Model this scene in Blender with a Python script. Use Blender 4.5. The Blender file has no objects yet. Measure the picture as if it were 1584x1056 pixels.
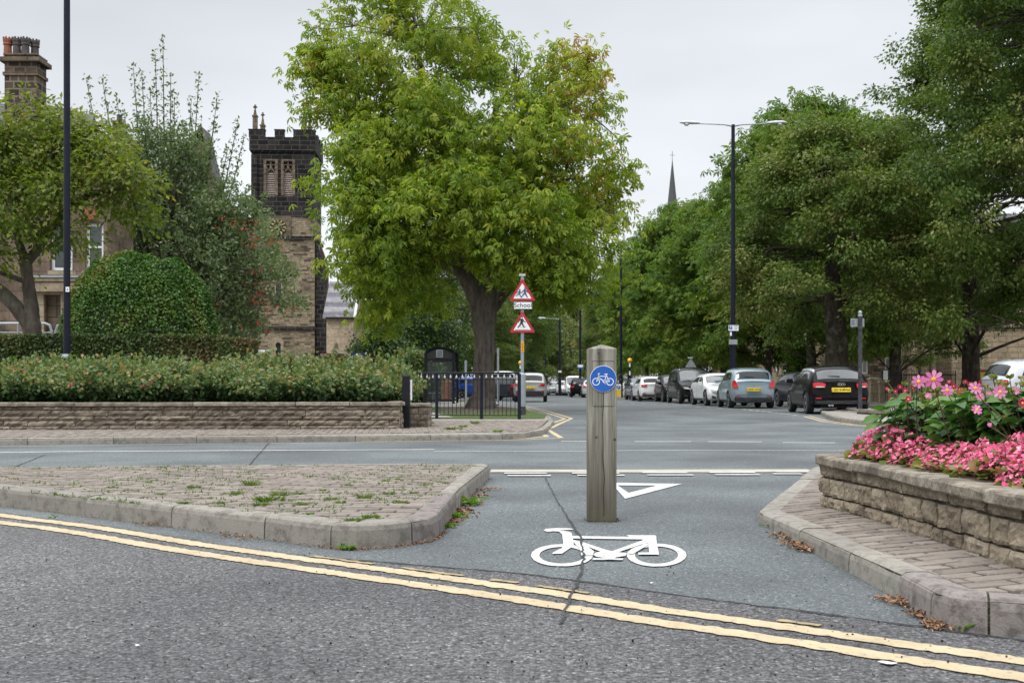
import bpy, math, random
import numpy as np
from mathutils import Vector, Matrix, noise
random.seed(7); RNG = np.random.default_rng(11)
R = math.radians; PI = math.pi
sc = bpy.context.scene
# ------------------------------------------------------------------ camera, sky, sun, exposure
CAMH = 0.75; FPX = 1705.0; HOR = 600.0
cam_d = bpy.data.cameras.new('camera'); cam = bpy.data.objects.new('camera', cam_d)
sc.collection.objects.link(cam); sc.camera = cam
cam.location = (0, 0, CAMH); cam.rotation_euler = (R(90), 0, 0)
cam_d.sensor_width = 22.3; cam_d.lens = 22.3*FPX/1584; cam_d.shift_y = (HOR-528)/1584.0
cam_d.clip_start = 0.05; cam_d.clip_end = 2500
cam_d.dof.use_dof = True; cam_d.dof.focus_distance = 7.0; cam_d.dof.aperture_fstop = 6.3
SUN_EL, SUN_AZ = R(52), R(215)          # azimuth clockwise from +Y (north): behind and left of the camera
w = bpy.data.worlds.new('World'); sc.world = w; w.use_nodes = True
nt = w.node_tree; nt.nodes.clear()
out = nt.nodes.new('ShaderNodeOutputWorld'); bg = nt.nodes.new('ShaderNodeBackground')
sky = nt.nodes.new('ShaderNodeTexSky'); sky.sky_type = 'NISHITA'; sky.sun_disc = False
sky.sun_elevation = SUN_EL; sky.sun_rotation = SUN_AZ; sky.dust_density = 4.0; sky.air_density = 1.2
tc = nt.nodes.new('ShaderNodeTexCoord'); sep = nt.nodes.new('ShaderNodeSeparateXYZ')
nt.links.new(tc.outputs['Generated'], sep.inputs[0])
mr = nt.nodes.new('ShaderNodeValToRGB')          # cloud deck: brighter overhead than at the horizon
mr.color_ramp.elements[0].position = 0.0; mr.color_ramp.elements[0].color = (.86, .88, .91, 1)
mr.color_ramp.elements[1].position = 1.0; mr.color_ramp.elements[1].color = (1.0, 1.0, 1.0, 1)
e = mr.color_ramp.elements.new(0.16); e.color = (.785, .815, .855, 1)
e = mr.color_ramp.elements.new(0.33); e.color = (.685, .715, .76, 1)
e = mr.color_ramp.elements.new(0.5); e.color = (.82, .86, .91, 1)
nt.links.new(sep.outputs['Z'], mr.inputs[0])
boost = nt.nodes.new('ShaderNodeMapRange'); boost.inputs[1].default_value = .36; boost.inputs[2].default_value = .8
boost.inputs[3].default_value = 9.9; boost.inputs[4].default_value = 25.0
nt.links.new(sep.outputs['Z'], boost.inputs[0])
mp = nt.nodes.new('ShaderNodeMapping'); mp.inputs['Scale'].default_value = (1.0, 1.0, 3.2)
nt.links.new(tc.outputs['Generated'], mp.inputs[0])
nz = nt.nodes.new('ShaderNodeTexNoise'); nz.inputs['Scale'].default_value = 2.0; nz.inputs['Detail'].default_value = 4
nz.inputs['Roughness'].default_value = .45
nt.links.new(mp.outputs[0], nz.inputs['Vector'])
nr = nt.nodes.new('ShaderNodeMapRange'); nr.inputs[1].default_value = .3; nr.inputs[2].default_value = .7
nr.inputs[3].default_value = .82; nr.inputs[4].default_value = 1.12
nt.links.new(nz.outputs[0], nr.inputs[0])
m1 = nt.nodes.new('ShaderNodeMath'); m1.operation = 'MULTIPLY'
nt.links.new(boost.outputs[0], m1.inputs[0]); nt.links.new(nr.outputs[0], m1.inputs[1])
vm = nt.nodes.new('ShaderNodeVectorMath'); vm.operation = 'SCALE'
nt.links.new(mr.outputs[0], vm.inputs[0]); nt.links.new(m1.outputs[0], vm.inputs['Scale'])
mx = nt.nodes.new('ShaderNodeMix'); mx.data_type = 'RGBA'; mx.inputs[0].default_value = .94
nt.links.new(sky.outputs[0], mx.inputs[6]); nt.links.new(vm.outputs[0], mx.inputs[7])
nt.links.new(mx.outputs[2], bg.inputs[0]); bg.inputs[1].default_value = 0.1
nt.links.new(bg.outputs[0], out.inputs[0])
sl = bpy.data.lights.new('sun', 'SUN'); sl.energy = 1.1; sl.angle = R(14); sl.color = (1, .96, .9)
sun = bpy.data.objects.new('sun', sl); sc.collection.objects.link(sun)
sd = Vector((math.sin(SUN_AZ)*math.cos(SUN_EL), math.cos(SUN_AZ)*math.cos(SUN_EL), math.sin(SUN_EL)))
sun.rotation_euler = sd.to_track_quat('Z', 'Y').to_euler()
sc.view_settings.view_transform = 'Standard'; sc.view_settings.look = 'None'
sc.view_settings.exposure = 0.3; sc.view_settings.gamma = 1.0
sc.render.engine = 'CYCLES'; cy = sc.cycles
cy.use_denoising = True; cy.max_bounces = 6; cy.diffuse_bounces = 3; cy.glossy_bounces = 3
cy.transmission_bounces = 4; cy.transparent_max_bounces = 8; cy.use_adaptive_sampling = True
cy.caustics_reflective = False; cy.caustics_refractive = False
try: cy.denoising_prefilter = 'ACCURATE'
except Exception: pass

# ------------------------------------------------------------------ placing helpers (photo measurements -> metres)
def G(px, py, z=0.0):
    Y = (CAMH-z)*FPX/(py-HOR); return ((px-792)*Y/FPX, Y, z)
def P(px, py, Y): return ((px-792)*Y/FPX, Y, CAMH+(HOR-py)*Y/FPX)

# ------------------------------------------------------------------ material helpers
class NT:
    def __init__(s, name):
        s.m = bpy.data.materials.new(name); s.m.use_nodes = True; s.t = s.m.node_tree
        s.b = s.t.nodes['Principled BSDF']; s.out = s.t.nodes['Material Output']
    def n(s, typ, **kw):
        nd = s.t.nodes.new('ShaderNode'+typ)
        for k, v in kw.items():
            if hasattr(nd, k): setattr(nd, k, v)
        return nd
    def l(s, a, b): s.t.links.new(a, b)
    def coord(s, scale=(1, 1, 1), wall=False, kind='Object'):
        c = s.n('TexCoord'); src = c.outputs[kind]
        if wall:                       # walls: u = x + y, v = z
            a = s.n('SeparateXYZ'); s.l(src, a.inputs[0]); m = s.n('Math', operation='ADD')
            s.l(a.outputs[0], m.inputs[0]); s.l(a.outputs[1], m.inputs[1])
            cb = s.n('CombineXYZ'); s.l(m.outputs[0], cb.inputs[0]); s.l(a.outputs[2], cb.inputs[1]); src = cb.outputs[0]
        mp = s.n('Mapping'); mp.inputs['Scale'].default_value = scale; s.l(src, mp.inputs[0]); return mp.outputs[0]
    def noise(s, vec, scale, detail=4, rough=.55):
        q = s.n('TexNoise'); q.inputs['Scale'].default_value = scale; q.inputs['Detail'].default_value = detail
        q.inputs['Roughness'].default_value = rough; s.l(vec, q.inputs['Vector']); return q.outputs[0]
    def ramp(s, fac, stops):
        r = s.n('ValToRGB'); cr = r.color_ramp
        while len(cr.elements) < len(stops): cr.elements.new(.5)
        for el, (p, c) in zip(cr.elements, stops):
            el.position = p; el.color = (c if isinstance(c, tuple) else (c, c, c)) + (1,)
        s.l(fac, r.inputs[0]); return r.outputs[0]
    def mix(s, fac, a, b, mode='MIX'):
        q = s.n('Mix', data_type='RGBA', blend_type=mode)
        for i, v in ((0, fac), (6, a), (7, b)):
            if isinstance(v, (int, float)): q.inputs[i].default_value = v
            elif isinstance(v, tuple): q.inputs[i].default_value = v + (1,)
            else: s.l(v, q.inputs[i])
        return q.outputs[2]
    def attr(s, name='tint'):
        a = s.n('Attribute'); a.attribute_name = name; return a.outputs['Fac']
    def bump(s, h, dist, strength=1.0, prev=None):
        b = s.n('Bump'); b.inputs['Distance'].default_value = dist; b.inputs['Strength'].default_value = strength
        s.l(h, b.inputs['Height'])
        if prev is not None: s.l(prev, b.inputs['Normal'])
        return b.outputs[0]
    def fin(s, col=None, rough=None, nrm=None, metal=None, spec=None):
        b = s.b
        for k, v in (('Base Color', col), ('Roughness', rough), ('Normal', nrm), ('Metallic', metal), ('Specular IOR Level', spec)):
            if v is None: continue
            if isinstance(v, (int, float)): b.inputs[k].default_value = v
            elif isinstance(v, tuple): b.inputs[k].default_value = v + (1,)
            else: s.l(v, b.inputs[k])
        return s.m

def plain(name, col, rough=.5, metal=0.0, spec=.5, coat=0.0, vary=.12, bump=0.0, nscale=6.0):
    t = NT(name); c = t.coord(); f = t.noise(c, nscale, 5)
    lo = tuple(x*(1-vary) for x in col); hi = tuple(min(1, x*(1+vary)) for x in col)
    n = t.bump(t.noise(c, nscale*8), bump) if bump else None
    m = t.fin(t.ramp(f, [(.3, lo), (.7, hi)]), rough, n, metal, spec)
    if coat: t.b.inputs['Coat Weight'].default_value = coat; t.b.inputs['Coat Roughness'].default_value = .04
    return m

def asphalt(name, dark, light, agg=70.0, bumpd=.004, tone=.25, contrast=1.0, patch=1.6, pit=0.0, tracks=False):
    t = NT(name); c = t.coord()
    v = t.n('TexVoronoi'); v.inputs['Scale'].default_value = agg; t.l(c, v.inputs['Vector'])
    vs = t.n('SeparateColor'); t.l(v.outputs['Color'], vs.inputs[0])
    base = t.ramp(vs.outputs[0], [(0, dark), (.55, tuple((a+b)/2 for a, b in zip(dark, light))), (.93, light), (1, tuple(min(1, x*1.7) for x in light))])
    pits = t.ramp(v.outputs['Distance'], [(.25, 1.0), (.8, 1-.55*contrast)])
    base = t.mix(1.0, base, pits, 'MULTIPLY')
    big = t.noise(c, patch, 6, .6); base = t.mix(tone, base, t.ramp(big, [(.3, (.55, .56, .58)), (.7, (1.25, 1.25, 1.25))]), 'MULTIPLY')
    fine = t.noise(c, agg*.45, 3); base = t.mix(.5*contrast, base, t.ramp(fine, [(.32, .45), (.62, 1.2)]), 'MULTIPLY')
    if pit: base = t.mix(pit, base, t.ramp(t.noise(t.coord((1, 1, 1)), 48, 6, .7), [(.39, .16), (.50, 1.0)]), 'MULTIPLY')
    if tracks:
        tk = t.noise(t.coord((.55, .55, 1)), 1.0, 3, .5); base = t.mix(1.0, base, t.ramp(tk, [(.35, (.80, .80, .81)), (.6, (1.12, 1.12, 1.11))]), 'MULTIPLY')
    n = t.bump(v.outputs['Distance'], -bumpd, 1.0); n = t.bump(fine, bumpd*1.5, .8, n)
    return t.fin(base, t.ramp(big, [(.3, .72), (.7, .9)]), n, None, .3)

def concrete(name, a, b, agg=160.0, moss=0.0, stain=.5):
    t = NT(name); c = t.coord(); big = t.noise(c, 5, 7, .65); fine = t.noise(c, agg, 3)
    col = t.mix(big, a, b); tn = t.attr()
    col = t.mix(.55, col, t.ramp(tn, [(0, .62), (1, 1.25)]), 'MULTIPLY')
    col = t.mix(.4, col, t.ramp(fine, [(.3, .55), (.7, 1.3)]), 'MULTIPLY')
    st = t.noise(c, 14, 6, .7); col = t.mix(stain, col, t.ramp(st, [(.38, .42), (.52, 1.0)]), 'MULTIPLY')
    if moss:
        ms = t.noise(c, 9, 5, .6); col = t.mix(t.ramp(ms, [(.6, 0.0), (.7, moss)]), col, (.07, .085, .02))
    return t.fin(col, .88, t.bump(fine, .002, .6, t.bump(st, .006, .6)), None, .25)

def rockstone(name, a, b, dark=(.06, .05, .04), soot=.4):
    t = NT(name); c = t.coord(); tn = t.attr(); col = t.mix(tn, a, b)
    st = t.noise(c, 7, 8, .68); col = t.mix(t.ramp(st, [(.38, soot), (.62, 0.0)]), col, dark)
    fn = t.noise(c, 60, 4, .6); col = t.mix(.5, col, t.ramp(fn, [(.3, .5), (.7, 1.35)]), 'MULTIPLY')
    return t.fin(col, .92, t.bump(fn, .006, .8, t.bump(st, .02, .7)), None, .2)

def masonry(name, c1, c2, mortar, bw, bh, soot=(.02, .018, .017), sootamt=.3, msize=.02, sc_=1.0, squash=.7, stops=None):
    t = NT(name); c = t.coord(wall=True); b = t.n('TexBrick')
    b.offset = .5; b.squash = squash; b.squash_frequency = 3
    b.inputs['Scale'].default_value = 1.0; b.inputs['Brick Width'].default_value = bw; b.inputs['Row Height'].default_value = bh
    b.inputs['Mortar Size'].default_value = msize; b.inputs['Color1'].default_value = c1+(1,); b.inputs['Color2'].default_value = c2+(1,)
    b.inputs['Mortar'].default_value = mortar+(1,); b.inputs['Bias'].default_value = -.1
    t.l(c, b.inputs['Vector']); col = b.outputs['Color']
    if stops: b.inputs['Color1'].default_value = (0, 0, 0, 1); b.inputs['Color2'].default_value = (1, 1, 1, 1); b.inputs['Mortar'].default_value = (.5, .5, .5, 1); b.inputs['Bias'].default_value = 0; col = t.mix(b.outputs['Fac'], t.ramp(col, stops), mortar)
    big = t.noise(c, .8/sc_, 7, .65); med = t.noise(c, 5/sc_, 5, .6)
    col = t.mix(t.ramp(big, [(.45, 0.0), (.65, sootamt)]), col, soot)
    col = t.mix(.6, col, t.ramp(med, [(.3, .45), (.7, 1.3)]), 'MULTIPLY')
    return t.fin(col, .92, t.bump(med, .02, .5, t.bump(b.outputs['Fac'], -.02, .8)), None, .15)

def leafmat(name, stops, trans=.35, rough=.5, tcol=None):
    t = NT(name); col = t.ramp(t.attr(), stops)
    t.fin(col, rough, None, None, .35)
    tr = t.n('BsdfTranslucent'); t.l(t.mix(1.0, col, tcol or (1.15, 1.25, .6), 'MULTIPLY'), tr.inputs[0])
    ms = t.n('MixShader'); ms.inputs[0].default_value = trans
    t.l(t.b.outputs[0], ms.inputs[1]); t.l(tr.outputs[0], ms.inputs[2]); t.l(ms.outputs[0], t.out.inputs[0]); return t.m

def barkmat(name, a, b, sc_=9):
    t = NT(name); c = t.coord((1, 1, .22)); f = t.noise(c, sc_, 8, .7); l = t.noise(t.coord(), 2.2, 5)
    col = t.mix(t.ramp(f, [(.35, 0.0), (.65, 1.0)]), a, b); col = t.mix(t.ramp(l, [(.52, 0.0), (.68, .5)]), col, (.17, .19, .13))
    return t.fin(col, .95, t.bump(f, .06, 1.0), None, .15)

def carpaint(name, col, metal=.3):
    t = NT(name); c = t.coord(); f = t.noise(c, 3, 4); g = t.noise(c, 900, 2)
    dk = max(col) < .05; col = t.mix(t.ramp(f, [(.4, 0.0), (.8, .03 if dk else .10)]), col, (.16, .15, .13))
    t.fin(t.mix(.15, col, t.ramp(g, [(.3, .7), (.7, 1.3)]), 'MULTIPLY'), .3, None, metal, .05 if dk else .4)
    t.b.inputs['Coat Weight'].default_value = .22 if dk else .7; t.b.inputs['Coat Roughness'].default_value = .05; return t.m

# ------------------------------------------------------------------ mesh helpers
COL = sc.collection
def tag(o, label=None, cat=None, group=None, kind=None):
    for k, v in (('label', label), ('category', cat), ('group', group), ('kind', kind)):
        if v: o[k] = v
    return o
def thing(name, label, cat, loc=(0, 0, 0), rz=0.0, group=None):
    o = bpy.data.objects.new(name, None); COL.objects.link(o); o.empty_display_size = .2
    o.location = loc; o.rotation_euler = (0, 0, rz); return tag(o, label, cat, group)
def org_of(p):
    v = Vector((0, 0, 0))
    while p is not None: v += p.location; p = p.parent
    return v
class MB:
    """collects faces; coordinates are world metres unless build(..., local=True)"""
    def __init__(s): s.v = []; s.f = []; s.t = []; s.mi = []; s.ti = .5; s.m = 0
    def add(s, vs, fs):
        b = len(s.v); s.v += [tuple(q) for q in vs]
        for f in fs: s.f.append(tuple(b+i for i in f)); s.t.append(s.ti); s.mi.append(s.m)
        return s
    def box(s, c, d, rz=0.0, M=None, taper=1.0):
        hx, hy, hz = d[0]/2, d[1]/2, d[2]/2
        vs = [Vector((x*hx*(taper if z > 0 else 1), y*hy*(taper if z > 0 else 1), z*hz)) for z in (-1, 1) for x, y in ((-1, -1), (1, -1), (1, 1), (-1, 1))]
        if M is not None: vs = [M @ q for q in vs]
        elif rz: m = Matrix.Rotation(rz, 3, 'Z'); vs = [m @ q for q in vs]
        c = Vector(c)
        return s.add([q+c for q in vs], [(3, 2, 1, 0), (4, 5, 6, 7), (0, 1, 5, 4), (1, 2, 6, 5), (2, 3, 7, 6), (3, 0, 4, 7)])
    def b2(s, x0, x1, y0, y1, z0, z1): return s.box(((x0+x1)/2, (y0+y1)/2, (z0+z1)/2), (abs(x1-x0), abs(y1-y0), abs(z1-z0)))
    def prism(s, poly, z0, z1):          # poly in xy
        n = len(poly); zz = (lambda z: z if hasattr(z, '__len__') else [z]*n)
        a, b = zz(z0), zz(z1)
        return s.add([(p[0], p[1], a[i]) for i, p in enumerate(poly)]+[(p[0], p[1], b[i]) for i, p in enumerate(poly)],
                     [tuple(range(n-1, -1, -1)), tuple(range(n, 2*n))]+[(i, (i+1) % n, n+(i+1) % n, n+i) for i in range(n)])
    def ext(s, poly, y0, y1):            # poly in xz, extruded along y
        n = len(poly)
        return s.add([(p[0], y0, p[1]) for p in poly]+[(p[0], y1, p[1]) for p in poly],
                     [tuple(range(n)), tuple(range(2*n-1, n-1, -1))]+[(i, n+i, n+(i+1) % n, (i+1) % n) for i in range(n)])
    def sheet(s, poly, z): return s.add([(p[0], p[1], z if len(p) < 3 else p[2]) for p in poly], [tuple(range(len(poly)))])
    def tube(s, pts, rad, n=8, cap=True):
        pts = [Vector(p) for p in pts]; k = len(pts)
        rad = rad if hasattr(rad, '__len__') else [rad]*k; vs = []; fs = []; up = None
        for i, p in enumerate(pts):
            t = (pts[min(i+1, k-1)]-pts[max(i-1, 0)]).normalized()
            if up is None: up = Vector((1, 0, 0)) if abs(t.x) < .8 else Vector((0, 1, 0))
            a = t.cross(up); a = a.normalized() if a.length > 1e-6 else t.orthogonal().normalized()
            up = a.cross(t).normalized()
            for j in range(n):
                q = 2*PI*j/n; vs.append(p+(a*math.cos(q)+up*math.sin(q))*rad[i])
        for i in range(k-1):
            for j in range(n):
                j2 = (j+1) % n; fs.append((i*n+j, i*n+j2, (i+1)*n+j2, (i+1)*n+j))
        if cap: fs += [tuple(range(n-1, -1, -1)), tuple(range((k-1)*n, k*n))]
        return s.add(vs, fs)
    def lathe(s, c, prof, n=20, axis='z'):   # prof [(r, h)]
        vs = []; fs = []; k = len(prof)
        for r, h in prof:
            for j in range(n):
                q = 2*PI*j/n; a, b = r*math.cos(q), r*math.sin(q)
                p = {'z': (a, b, h), 'y': (a, h, b), 'x': (h, a, b)}[axis]
                vs.append((c[0]+p[0], c[1]+p[1], c[2]+p[2]))
        for i in range(k-1):
            for j in range(n):
                j2 = (j+1) % n; q = (i*n+j, i*n+j2, (i+1)*n+j2, (i+1)*n+j); fs.append(q if axis != 'y' else q[::-1])
        a, b = tuple(range(n-1, -1, -1)), tuple(range((k-1)*n, k*n))
        fs += [a, b] if axis != 'y' else [a[::-1], b[::-1]]
        return s.add(vs, fs)
    def build(s, name, mat, parent=None, local=False, smooth=False, loc=None, bevel=0.0, world=None):
        o_ = Vector(loc) if loc is not None else (org_of(parent) if (parent is not None and not local) else Vector((0, 0, 0)))
        me = bpy.data.meshes.new(name)
        me.from_pydata([(x-o_.x, y-o_.y, z-o_.z) for x, y, z in s.v], [], s.f)
        for m in (mat if isinstance(mat, (list, tuple)) else [mat]): me.materials.append(m)
        if any(s.mi): me.polygons.foreach_set('material_index', s.mi)
        a = me.attributes.new('tint', 'FLOAT', 'FACE'); a.data.foreach_set('value', s.t)
        if smooth: me.polygons.foreach_set('use_smooth', [True]*len(s.f))
        me.update(); o = bpy.data.objects.new(name, me); COL.objects.link(o)
        if loc is not None: o.location = o_
        if parent is not None: o.parent = parent
        if bevel:
            bm = o.modifiers.new('bevel', 'BEVEL'); bm.width = bevel; bm.segments = 2; bm.limit_method = 'ANGLE'
        return o
def npmesh(name, V, F, mat, tint=None, parent=None, smooth=False, loc=None):
    """V (n,3) world coords, F (m,k) faces"""
    V = np.asarray(V, np.float32); F = np.asarray(F, np.int32)
    o_ = np.array(loc if loc is not None else (org_of(parent) if parent is not None else (0, 0, 0)), np.float32)
    me = bpy.data.meshes.new(name); me.vertices.add(len(V)); me.vertices.foreach_set('co', (V-o_).ravel())
    k = F.shape[1]; me.loops.add(F.size); me.loops.foreach_set('vertex_index', F.ravel())
    me.polygons.add(len(F)); me.polygons.foreach_set('loop_start', np.arange(0, F.size, k, dtype=np.int32))
    me.update(calc_edges=True)
    if tint is not None:
        a = me.attributes.new('tint', 'FLOAT', 'FACE'); a.data.foreach_set('value', np.asarray(tint, np.float32))
    for m in (mat if isinstance(mat, (list, tuple)) else [mat]): me.materials.append(m)
    if smooth: me.polygons.foreach_set('use_smooth', np.ones(len(F), bool))
    o = bpy.data.objects.new(name, me); COL.objects.link(o)
    if loc is not None: o.location = Vector(loc)
    if parent is not None: o.parent = parent
    return o
def kids(o): return [c for c in bpy.data.objects if c.parent == o]
def copy_tree(o, parent=None):
    c = o.copy(); COL.objects.link(c); c.parent = parent
    for ch in list(o.children): copy_tree(ch, c)
    return c
def text_mesh(txt, size, mat, name='lettering', bold=0.0, spacing=1.0):
    cu = bpy.data.curves.new('t', 'FONT'); cu.body = txt; cu.size = size; cu.align_x = 'CENTER'; cu.align_y = 'CENTER'
    cu.extrude = .0008; cu.offset = bold; cu.space_character = spacing
    ob = bpy.data.objects.new('t', cu); COL.objects.link(ob); dg = bpy.context.evaluated_depsgraph_get()
    me = bpy.data.meshes.new_from_object(ob.evaluated_get(dg)); bpy.data.objects.remove(ob)
    me.materials.clear(); me.materials.append(mat)
    o = bpy.data.objects.new(name, me); COL.objects.link(o); return o
# scatter templates ---------------------------------------------------------
def T_diamond(w=.5, fold=.12):
    return np.array([(0, 0, 0), (.45, w/2, fold), (1, 0, -.05), (.45, -w/2, fold)]), np.array([(0, 2, 1), (0, 3, 2)])
def T_oval(w=.6, fold=.1, curl=-.15):
    v = [(0, 0, 0), (.3, w/2, fold), (.7, w*.42, fold*.6), (1, 0, curl), (.7, -w*.42, fold*.6), (.3, -w/2, fold), (.5, 0, 0)]
    return np.array(v), np.array([(0, 6, 1), (1, 6, 2), (2, 6, 3), (3, 6, 4), (4, 6, 5), (5, 6, 0)])
def T_round(n=7):
    v = [(.5, 0, -.04)]+[(.5+.5*math.cos(a), .5*math.sin(a), .07*math.sin(3*a)) for a in (2*PI*i/n for i in range(n))]
    return np.array(v), np.array([(0, i+1, (i+1) % n+1) for i in range(n)])
def T_palm(k=7, spread=250, droop=.45):
    V = []; F = []
    for i in range(k):
        a = R(-spread/2+spread*i/(k-1)); L = 1-.35*abs(i-(k-1)/2)/((k-1)/2)
        c, s_ = math.cos(a), math.sin(a); b = len(V); ww = .19*L
        for (x, y, z) in ((0.03, 0, 0), (.68*L, ww, -.42*droop), (L, 0, -droop), (.68*L, -ww, -.42*droop)):
            V.append((x*c-y*s_, x*s_+y*c, z))
        F += [(b, b+2, b+1), (b, b+3, b+2)]
    return np.array(V), np.array(F)
def frames(d, n):
    d = d/np.maximum(np.linalg.norm(d, axis=1, keepdims=True), 1e-6)
    y = np.cross(n, d); y /= np.maximum(np.linalg.norm(y, axis=1, keepdims=True), 1e-6); z = np.cross(d, y)
    return np.stack([d, y, z], axis=1)      # rows: axes
def scatter(tmpl, pos, d, n, size, tint):
    TV, TF = tmpl; N = len(pos); Fm = frames(d, n)
    V = np.einsum('kj,njc->nkc', TV, Fm)*size[:, None, None]+pos[:, None, :]
    F = (TF[None]+(np.arange(N)*len(TV))[:, None, None])
    return V.reshape(-1, 3), F.reshape(-1, 3), np.repeat(tint, len(TF))
def join(parts):
    Vs, Fs, Ts = [], [], []; b = 0
    for V, F, T in parts: Vs.append(V); Fs.append(F+b); Ts.append(T); b += len(V)
    return np.concatenate(Vs), np.concatenate(Fs), np.concatenate(Ts)
def rdir(N, zb=0.0, zs=1.0):
    d = RNG.normal(size=(N, 3)); d[:, 2] = d[:, 2]*zs+zb; return d/np.linalg.norm(d, axis=1, keepdims=True)
# ------------------------------------------------------------------ materials
M = {}
M['near_road'] = asphalt('coarse_asphalt', (.078, .078, .082), (.215, .212, .218), agg=110, bumpd=.005, tone=.6, contrast=.72, patch=.75, pit=.75, tracks=True)
M['lane'] = asphalt('fine_asphalt', (.093, .105, .109), (.172, .19, .197), agg=120, bumpd=.003, tone=.5, contrast=.6, patch=.55, tracks=True)
M['earth'] = asphalt('earth_verge', (.05, .07, .02), (.09, .12, .04), agg=25, bumpd=.01, tone=.5)
M['pave_far'] = concrete('far_paving', (.25, .235, .215), (.33, .31, .285), agg=60, moss=.3)
M['kerb'] = concrete('kerb_concrete', (.215, .20, .175), (.31, .29, .255), moss=.25, stain=.6)
M['kerb_pink'] = concrete('kerb_pink_concrete', (.19, .165, .155), (.28, .25, .235), moss=.1, stain=.8)
M['block'] = concrete('paving_block', (.185, .158, .137), (.262, .228, .20), moss=.2, stain=.45)
M['bed'] = asphalt('joint_sand', (.05, .055, .025), (.10, .10, .06), agg=90, bumpd=.004)
M['stoneR'] = rockstone('sandstone_walling', (.255, .21, .15), (.36, .305, .23), soot=.6)
M['coping'] = rockstone('coping_stone', (.27, .235, .185), (.36, .32, .26), soot=.75)
M['stoneL'] = rockstone('grit_walling', (.19, .155, .12), (.33, .28, .22), soot=.6)
M['mortar'] = rockstone('mortar', (.10, .08, .06), (.14, .12, .09), soot=.8)
def linemat(name, col, wear=.5, sc_=40):
    t = NT(name); c = t.coord(); f = t.noise(c, sc_, 6, .7); g = t.noise(c, 5, 5, .65)
    v = t.n('TexVoronoi'); v.inputs['Scale'].default_value = 75; t.l(c, v.inputs['Vector'])
    col = t.mix(t.ramp(f, [(.33, .8), (.33+.11*wear, 0.0)]), col, (.17, .165, .16)) if wear else col
    col = t.mix(.6, col, t.ramp(g, [(.3, .62), (.62, 1.04)]), 'MULTIPLY')
    return t.fin(col, .75, t.bump(v.outputs['Distance'], -.002, .8), None, .3)
M['yellow'] = linemat('yellow_road_paint', (.475, .385, .245), 1.0)
M['yellow_worn'] = linemat('worn_yellow_road_paint', (.34, .265, .15), 1.2)
M['white_line'] = linemat('white_road_paint', (.54, .54, .53), 1.1, 60)
M['cream_line'] = linemat('cream_channel_line', (.40, .375, .31))
def crackmat():
    t = NT('sealed_crack'); f = t.noise(t.coord(), 50, 5); return t.fin(t.ramp(f, [(.3, .028), (.7, .085)]), .95, None, None, .1)
M['crack'] = crackmat()
def woodmat():
    t = NT('weathered_timber'); g = t.noise(t.coord((1, 1, .035)), 70, 8, .65); w_ = t.noise(t.coord((1, 1, .08)), 14, 6, .6); k = t.noise(t.coord(), 3, 4)
    col = t.ramp(g, [(.28, (.07, .066, .055)), (.42, (.20, .193, .165)), (.60, (.31, .30, .262)), (.75, (.40, .39, .345))])
    col = t.mix(.55, col, t.ramp(w_, [(.35, (.45, .42, .36)), (.65, (1.2, 1.2, 1.15))]), 'MULTIPLY')
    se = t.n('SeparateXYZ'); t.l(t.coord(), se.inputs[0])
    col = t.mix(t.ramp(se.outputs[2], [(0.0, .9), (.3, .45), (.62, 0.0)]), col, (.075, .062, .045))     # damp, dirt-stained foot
    col = t.mix(t.ramp(k, [(.5, 0.0), (.7, .35)]), col, (.15, .17, .10))
    return t.fin(col, .85, t.bump(g, .004, 1.0, t.bump(w_, .006, .6)), None, .2)
M['wood'] = woodmat()
M['wood_dark'] = plain('timber_crack', (.03, .025, .02), .9)
M['knot'] = plain('timber_knot', (.09, .06, .035), .8, vary=.4, nscale=60)
M['blue'] = plain('blue_sign_face', (.01, .10, .42), .35, vary=.06)
M['white'] = plain('white_sign_face', (.78, .79, .80), .4, vary=.05)
M['signwhite'] = plain('cycle_symbol_white', (.74, .77, .82), .4, vary=.05)
M['red'] = plain('red_sign_border', (.42, .015, .03), .4, vary=.08)
M['black'] = plain('black_symbol', (.012, .012, .014), .5)
M['navy'] = plain('navy_paint', (.012, .025, .06), .4)
M['figblue'] = plain('grey_blue_symbol', (.06, .09, .16), .5)
M['rust'] = plain('rusty_screw', (.12, .06, .03), .8, vary=.5, nscale=200)
M['galv'] = plain('galvanised_steel', (.30, .335, .36), .5, .35, vary=.15)
M['galvl'] = plain('pale_lantern_grey', (.5, .52, .54), .35, .1)
M['glass_lamp'] = plain('lamp_bowl', (.62, .65, .68), .15)
M['iron'] = plain('black_painted_iron', (.008, .009, .014), .45, spec=.25, vary=.3)
M['iron_blue'] = plain('dark_blue_black_post', (.008, .010, .022), .45, spec=.22, vary=.25)
M['iron_worn'] = plain('scuffed_black_paint', (.035, .035, .04), .55, vary=.9, nscale=14)
M['amber'] = plain('amber_globe', (.80, .42, .03), .25, vary=.08)
M['orange'] = plain('orange_sticker', (.8, .33, .02), .4)
M['plate_y'] = plain('yellow_plate', (.72, .50, .02), .4)
M['plate_w'] = plain('white_plate', (.7, .7, .68), .4)
M['tyre'] = plain('tyre_rubber', (.018, .018, .018), .85, vary=.3)
M['rim'] = plain('alloy_rim', (.42, .43, .45), .3, .7)
M['rim_dark'] = plain('dark_alloy_rim', (.10, .10, .11), .35, .6)
M['carglass'] = plain('car_glass', (.015, .019, .021), .05, spec=.4, vary=.1)
M['carglass_pale'] = plain('car_glass_reflecting', (.05, .06, .065), .03, spec=1.0, vary=.1, metal=.12)
M['trim'] = plain('black_plastic_trim', (.018, .018, .02), .5)
M['tail'] = plain('red_tail_lamp', (.48, .008, .012), .12, vary=.25, nscale=20, coat=.6)
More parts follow.
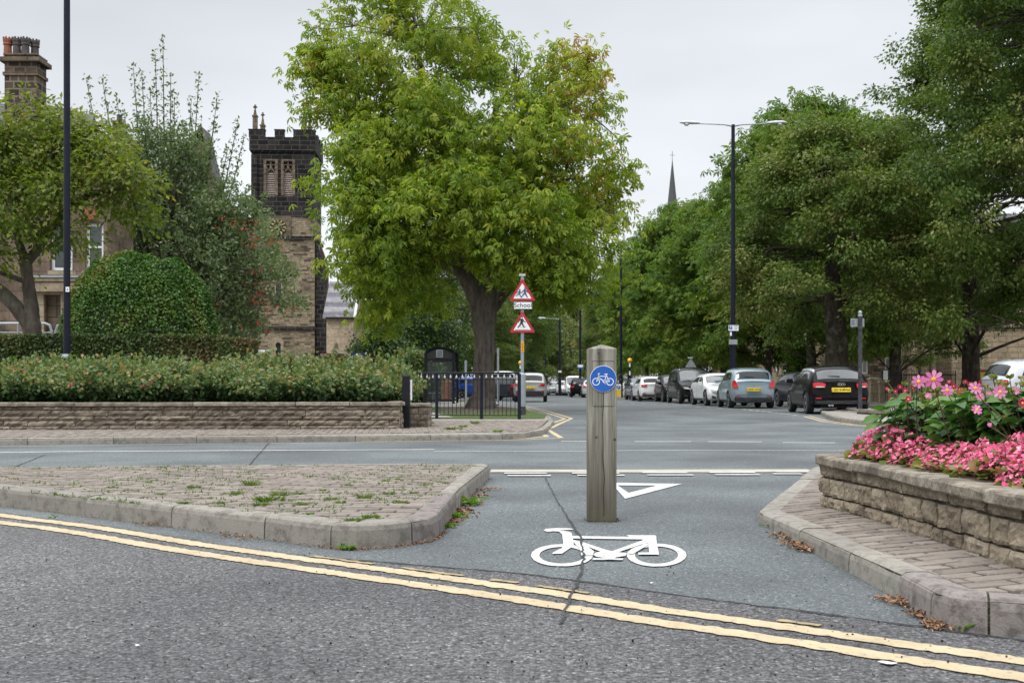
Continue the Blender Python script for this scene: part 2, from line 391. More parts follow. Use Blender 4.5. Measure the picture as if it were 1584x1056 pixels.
M['clear'] = plain('clear_lamp', (.55, .57, .6), .1, .2, vary=.4, nscale=25, coat=.6)
M['chrome'] = plain('chrome', (.65, .66, .68), .15, .9)
M['slate'] = None
def slatemat(name, a, b, bands=False):
    t = NT(name); c = t.coord(wall=True); br = t.n('TexBrick'); br.inputs['Scale'].default_value = 1
    br.inputs['Brick Width'].default_value = .35; br.inputs['Row Height'].default_value = .25; br.inputs['Mortar Size'].default_value = .012
    br.inputs['Color1'].default_value = a+(1,); br.inputs['Color2'].default_value = b+(1,); br.inputs['Mortar'].default_value = (.03, .03, .035, 1)
    t.l(c, br.inputs['Vector']); col = br.outputs['Color']
    if bands:
        w_ = t.n('TexWave', wave_type='BANDS', bands_direction='Y', wave_profile='SIN'); w_.inputs['Scale'].default_value = .42; w_.inputs['Distortion'].default_value = .2
        t.l(c, w_.inputs['Vector']); col = t.mix(t.ramp(w_.outputs[0], [(.45, 0.0), (.55, .8)]), col, (.24, .24, .25))
    col = t.mix(.6, col, t.ramp(t.noise(c, 3, 5), [(.3, .6), (.7, 1.3)]), 'MULTIPLY')
    return t.fin(col, .7, t.bump(br.outputs['Fac'], -.02, .7))
M['slate'] = slatemat('slate_roof', (.06, .057, .066), (.095, .09, .10))
M['slate_band'] = slatemat('banded_slate_roof', (.10, .09, .115), (.14, .13, .15), True)
M['house_stone'] = masonry('house_masonry', (.155, .11, .088), (.25, .185, .135), (.13, .11, .09), .78, .34, sootamt=.6)
M['chimney_stone'] = masonry('chimney_masonry', (.045, .037, .032), (.16, .11, .078), (.20, .17, .14), .42, .26, sootamt=.4, msize=.03)
M['tower_tan'] = masonry('tan_thin_coursed_stone', (.31, .25, .165), (.175, .14, .095), (.15, .12, .085), .55, .15, sootamt=.45, msize=.012, stops=[(0, (.075, .062, .048)), (.12, (.12, .095, .068)), (.22, (.235, .19, .13)), (.7, (.315, .258, .178)), (1, (.36, .30, .21))])
M['tower_black'] = masonry('soot_blackened_ashlar', (.014, .014, .016), (.04, .037, .036), (.105, .095, .08), .62, .36, sootamt=.2, msize=.02, squash=1.3)
M['dressed'] = masonry('dressed_stone', (.33, .27, .19), (.37, .31, .22), (.25, .2, .15), .9, .4, sootamt=.3)
M['dressed_dark'] = masonry('weathered_dressed_stone', (.16, .125, .09), (.20, .16, .12), (.1, .08, .06), .9, .4, sootamt=.5)
M['terrace'] = masonry('terrace_ashlar', (.30, .235, .16), (.37, .30, .21), (.2, .16, .11), .8, .32, sootamt=.35)
M['terrace_rough'] = masonry('terrace_rough_stone', (.15, .115, .08), (.27, .205, .14), (.1, .08, .06), .45, .18, sootamt=.4, stops=[(0, (.04, .032, .025)), (.3, (.13, .10, .07)), (1, (.28, .215, .15))])
M['ashlar_pale'] = masonry('pale_ashlar', (.40, .325, .235), (.45, .37, .27), (.28, .22, .15), 1.4, .55, sootamt=.15, msize=.012)
M['pot_red'] = plain('terracotta_pot', (.24, .085, .05), .8, vary=.3)
M['pot_dark'] = plain('dark_clay_pot', (.075, .06, .06), .8, vary=.3)
M['frame'] = plain('white_window_frame', (.70, .71, .72), .5, vary=.06)
M['pane'] = plain('window_pane', (.035, .045, .05), .06, spec=.8, vary=.3, nscale=1.5)
M['blind'] = plain('drawn_window_blind', (.22, .23, .19), .5, vary=.1)
M['louvre'] = plain('pink_grey_louvre', (.36, .29, .27), .8, vary=.2)
M['gold'] = plain('gilt_numeral', (.62, .43, .10), .4, .3)
M['clock_face'] = plain('black_clock_face', (.015, .02, .02), .4)
M['bark'] = barkmat('chestnut_bark', (.085, .068, .06), (.24, .20, .18))
M['bark_grey'] = barkmat('cherry_bark', (.055, .043, .038), (.145, .118, .10), 7)
M['bark_dark'] = barkmat('dark_bark', (.022, .018, .014), (.075, .06, .045))
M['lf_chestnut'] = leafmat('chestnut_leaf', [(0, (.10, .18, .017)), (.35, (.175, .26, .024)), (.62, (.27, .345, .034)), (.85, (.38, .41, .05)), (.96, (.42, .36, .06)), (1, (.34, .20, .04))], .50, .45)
M['lf_cherry'] = leafmat('cherry_leaf', [(0, (.075, .13, .018)), (.5, (.135, .19, .026)), (.85, (.225, .245, .042)), (1, (.33, .26, .05))], .45)
M['lf_rowan'] = leafmat('whitebeam_leaf', [(0, (.09, .14, .065)), (.5, (.15, .205, .10)), (1, (.25, .30, .18))], .38)
M['lf_lime'] = leafmat('lime_leaf', [(0, (.052, .100, .017)), (.5, (.097, .158, .028)), (.78, (.18, .215, .054)), (1, (.34, .33, .14))], .42)
M['lf_green'] = leafmat('avenue_leaf', [(0, (.062, .13, .016)), (.5, (.105, .185, .023)), (.85, (.17, .24, .034)), (1, (.25, .27, .045))], .43)
M['lf_far'] = leafmat('far_avenue_leaf', [(0, (.085, .13, .045)), (.5, (.125, .17, .055)), (.85, (.18, .20, .06)), (1, (.32, .2, .06))], .35)
M['lf_dark'] = leafmat('dark_undergrowth_leaf', [(0, (.025, .05, .015)), (.6, (.045, .085, .02)), (1, (.09, .12, .035))], .25)
M['lf_box'] = leafmat('clipped_hedge_leaf', [(0, (.032, .085, .013)), (.5, (.056, .132, .017)), (.85, (.10, .18, .027)), (1, (.15, .15, .035))], .25, .4)
M['lf_hedge'] = leafmat('low_hedge_leaf', [(0, (.035, .06, .013)), (.5, (.055, .09, .018)), (.85, (.09, .11, .03)), (1, (.12, .085, .035))], .25)
M['twig'] = plain('hedge_twig_mass', (.035, .028, .014), .9, vary=.5, nscale=10)
M['lf_rose'] = leafmat('rose_leaf', [(0, (.045, .10, .04)), (.45, (.10, .165, .06)), (.72, (.18, .215, .075)), (.88, (.29, .24, .09)), (1, (.38, .19, .10))], .35)
M['bloom_rose'] = leafmat('faded_rose_bloom', [(0, (.45, .10, .12)), (1, (.55, .24, .18))], .2)
M['lf_begonia'] = leafmat('begonia_leaf', [(0, (.10, .15, .03)), (.5, (.19, .21, .05)), (.8, (.28, .25, .08)), (1, (.22, .12, .06))], .3, .3)
M['pt_begonia'] = leafmat('begonia_petal', [(0, (.55, .05, .17)), (.4, (.76, .14, .29)), (.8, (.86, .30, .44)), (1, (.92, .60, .66))], .35, .5, (1.1, .9, .9))
M['lf_dahlia'] = leafmat('dahlia_leaf', [(0, (.035, .10, .025)), (.5, (.065, .16, .035)), (1, (.13, .23, .06))], .3, .4)
M['pt_dahlia'] = leafmat('dahlia_petal', [(0, (.62, .13, .36)), (1, (.80, .33, .56))], .35, .5, (1, .9, 1))
M['pt_red'] = leafmat('crimson_petal', [(0, (.32, .01, .05)), (1, (.5, .03, .12))], .3, .5, (1, .9, 1))
M['dahlia_eye'] = plain('flower_centre', (.75, .36, .03), .7, vary=.3, nscale=300)
M['bud'] = leafmat('seed_head', [(0, (.17, .21, .05)), (.6, (.33, .31, .12)), (1, (.34, .17, .10))], .25)
M['stem'] = plain('plant_stem', (.085, .06, .035), .6, vary=.4)
M['berry'] = plain('red_berry', (.50, .03, .02), .35, vary=.2)
M['grass'] = leafmat('grass_blade', [(0, (.05, .11, .015)), (.6, (.11, .19, .025)), (1, (.22, .24, .07))], .35)
M['weed'] = leafmat('weed_leaf', [(0, (.06, .15, .015)), (.7, (.14, .26, .03)), (1, (.25, .18, .04))], .35)
M['litter'] = leafmat('dead_leaf', [(0, (.12, .06, .03)), (.6, (.26, .13, .07)), (1, (.38, .25, .15))], .1)
M['litter_pale'] = plain('pale_litter', (.6, .6, .6), .7)
M['dry_soil'] = asphalt('dry_soil', (.09, .07, .05), (.17, .14, .105), agg=50, bumpd=.01, tone=.5)
M['seam'] = asphalt('bitumen_seam', (.018, .02, .022), (.07, .07, .07), agg=120, bumpd=.004)
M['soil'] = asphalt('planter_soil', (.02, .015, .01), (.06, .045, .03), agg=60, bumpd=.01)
M['lawn'] = asphalt('lawn', (.06, .10, .02), (.12, .17, .04), agg=60, bumpd=.01, tone=.5)
# ------------------------------------------------------------------ ground, roads, kerbs, markings
def lerp(a, b, t): return tuple(x+(y-x)*t for x, y in zip(a, b))
def resample(pts, step):
    out_ = [Vector(pts[0])]
    for a, b in zip(pts, pts[1:]):
        a, b = Vector(a), Vector(b); n = max(1, int((b-a).length/step))
        out_ += [a.lerp(b, i/n) for i in range(1, n+1)]
    return out_
def catmull(pts, k=8):
    pts = [Vector(p) for p in pts]; q = [pts[0]*2-pts[1]]+pts+[pts[-1]*2-pts[-2]]; o_ = []
    for i in range(1, len(q)-2):
        for j in range(k):
            t = j/k; a, b, c, d = q[i-1], q[i], q[i+1], q[i+2]
            o_.append(.5*((2*b)+(c-a)*t+(2*a-5*b+4*c-d)*t*t+(3*b-a-3*c+d)*t**3))
    o_.append(pts[-1]); return o_
def nrm2(pts, i):
    a, b = pts[max(i-1, 0)], pts[min(i+1, len(pts)-1)]; d = Vector((b[0]-a[0], b[1]-a[1])).normalized(); return Vector((-d.y, d.x))
def ribbon(pts, width, z, jag=0.0):      # flat painted band along a centre line
    mb = MB(); pts = [Vector((p[0], p[1])) for p in pts]; vs = []
    for i, p in enumerate(pts):
        n = nrm2(pts, i); w0 = width/2; j1 = random.uniform(-jag, jag); j2 = random.uniform(-jag, jag)
        vs += [(p.x+n.x*(w0+j1), p.y+n.y*(w0+j1), z), (p.x-n.x*(w0+j2), p.y-n.y*(w0+j2), z)]
    mb.add(vs, [(2*i+1, 2*i+3, 2*i+2, 2*i) for i in range(len(pts)-1)]); return mb
def offset(pts, d):
    pts = [Vector((p[0], p[1])) for p in pts]; return [p+nrm2(pts, i)*d for i, p in enumerate(pts)]
def kerb(path, h, side, name, mat, stone=.9, width=.13, phase=0.0, breaks=None, pink=()):
    """path: base line on the road side; h: height or list; side +1 = stone body to the left of the path direction"""
    P2 = [Vector((p[0], p[1])) for p in path]; hs = h if hasattr(h, '__len__') else [h]*len(P2)
    S = [0.0]
    for a, b in zip(P2, P2[1:]): S.append(S[-1]+(b-a).length)
    # mitred normals
    N = []
    for i in range(len(P2)):
        ds = []
        if i > 0: ds.append((P2[i]-P2[i-1]).normalized())
        if i < len(P2)-1: ds.append((P2[i+1]-P2[i]).normalized())
        ns = [Vector((-d.y, d.x))*side for d in ds]; m_ = sum(ns, Vector((0, 0))); m_.normalize()
        N.append(m_/max(.5, m_.dot(ns[0])))
    def at(s):
        s = min(max(s, 0), S[-1])
        for i in range(len(S)-1):
            if s <= S[i+1]+1e-9: break
        t = (s-S[i])/max(1e-6, S[i+1]-S[i])
        d = (P2[i+1]-P2[i]).normalized(); n = Vector((-d.y, d.x))*side
        if t < 1e-4: n = N[i]
        elif t > 1-1e-4: n = N[i+1]
        return P2[i].lerp(P2[i+1], t), n, hs[i]*(1-t)+hs[i+1]*t
    cuts = breaks if breaks else [phase+i*stone for i in range(int(S[-1]/stone)+2)]
    cuts = sorted(set([0.0]+[c for c in cuts if 0 < c < S[-1]]+[S[-1]]))
    mb = MB(); bed = MB()
    prof = lambda hh: [(0, -.03), (.004, hh-.035), (.010, hh-.014), (.026, hh-.003), (.05, hh), (width, hh), (width, -.03)]
    for ci, (a, b) in enumerate(zip(cuts, cuts[1:])):
        g = .004; ss = [a+g]+[s for s in S if a+g+.02 < s < b-g-.02]+[b-g]; n_extra = []
        for s0, s1 in zip(ss, ss[1:]):
            k = max(1, int((s1-s0)/.12)); n_extra += [s0+(s1-s0)*i/k for i in range(k)]
        n_extra.append(ss[-1]); vs = []; dz = random.uniform(-.003, .003); dx = random.uniform(-.003, .003)
        for q in n_extra:
            p, n, hh = at(q)
            for (o_, z) in prof(hh+dz):
                jx = random.uniform(-.0012, .0012)
                vs.append((p.x+n.x*(o_+dx+jx), p.y+n.y*(o_+dx+jx), z+random.uniform(-.0008, .0008)))
        m_ = 7; fs = []
        for i in range(len(n_extra)-1):
            for j in range(m_):
                q = (i*m_+j, i*m_+(j+1) % m_, (i+1)*m_+(j+1) % m_, (i+1)*m_+j); fs.append(q if side < 0 else q[::-1])
        e1, e2 = tuple(range(m_)), tuple(range((len(n_extra)-1)*m_, len(n_extra)*m_)); fs += [e1 if side > 0 else e1[::-1], e2[::-1] if side > 0 else e2]
        mb.ti = random.uniform(.25, .8); mb.m = 1 if ci in pink else 0; mb.add(vs, fs)
    inner = []
    for i in range(len(P2)): inner.append(P2[i]+N[i]*width)
    for i in range(len(P2)-1):
        p, q = P2[i]+N[i]*.012, P2[i+1]+N[i+1]*.012; r_, s_ = P2[i]+N[i]*(width-.01), P2[i+1]+N[i+1]*(width-.01)
        bed.prism([(p.x, p.y), (q.x, q.y), (s_.x, s_.y), (r_.x, r_.y)], -.02, [hs[i]-.012, hs[i+1]-.012, hs[i+1]-.012, hs[i]-.012])
    o = tag(mb.build(name, [mat, M['kerb_pink']]), kind='structure'); tag(bed.build(name+'_joint', M['bed']), kind='structure')
    return o, [tuple(p) for p in inner]
def clip(sub, poly):                     # Sutherland-Hodgman, poly convex counter-clockwise
    for i in range(len(poly)):
        a, b = poly[i], poly[(i+1) % len(poly)]; o_ = []
        ins = lambda p: (b[0]-a[0])*(p[1]-a[1])-(b[1]-a[1])*(p[0]-a[0]) >= -1e-9
        for j in range(len(sub)):
            p, q = sub[j], sub[(j+1) % len(sub)]; ip, iq = ins(p), ins(q)
            if ip: o_.append(p)
            if ip != iq:
                d1 = (b[0]-a[0])*(p[1]-a[1])-(b[1]-a[1])*(p[0]-a[0]); d2 = (b[0]-a[0])*(q[1]-a[1])-(b[1]-a[1])*(q[0]-a[0])
                t = d1/(d1-d2); o_.append((p[0]+(q[0]-p[0])*t, p[1]+(q[1]-p[1])*t))
        sub = o_
        if len(sub) < 3: return []
    return sub
def chull(pts):
    pts = sorted(set((round(p[0], 5), round(p[1], 5)) for p in pts)); cr = lambda o, a, b: (a[0]-o[0])*(b[1]-o[1])-(a[1]-o[1])*(b[0]-o[0]); res = []
    for seq in (pts, pts[::-1]):
        h = []
        for p in seq:
            while len(h) > 1 and cr(h[-2], h[-1], p) <= 0: h.pop()
            h.append(p)
        res += h[:-1]
    return res
def area(p): return abs(sum(p[i][0]*p[(i+1) % len(p)][1]-p[(i+1) % len(p)][0]*p[i][1] for i in range(len(p))))/2
def ccw(p):
    s = sum(p[i][0]*p[(i+1) % len(p)][1]-p[(i+1) % len(p)][0]*p[i][1] for i in range(len(p))); return p if s > 0 else p[::-1]
JOINTS = []
def blocks(poly, zf, ang, bw, bh, name, gap=.010, skip=None, keepj=None, jit=.0022, thick=.04, rag=0.0, cut=None):
    poly = ccw(poly); ca, sa = math.cos(ang), math.sin(ang); mb = MB()
    to = lambda u, v: (u*ca-v*sa, u*sa+v*ca); fr = lambda x, y: (x*ca+y*sa, -x*sa+y*ca)
    us = [fr(*p) for p in poly]; u0, u1 = min(u[0] for u in us), max(u[0] for u in us); v0, v1 = min(u[1] for u in us), max(u[1] for u in us)
    r = 0; v = math.floor(v0/bh)*bh
    while v < v1:
        u = math.floor(u0/bw)*bw-(bw/2 if r % 2 else 0)+random.uniform(-.01, .01)
        while u < u1:
            g = gap/2; c = to(u+bw/2, v+bh/2)
            if not (skip and skip(*c)):
                j = lambda: random.uniform(-rag, rag)
                q = clip([to(u+g+j(), v+g+j()), to(u+bw-g+j(), v+g+j()), to(u+bw-g+j(), v+bh-g+j()), to(u+g+j(), v+bh-g+j())], poly)
                if cut and len(q) >= 3:
                    ln = cut(c)
                    if ln: q = clip(q, ln)
                if len(q) >= 3 and area(q) > .0006:
                    dz = random.uniform(-jit, jit); tx, ty = random.uniform(-.02, .02), random.uniform(-.02, .02)
                    zt = [zf(*p)+dz+(p[0]-c[0])*tx+(p[1]-c[1])*ty for p in q]; mb.ti = random.random()
                    cx = sum(p[0] for p in q)/len(q); cy_ = sum(p[1] for p in q)/len(q)
                    qi = [(p[0]+(cx-p[0])*.05, p[1]+(cy_-p[1])*.05) for p in q]; n = len(q)
                    vs = [(p[0], p[1], z-thick) for p, z in zip(q, zt)]+[(p[0], p[1], z-.005) for p, z in zip(q, zt)]+[(p[0], p[1], z) for p, z in zip(qi, zt)]
                    fs = [(i, (i+1) % n, n+(i+1) % n, n+i) for i in range(n)]+[(n+i, n+(i+1) % n, 2*n+(i+1) % n, 2*n+i) for i in range(n)]+[tuple(range(2*n, 3*n))]
                    mb.add(vs, fs)
                if keepj and keepj(*c): JOINTS.append(to(u+random.uniform(0, bw), v))
            u += bw
        v += bh; r += 1
    return tag(mb.build(name, M['block']), kind='structure')

# the one ground sheet, then the carriageway surfaces, each 4 mm above the one below
tag(MB().sheet([(-900, -900), (900, -900), (900, 1500), (-900, 1500)], -.012).build('ground', M['earth']), kind='structure')
tag(MB().sheet([(-90, -20), (90, -20), (90, 40), (60, 60), (40, 240), (2, 240), (-2, 60), (-90, 40)], -.004).build('road', M['lane']), kind='structure')
yl = catmull([G(-260, 758)[:2], G(0, 797)[:2], G(114, 811.5)[:2], G(199, 824)[:2], G(284, 838.5)[:2], G(400, 855.5)[:2], G(600, 882.5)[:2], G(740, 901.5)[:2], G(882, 922)[:2], G(1029, 945)[:2],
      G(1140, 960)[:2], G(1289, 981)[:2], G(1418, 1000)[:2], G(1584, 1024)[:2], G(1800, 1054)[:2]], 6)
yl = [Vector(p) for p in yl]
yd = resample([(q.x, q.y, 0) for q in yl], .05); ddx = [max(0.0, min(1.0, (792+q.x/q.y*FPX-480)/260)) for q in yd]
edge = [Vector((q.x, q.y))+nrm2(yd, i)*(.10+.175*f) for i, (q, f) in enumerate(zip(yd, ddx))]
nr_poly = [(-40, 12)]+[(p.x+random.uniform(-.01, .01), p.y+random.uniform(-.012, .012)) for p in resample([(q.x, q.y, 0) for q in edge], .05)]+[(6, 1.2), (40, -2), (40, -8), (-40, -8)]
mbn = MB(); mbn.sheet([(p[0], p[1], 0.0) for p in nr_poly], 0); tag(mbn.build('near_road', M['near_road']), kind='structure')
def tess(o):                              # big n-gons: let Blender triangulate cleanly
    import bmesh
    bm = bmesh.new(); bm.from_mesh(o.data); bmesh.ops.triangulate(bm, faces=bm.faces[:]); bm.to_mesh(o.data); bm.free()
tess(bpy.data.objects['near_road'])
yr = resample([(q.x, q.y, 0) for q in yl], .022); yr = [(p.x, p.y) for p in yr]
SEAM = [(q.x, q.y) for q, f in zip(edge, ddx) if f > .04]
def marking(mb, name, mat): return tag(mb.build(name, mat), kind='structure')
marking(ribbon(yr, .088, .004, .0085), 'yellow_line', M['yellow'])
y2 = [(p.x, p.y) for p in offset([Vector(p) for p in yr], -.178)]
marking(ribbon(y2, .088, .004, .0085), 'yellow_line', M['yellow'])
marking(ribbon(SEAM, .022, .0015, .010), 'tarmac_seam', M['seam'])
y3 = [(p.x, p.y) for p in offset([Vector(p) for p in yr], .082)]
def near_px(px): return min(range(len(yr)), key=lambda i: abs(792+yr[i][0]/yr[i][1]*FPX-px) if yr[i][1] > .5 else 1e9)
for a, b in ((460, 560), (600, 700), (740, 790), (812, 902), (1190, 1260)):
    i, j = near_px(a), near_px(b)
    if j > i+2: marking(ribbon(y3[i:j], .03, .0041, .008), 'worn_yellow_line', M['yellow_worn'])
# ---- left island
LB = [(-5.7, 8.60), G(-80, 772.5)[:2], G(0, 781.5)[:2], G(132, 797.6)[:2], G(265, 814)[:2], G(409, 832)[:2], G(511, 847)[:2], G(551, 848.5)[:2], G(600, 845.5)[:2], G(643, 840)[:2],
      G(668, 835)[:2], G(681, 828)[:2], G(686, 820)[:2], G(713, 781)[:2], G(756, 741)[:2], (-.185, 9.22), (-.22, 9.30), (-.30, 9.33), (-2.5, 9.16), (-5.9, 8.75), (-5.95, 8.62)]
S_ = [0.0]
for a, b in zip(LB, LB[1:]): S_.append(S_[-1]+math.dist(a, b))
brk = [S_[1], S_[3], S_[4], S_[5], S_[6], S_[9]-.02, S_[13]-.35, S_[13]+.42, S_[14]-.1, S_[17]]+[S_[18]+.9*i-1.8 for i in range(6)]
ko, inner = kerb(LB+[LB[0]], .115, 1, 'island_kerb', M['kerb'], breaks=brk, pink=(6,))
inner = inner[:-1]
ip = [(p[0], p[1]) for p in inner]
hull = chull(ip)
def near_cut(c):
    for i in range(0, 6):
        a, b = ip[i], ip[i+1]
        if a[0] <= c[0] < b[0]:
            d = Vector((b[0]-a[0], b[1]-a[1])).normalized()*8; n = Vector((-d.y, d.x))*2; A, B = (a[0]-d.x, a[1]-d.y), (b[0]+d.x, b[1]+d.y)
            return ccw([A, B, (B[0]+n.x*4, B[1]+n.y*4), (A[0]+n.x*4, A[1]+n.y*4)])
    return None
bedm = MB().sheet([(p[0], p[1]) for p in ip], .100); ob = tag(bedm.build('island_bed', M['bed']), kind='structure'); tess(ob)
blocks([(x, y) for x, y in hull], lambda x, y: .1145, R(-4), .20, .10, 'island_paving', gap=.013, keepj=lambda x, y: True, rag=.003, cut=near_cut)
isl_poly = hull
# ---- right island
kz = lambda y: .055+.055*min(1, max(0, (6.3-y)/2.8)) if y < 6.3 else .055+.045*min(1, (y-6.3)/2.6)
RBp = [G(1270, 728, 0.0), ]
RB = [(6.5, 9.6), (2.62, 9.25), (2.50, 9.16), (2.42, 8.98), (1.44, 6.42), (1.396, 6.30), (1.385, 6.15), (1.382, 5.3), (1.378, 4.5), (1.375, 3.9), (1.345, 3.53), (1.362, 3.44), (1.43, 3.38), (1.56, 3.33), (6.5, 2.2)]
hh = [.10, .10, .10, .095, .055, .055, .058, .075, .088, .098, .106, .107, .108, .108, .108]
SR = [0.0]
for a, b in zip(RB, RB[1:]): SR.append(SR[-1]+math.dist(a, b))
def s_at(y): # arc length where the long straight run is at depth y
    for i in range(5, 10):
        if RB[i][1] >= y >= RB[i+1][1]: return SR[i]+(RB[i][1]-y)/(RB[i][1]-RB[i+1][1])*(SR[i+1]-SR[i])
    return SR[6]
brk = [SR[2], SR[3]+.9, SR[3]+1.8, SR[4]-.03, SR[6]+.02, s_at(5.32), s_at(4.52), s_at(3.93), SR[10]-.02, SR[12]+.03]+[SR[12]+.45+.9*i for i in range(5)]
ko, innR = kerb(RB, hh, 1, 'flower_island_kerb', M['kerb'], breaks=sorted(brk), pink=(8, 9, 10))
pr = [(p[0], p[1]) for p in innR]
def zR(x, y):
    # blocks sit just under the kerb top and rise gently to the wall
    return kz(y)-.002+.02*max(0, min(1, (x-1.5)/.3))*(1 if y < 6.3 else .4)
mbb = MB(); ring = [(p[0], p[1], kz(p[1])-.016) for p in pr]; mbb.add(ring, [tuple(range(len(ring)))]); ob = tag(mbb.build('flower_island_bed', M['bed']), kind='structure'); tess(ob)
in_planter = lambda x, y: x > 1.95 and y < 6.3
sub1 = clip(chull(pr), ccw([(1.2, 6.0), (3.4, 6.0), (3.4, 9.5), (1.2, 9.5)]))
blocks(sub1, zR, R(22), .20, .10, 'flower_island_paving', gap=.010, rag=.003)
sub2 = clip(chull(pr), ccw([(1.2, 3.2), (2.4, 3.2), (2.4, 6.0), (1.2, 6.0)]))
blocks(sub2, zR, R(10), .215, .098, 'flower_island_paving', gap=.018, skip=in_planter, rag=.0015, jit=.0022)
# ---- far pavements (0.10 m high) : left corner with the wall, and right corner by the parked cars
HZ = .10
FB = [(-40, 11.2), (-22, 13.3), G(-300, 692.5)[:2], G(0, 688)[:2], G(200, 685.7)[:2], G(400, 683.8)[:2], G(600, 682)[:2], G(780, 679.2)[:2], G(812, 677.8)[:2], G(824, 675)[:2], (.52, 17.7), (.72, 20.5), (.90, 23.5), G(853, 648.2)[:2], (.95, 27.2), (.80, 29.0), (.62, 32), (.45, 37.5), (.0, 41), (-1.8, 43.5), (-3.0, 60), (-2.0, 90), (1.5, 120), (9, 230)]
ko, inF = kerb(FB, [.09]*6+[.088]*3+[.085]*2+[.06]*4+[.09]*9, 1, 'far_kerb', M['kerb'], stone=1.08, phase=.35)
pf = [(p[0], p[1], .082) for p in inF]+[(-90, 230, .082), (-90, 20, .082)]
ob = tag(MB().add(pf, [tuple(range(len(pf)))]).build('far_pavement', M['pave_far']), kind='structure'); tess(ob)
# block strip in front of the low wall and at the corner
for xs in ((-13.0, -6.0), (-6.0, 1.0)):
    q = [p for p in [(xs[0], 0), (xs[1], 0)]]
    y0a = 14.50+.165*(xs[0]+6.75); y0b = 14.50+.165*(xs[1]+6.75)
    if xs[1] <= 0: y0a, y0b = 14.55+(xs[0]+6.75)*.13+.13, 14.62+.145*(xs[1]+6.75)+.13
    else: y0a, y0b = 14.62+.145*(xs[0]+6.75)+.13, 17.2
    reg = [(xs[0], y0a), (min(xs[1], .18), min(y0b, 16.75)), (.40, 17.9 if xs[1] > 0 else 18), (.72, 22.6), (-2.2, 22.6), (xs[0], 18.4)] if xs[1] > 0 else [(xs[0], y0a), (xs[1], y0b), (xs[1], 18.4), (xs[0], 18.0)]
    blocks(reg, lambda x, y: .094 if y < 18 else .088, R(96), .20, .10, 'far_paving_blocks', gap=.014, jit=.003, thick=.03)
gl = [(-9, 23.9), (.7, 23.9), (.85, 27.0), (.6, 31), (-.1, 38.5), (-9, 41)]
ob = tag(MB().sheet(gl, .092).build('lawn', M['lawn']), kind='structure')
tag(MB().sheet([(-6.0, 42.6), (-.6, 42.6), (-.6, 52), (-6, 52)], .095).build('shelter_path', M['pave_far']), kind='structure')
tag(MB().sheet([(-14, 23.4), (-3.2, 23.4), (-3.2, 42), (-14, 42)], .096).build('shelter_path', M['pave_far']), kind='structure')
tb = (G(745, 632, .09)[0], 36.0); tag(MB().sheet([(tb[0]-.15+1.15*math.cos(2*PI*i/30)*(1+.12*math.sin(i*3.1)), tb[1]-1.0+5.5*math.sin(2*PI*i/30)*(1+.1*math.sin(i*2.3))) for i in range(30)], .0965).build('bare_soil', M['dry_soil']), kind='structure')
tag(MB().sheet([(-9, 24.6), (-1.3, 24.6), (-2.2, 30), (-9, 31)], .100).build('shelter_path', M['pave_far']), kind='structure')
ov = [(-3.2, 24.2), (-.9, 24.2), (-1.4, 26.3), (-3.2, 26.9)]
# right corner pavement
FR = [(40, 20.6), (20, 21.0), G(1500, 663)[:2], G(1420, 660.5)[:2], G(1354, 658.3)[:2], G(1314, 654.8)[:2], G(1293, 651.5)[:2], G(1280, 647)[:2], G(1271, 642)[:2], G(1268, 639)[:2], (9.6, 34.2), (11.2, 35.6), (14, 36.6), (14, 44), (10.5, 48), (10.4, 66), (8.2, 69.5), (7.7, 76), (9.5, 84), (11.0, 120), (17, 230)]
ko, inR2 = kerb(FR, .10, -1, 'corner_kerb', M['kerb'], stone=1.0)
pf = [(p[0], p[1], .094) for p in inR2]+[(120, 230, .094), (120, 20, .094)]
ob = tag(MB().add(pf, [tuple(range(len(pf)))]).build('corner_pavement', M['pave_far']), kind='structure'); tess(ob)
cb = [(8.95, 32.2), (9.0, 29.5), (9.3, 26.3), (10.6, 24.0), (13.5, 22.6), (13.5, 31), (11, 33.5)]
# cobbles on the corner
mb = MB()
for i in range(46):
    for j in range(70):
        x, y = 9.2+i*.13+random.uniform(-.02, .02)+(.06 if j % 2 else 0), 22.9+j*.15+random.uniform(-.02, .02)
        if clip([(x, y), (x+.01, y), (x, y+.01)], ccw(cb)): mb.ti = random.random(); mb.box((x, y, .098+random.uniform(-.006, .006)), (.11, .12, .03), random.uniform(-.2, .2), taper=.8)
tag(mb.build('corner_cobbles', M['block']), kind='structure')
# ---- road markings of the far road
def pxline(pairs, width, name, mat, z=.000):
    pts = [G(*p)[:2] for p in pairs]; rs = [(p.x, p.y) for p in resample([(q[0], q[1], 0) for q in pts], .3)]
    return marking(ribbon(rs, width, z, .004), name, mat)
pxline([(-200, 702), (105, 698), (400, 696.2), (672, 694.7)], .10, 'white_line', M['white_line'])
pxline([(672, 697.4), (860, 697.6), (1000, 696), (1330, 696.6)], .055, 'white_line', M['white_line'])
for a, b, ya, yb in ((868, 908, 682, 682), (982, 1069, 682.5, 682.5), (1095, 1178, 682.6, 683), (1211, 1292, 684, 684.6), (1320, 1400, 685, 686)): pxline([(a, ya), (b, yb)], .11, 'white_line', M['white_line'])
pxline([(-200, 694), (0, 690.2), (250, 687), (400, 685.6), (600, 683.8)], .05, 'cream_line', M['cream_line'])
pxline([(759, 728), (1000, 728.3), (1256, 727.6)], .33, 'channel_line', M['cream_line'], .002)
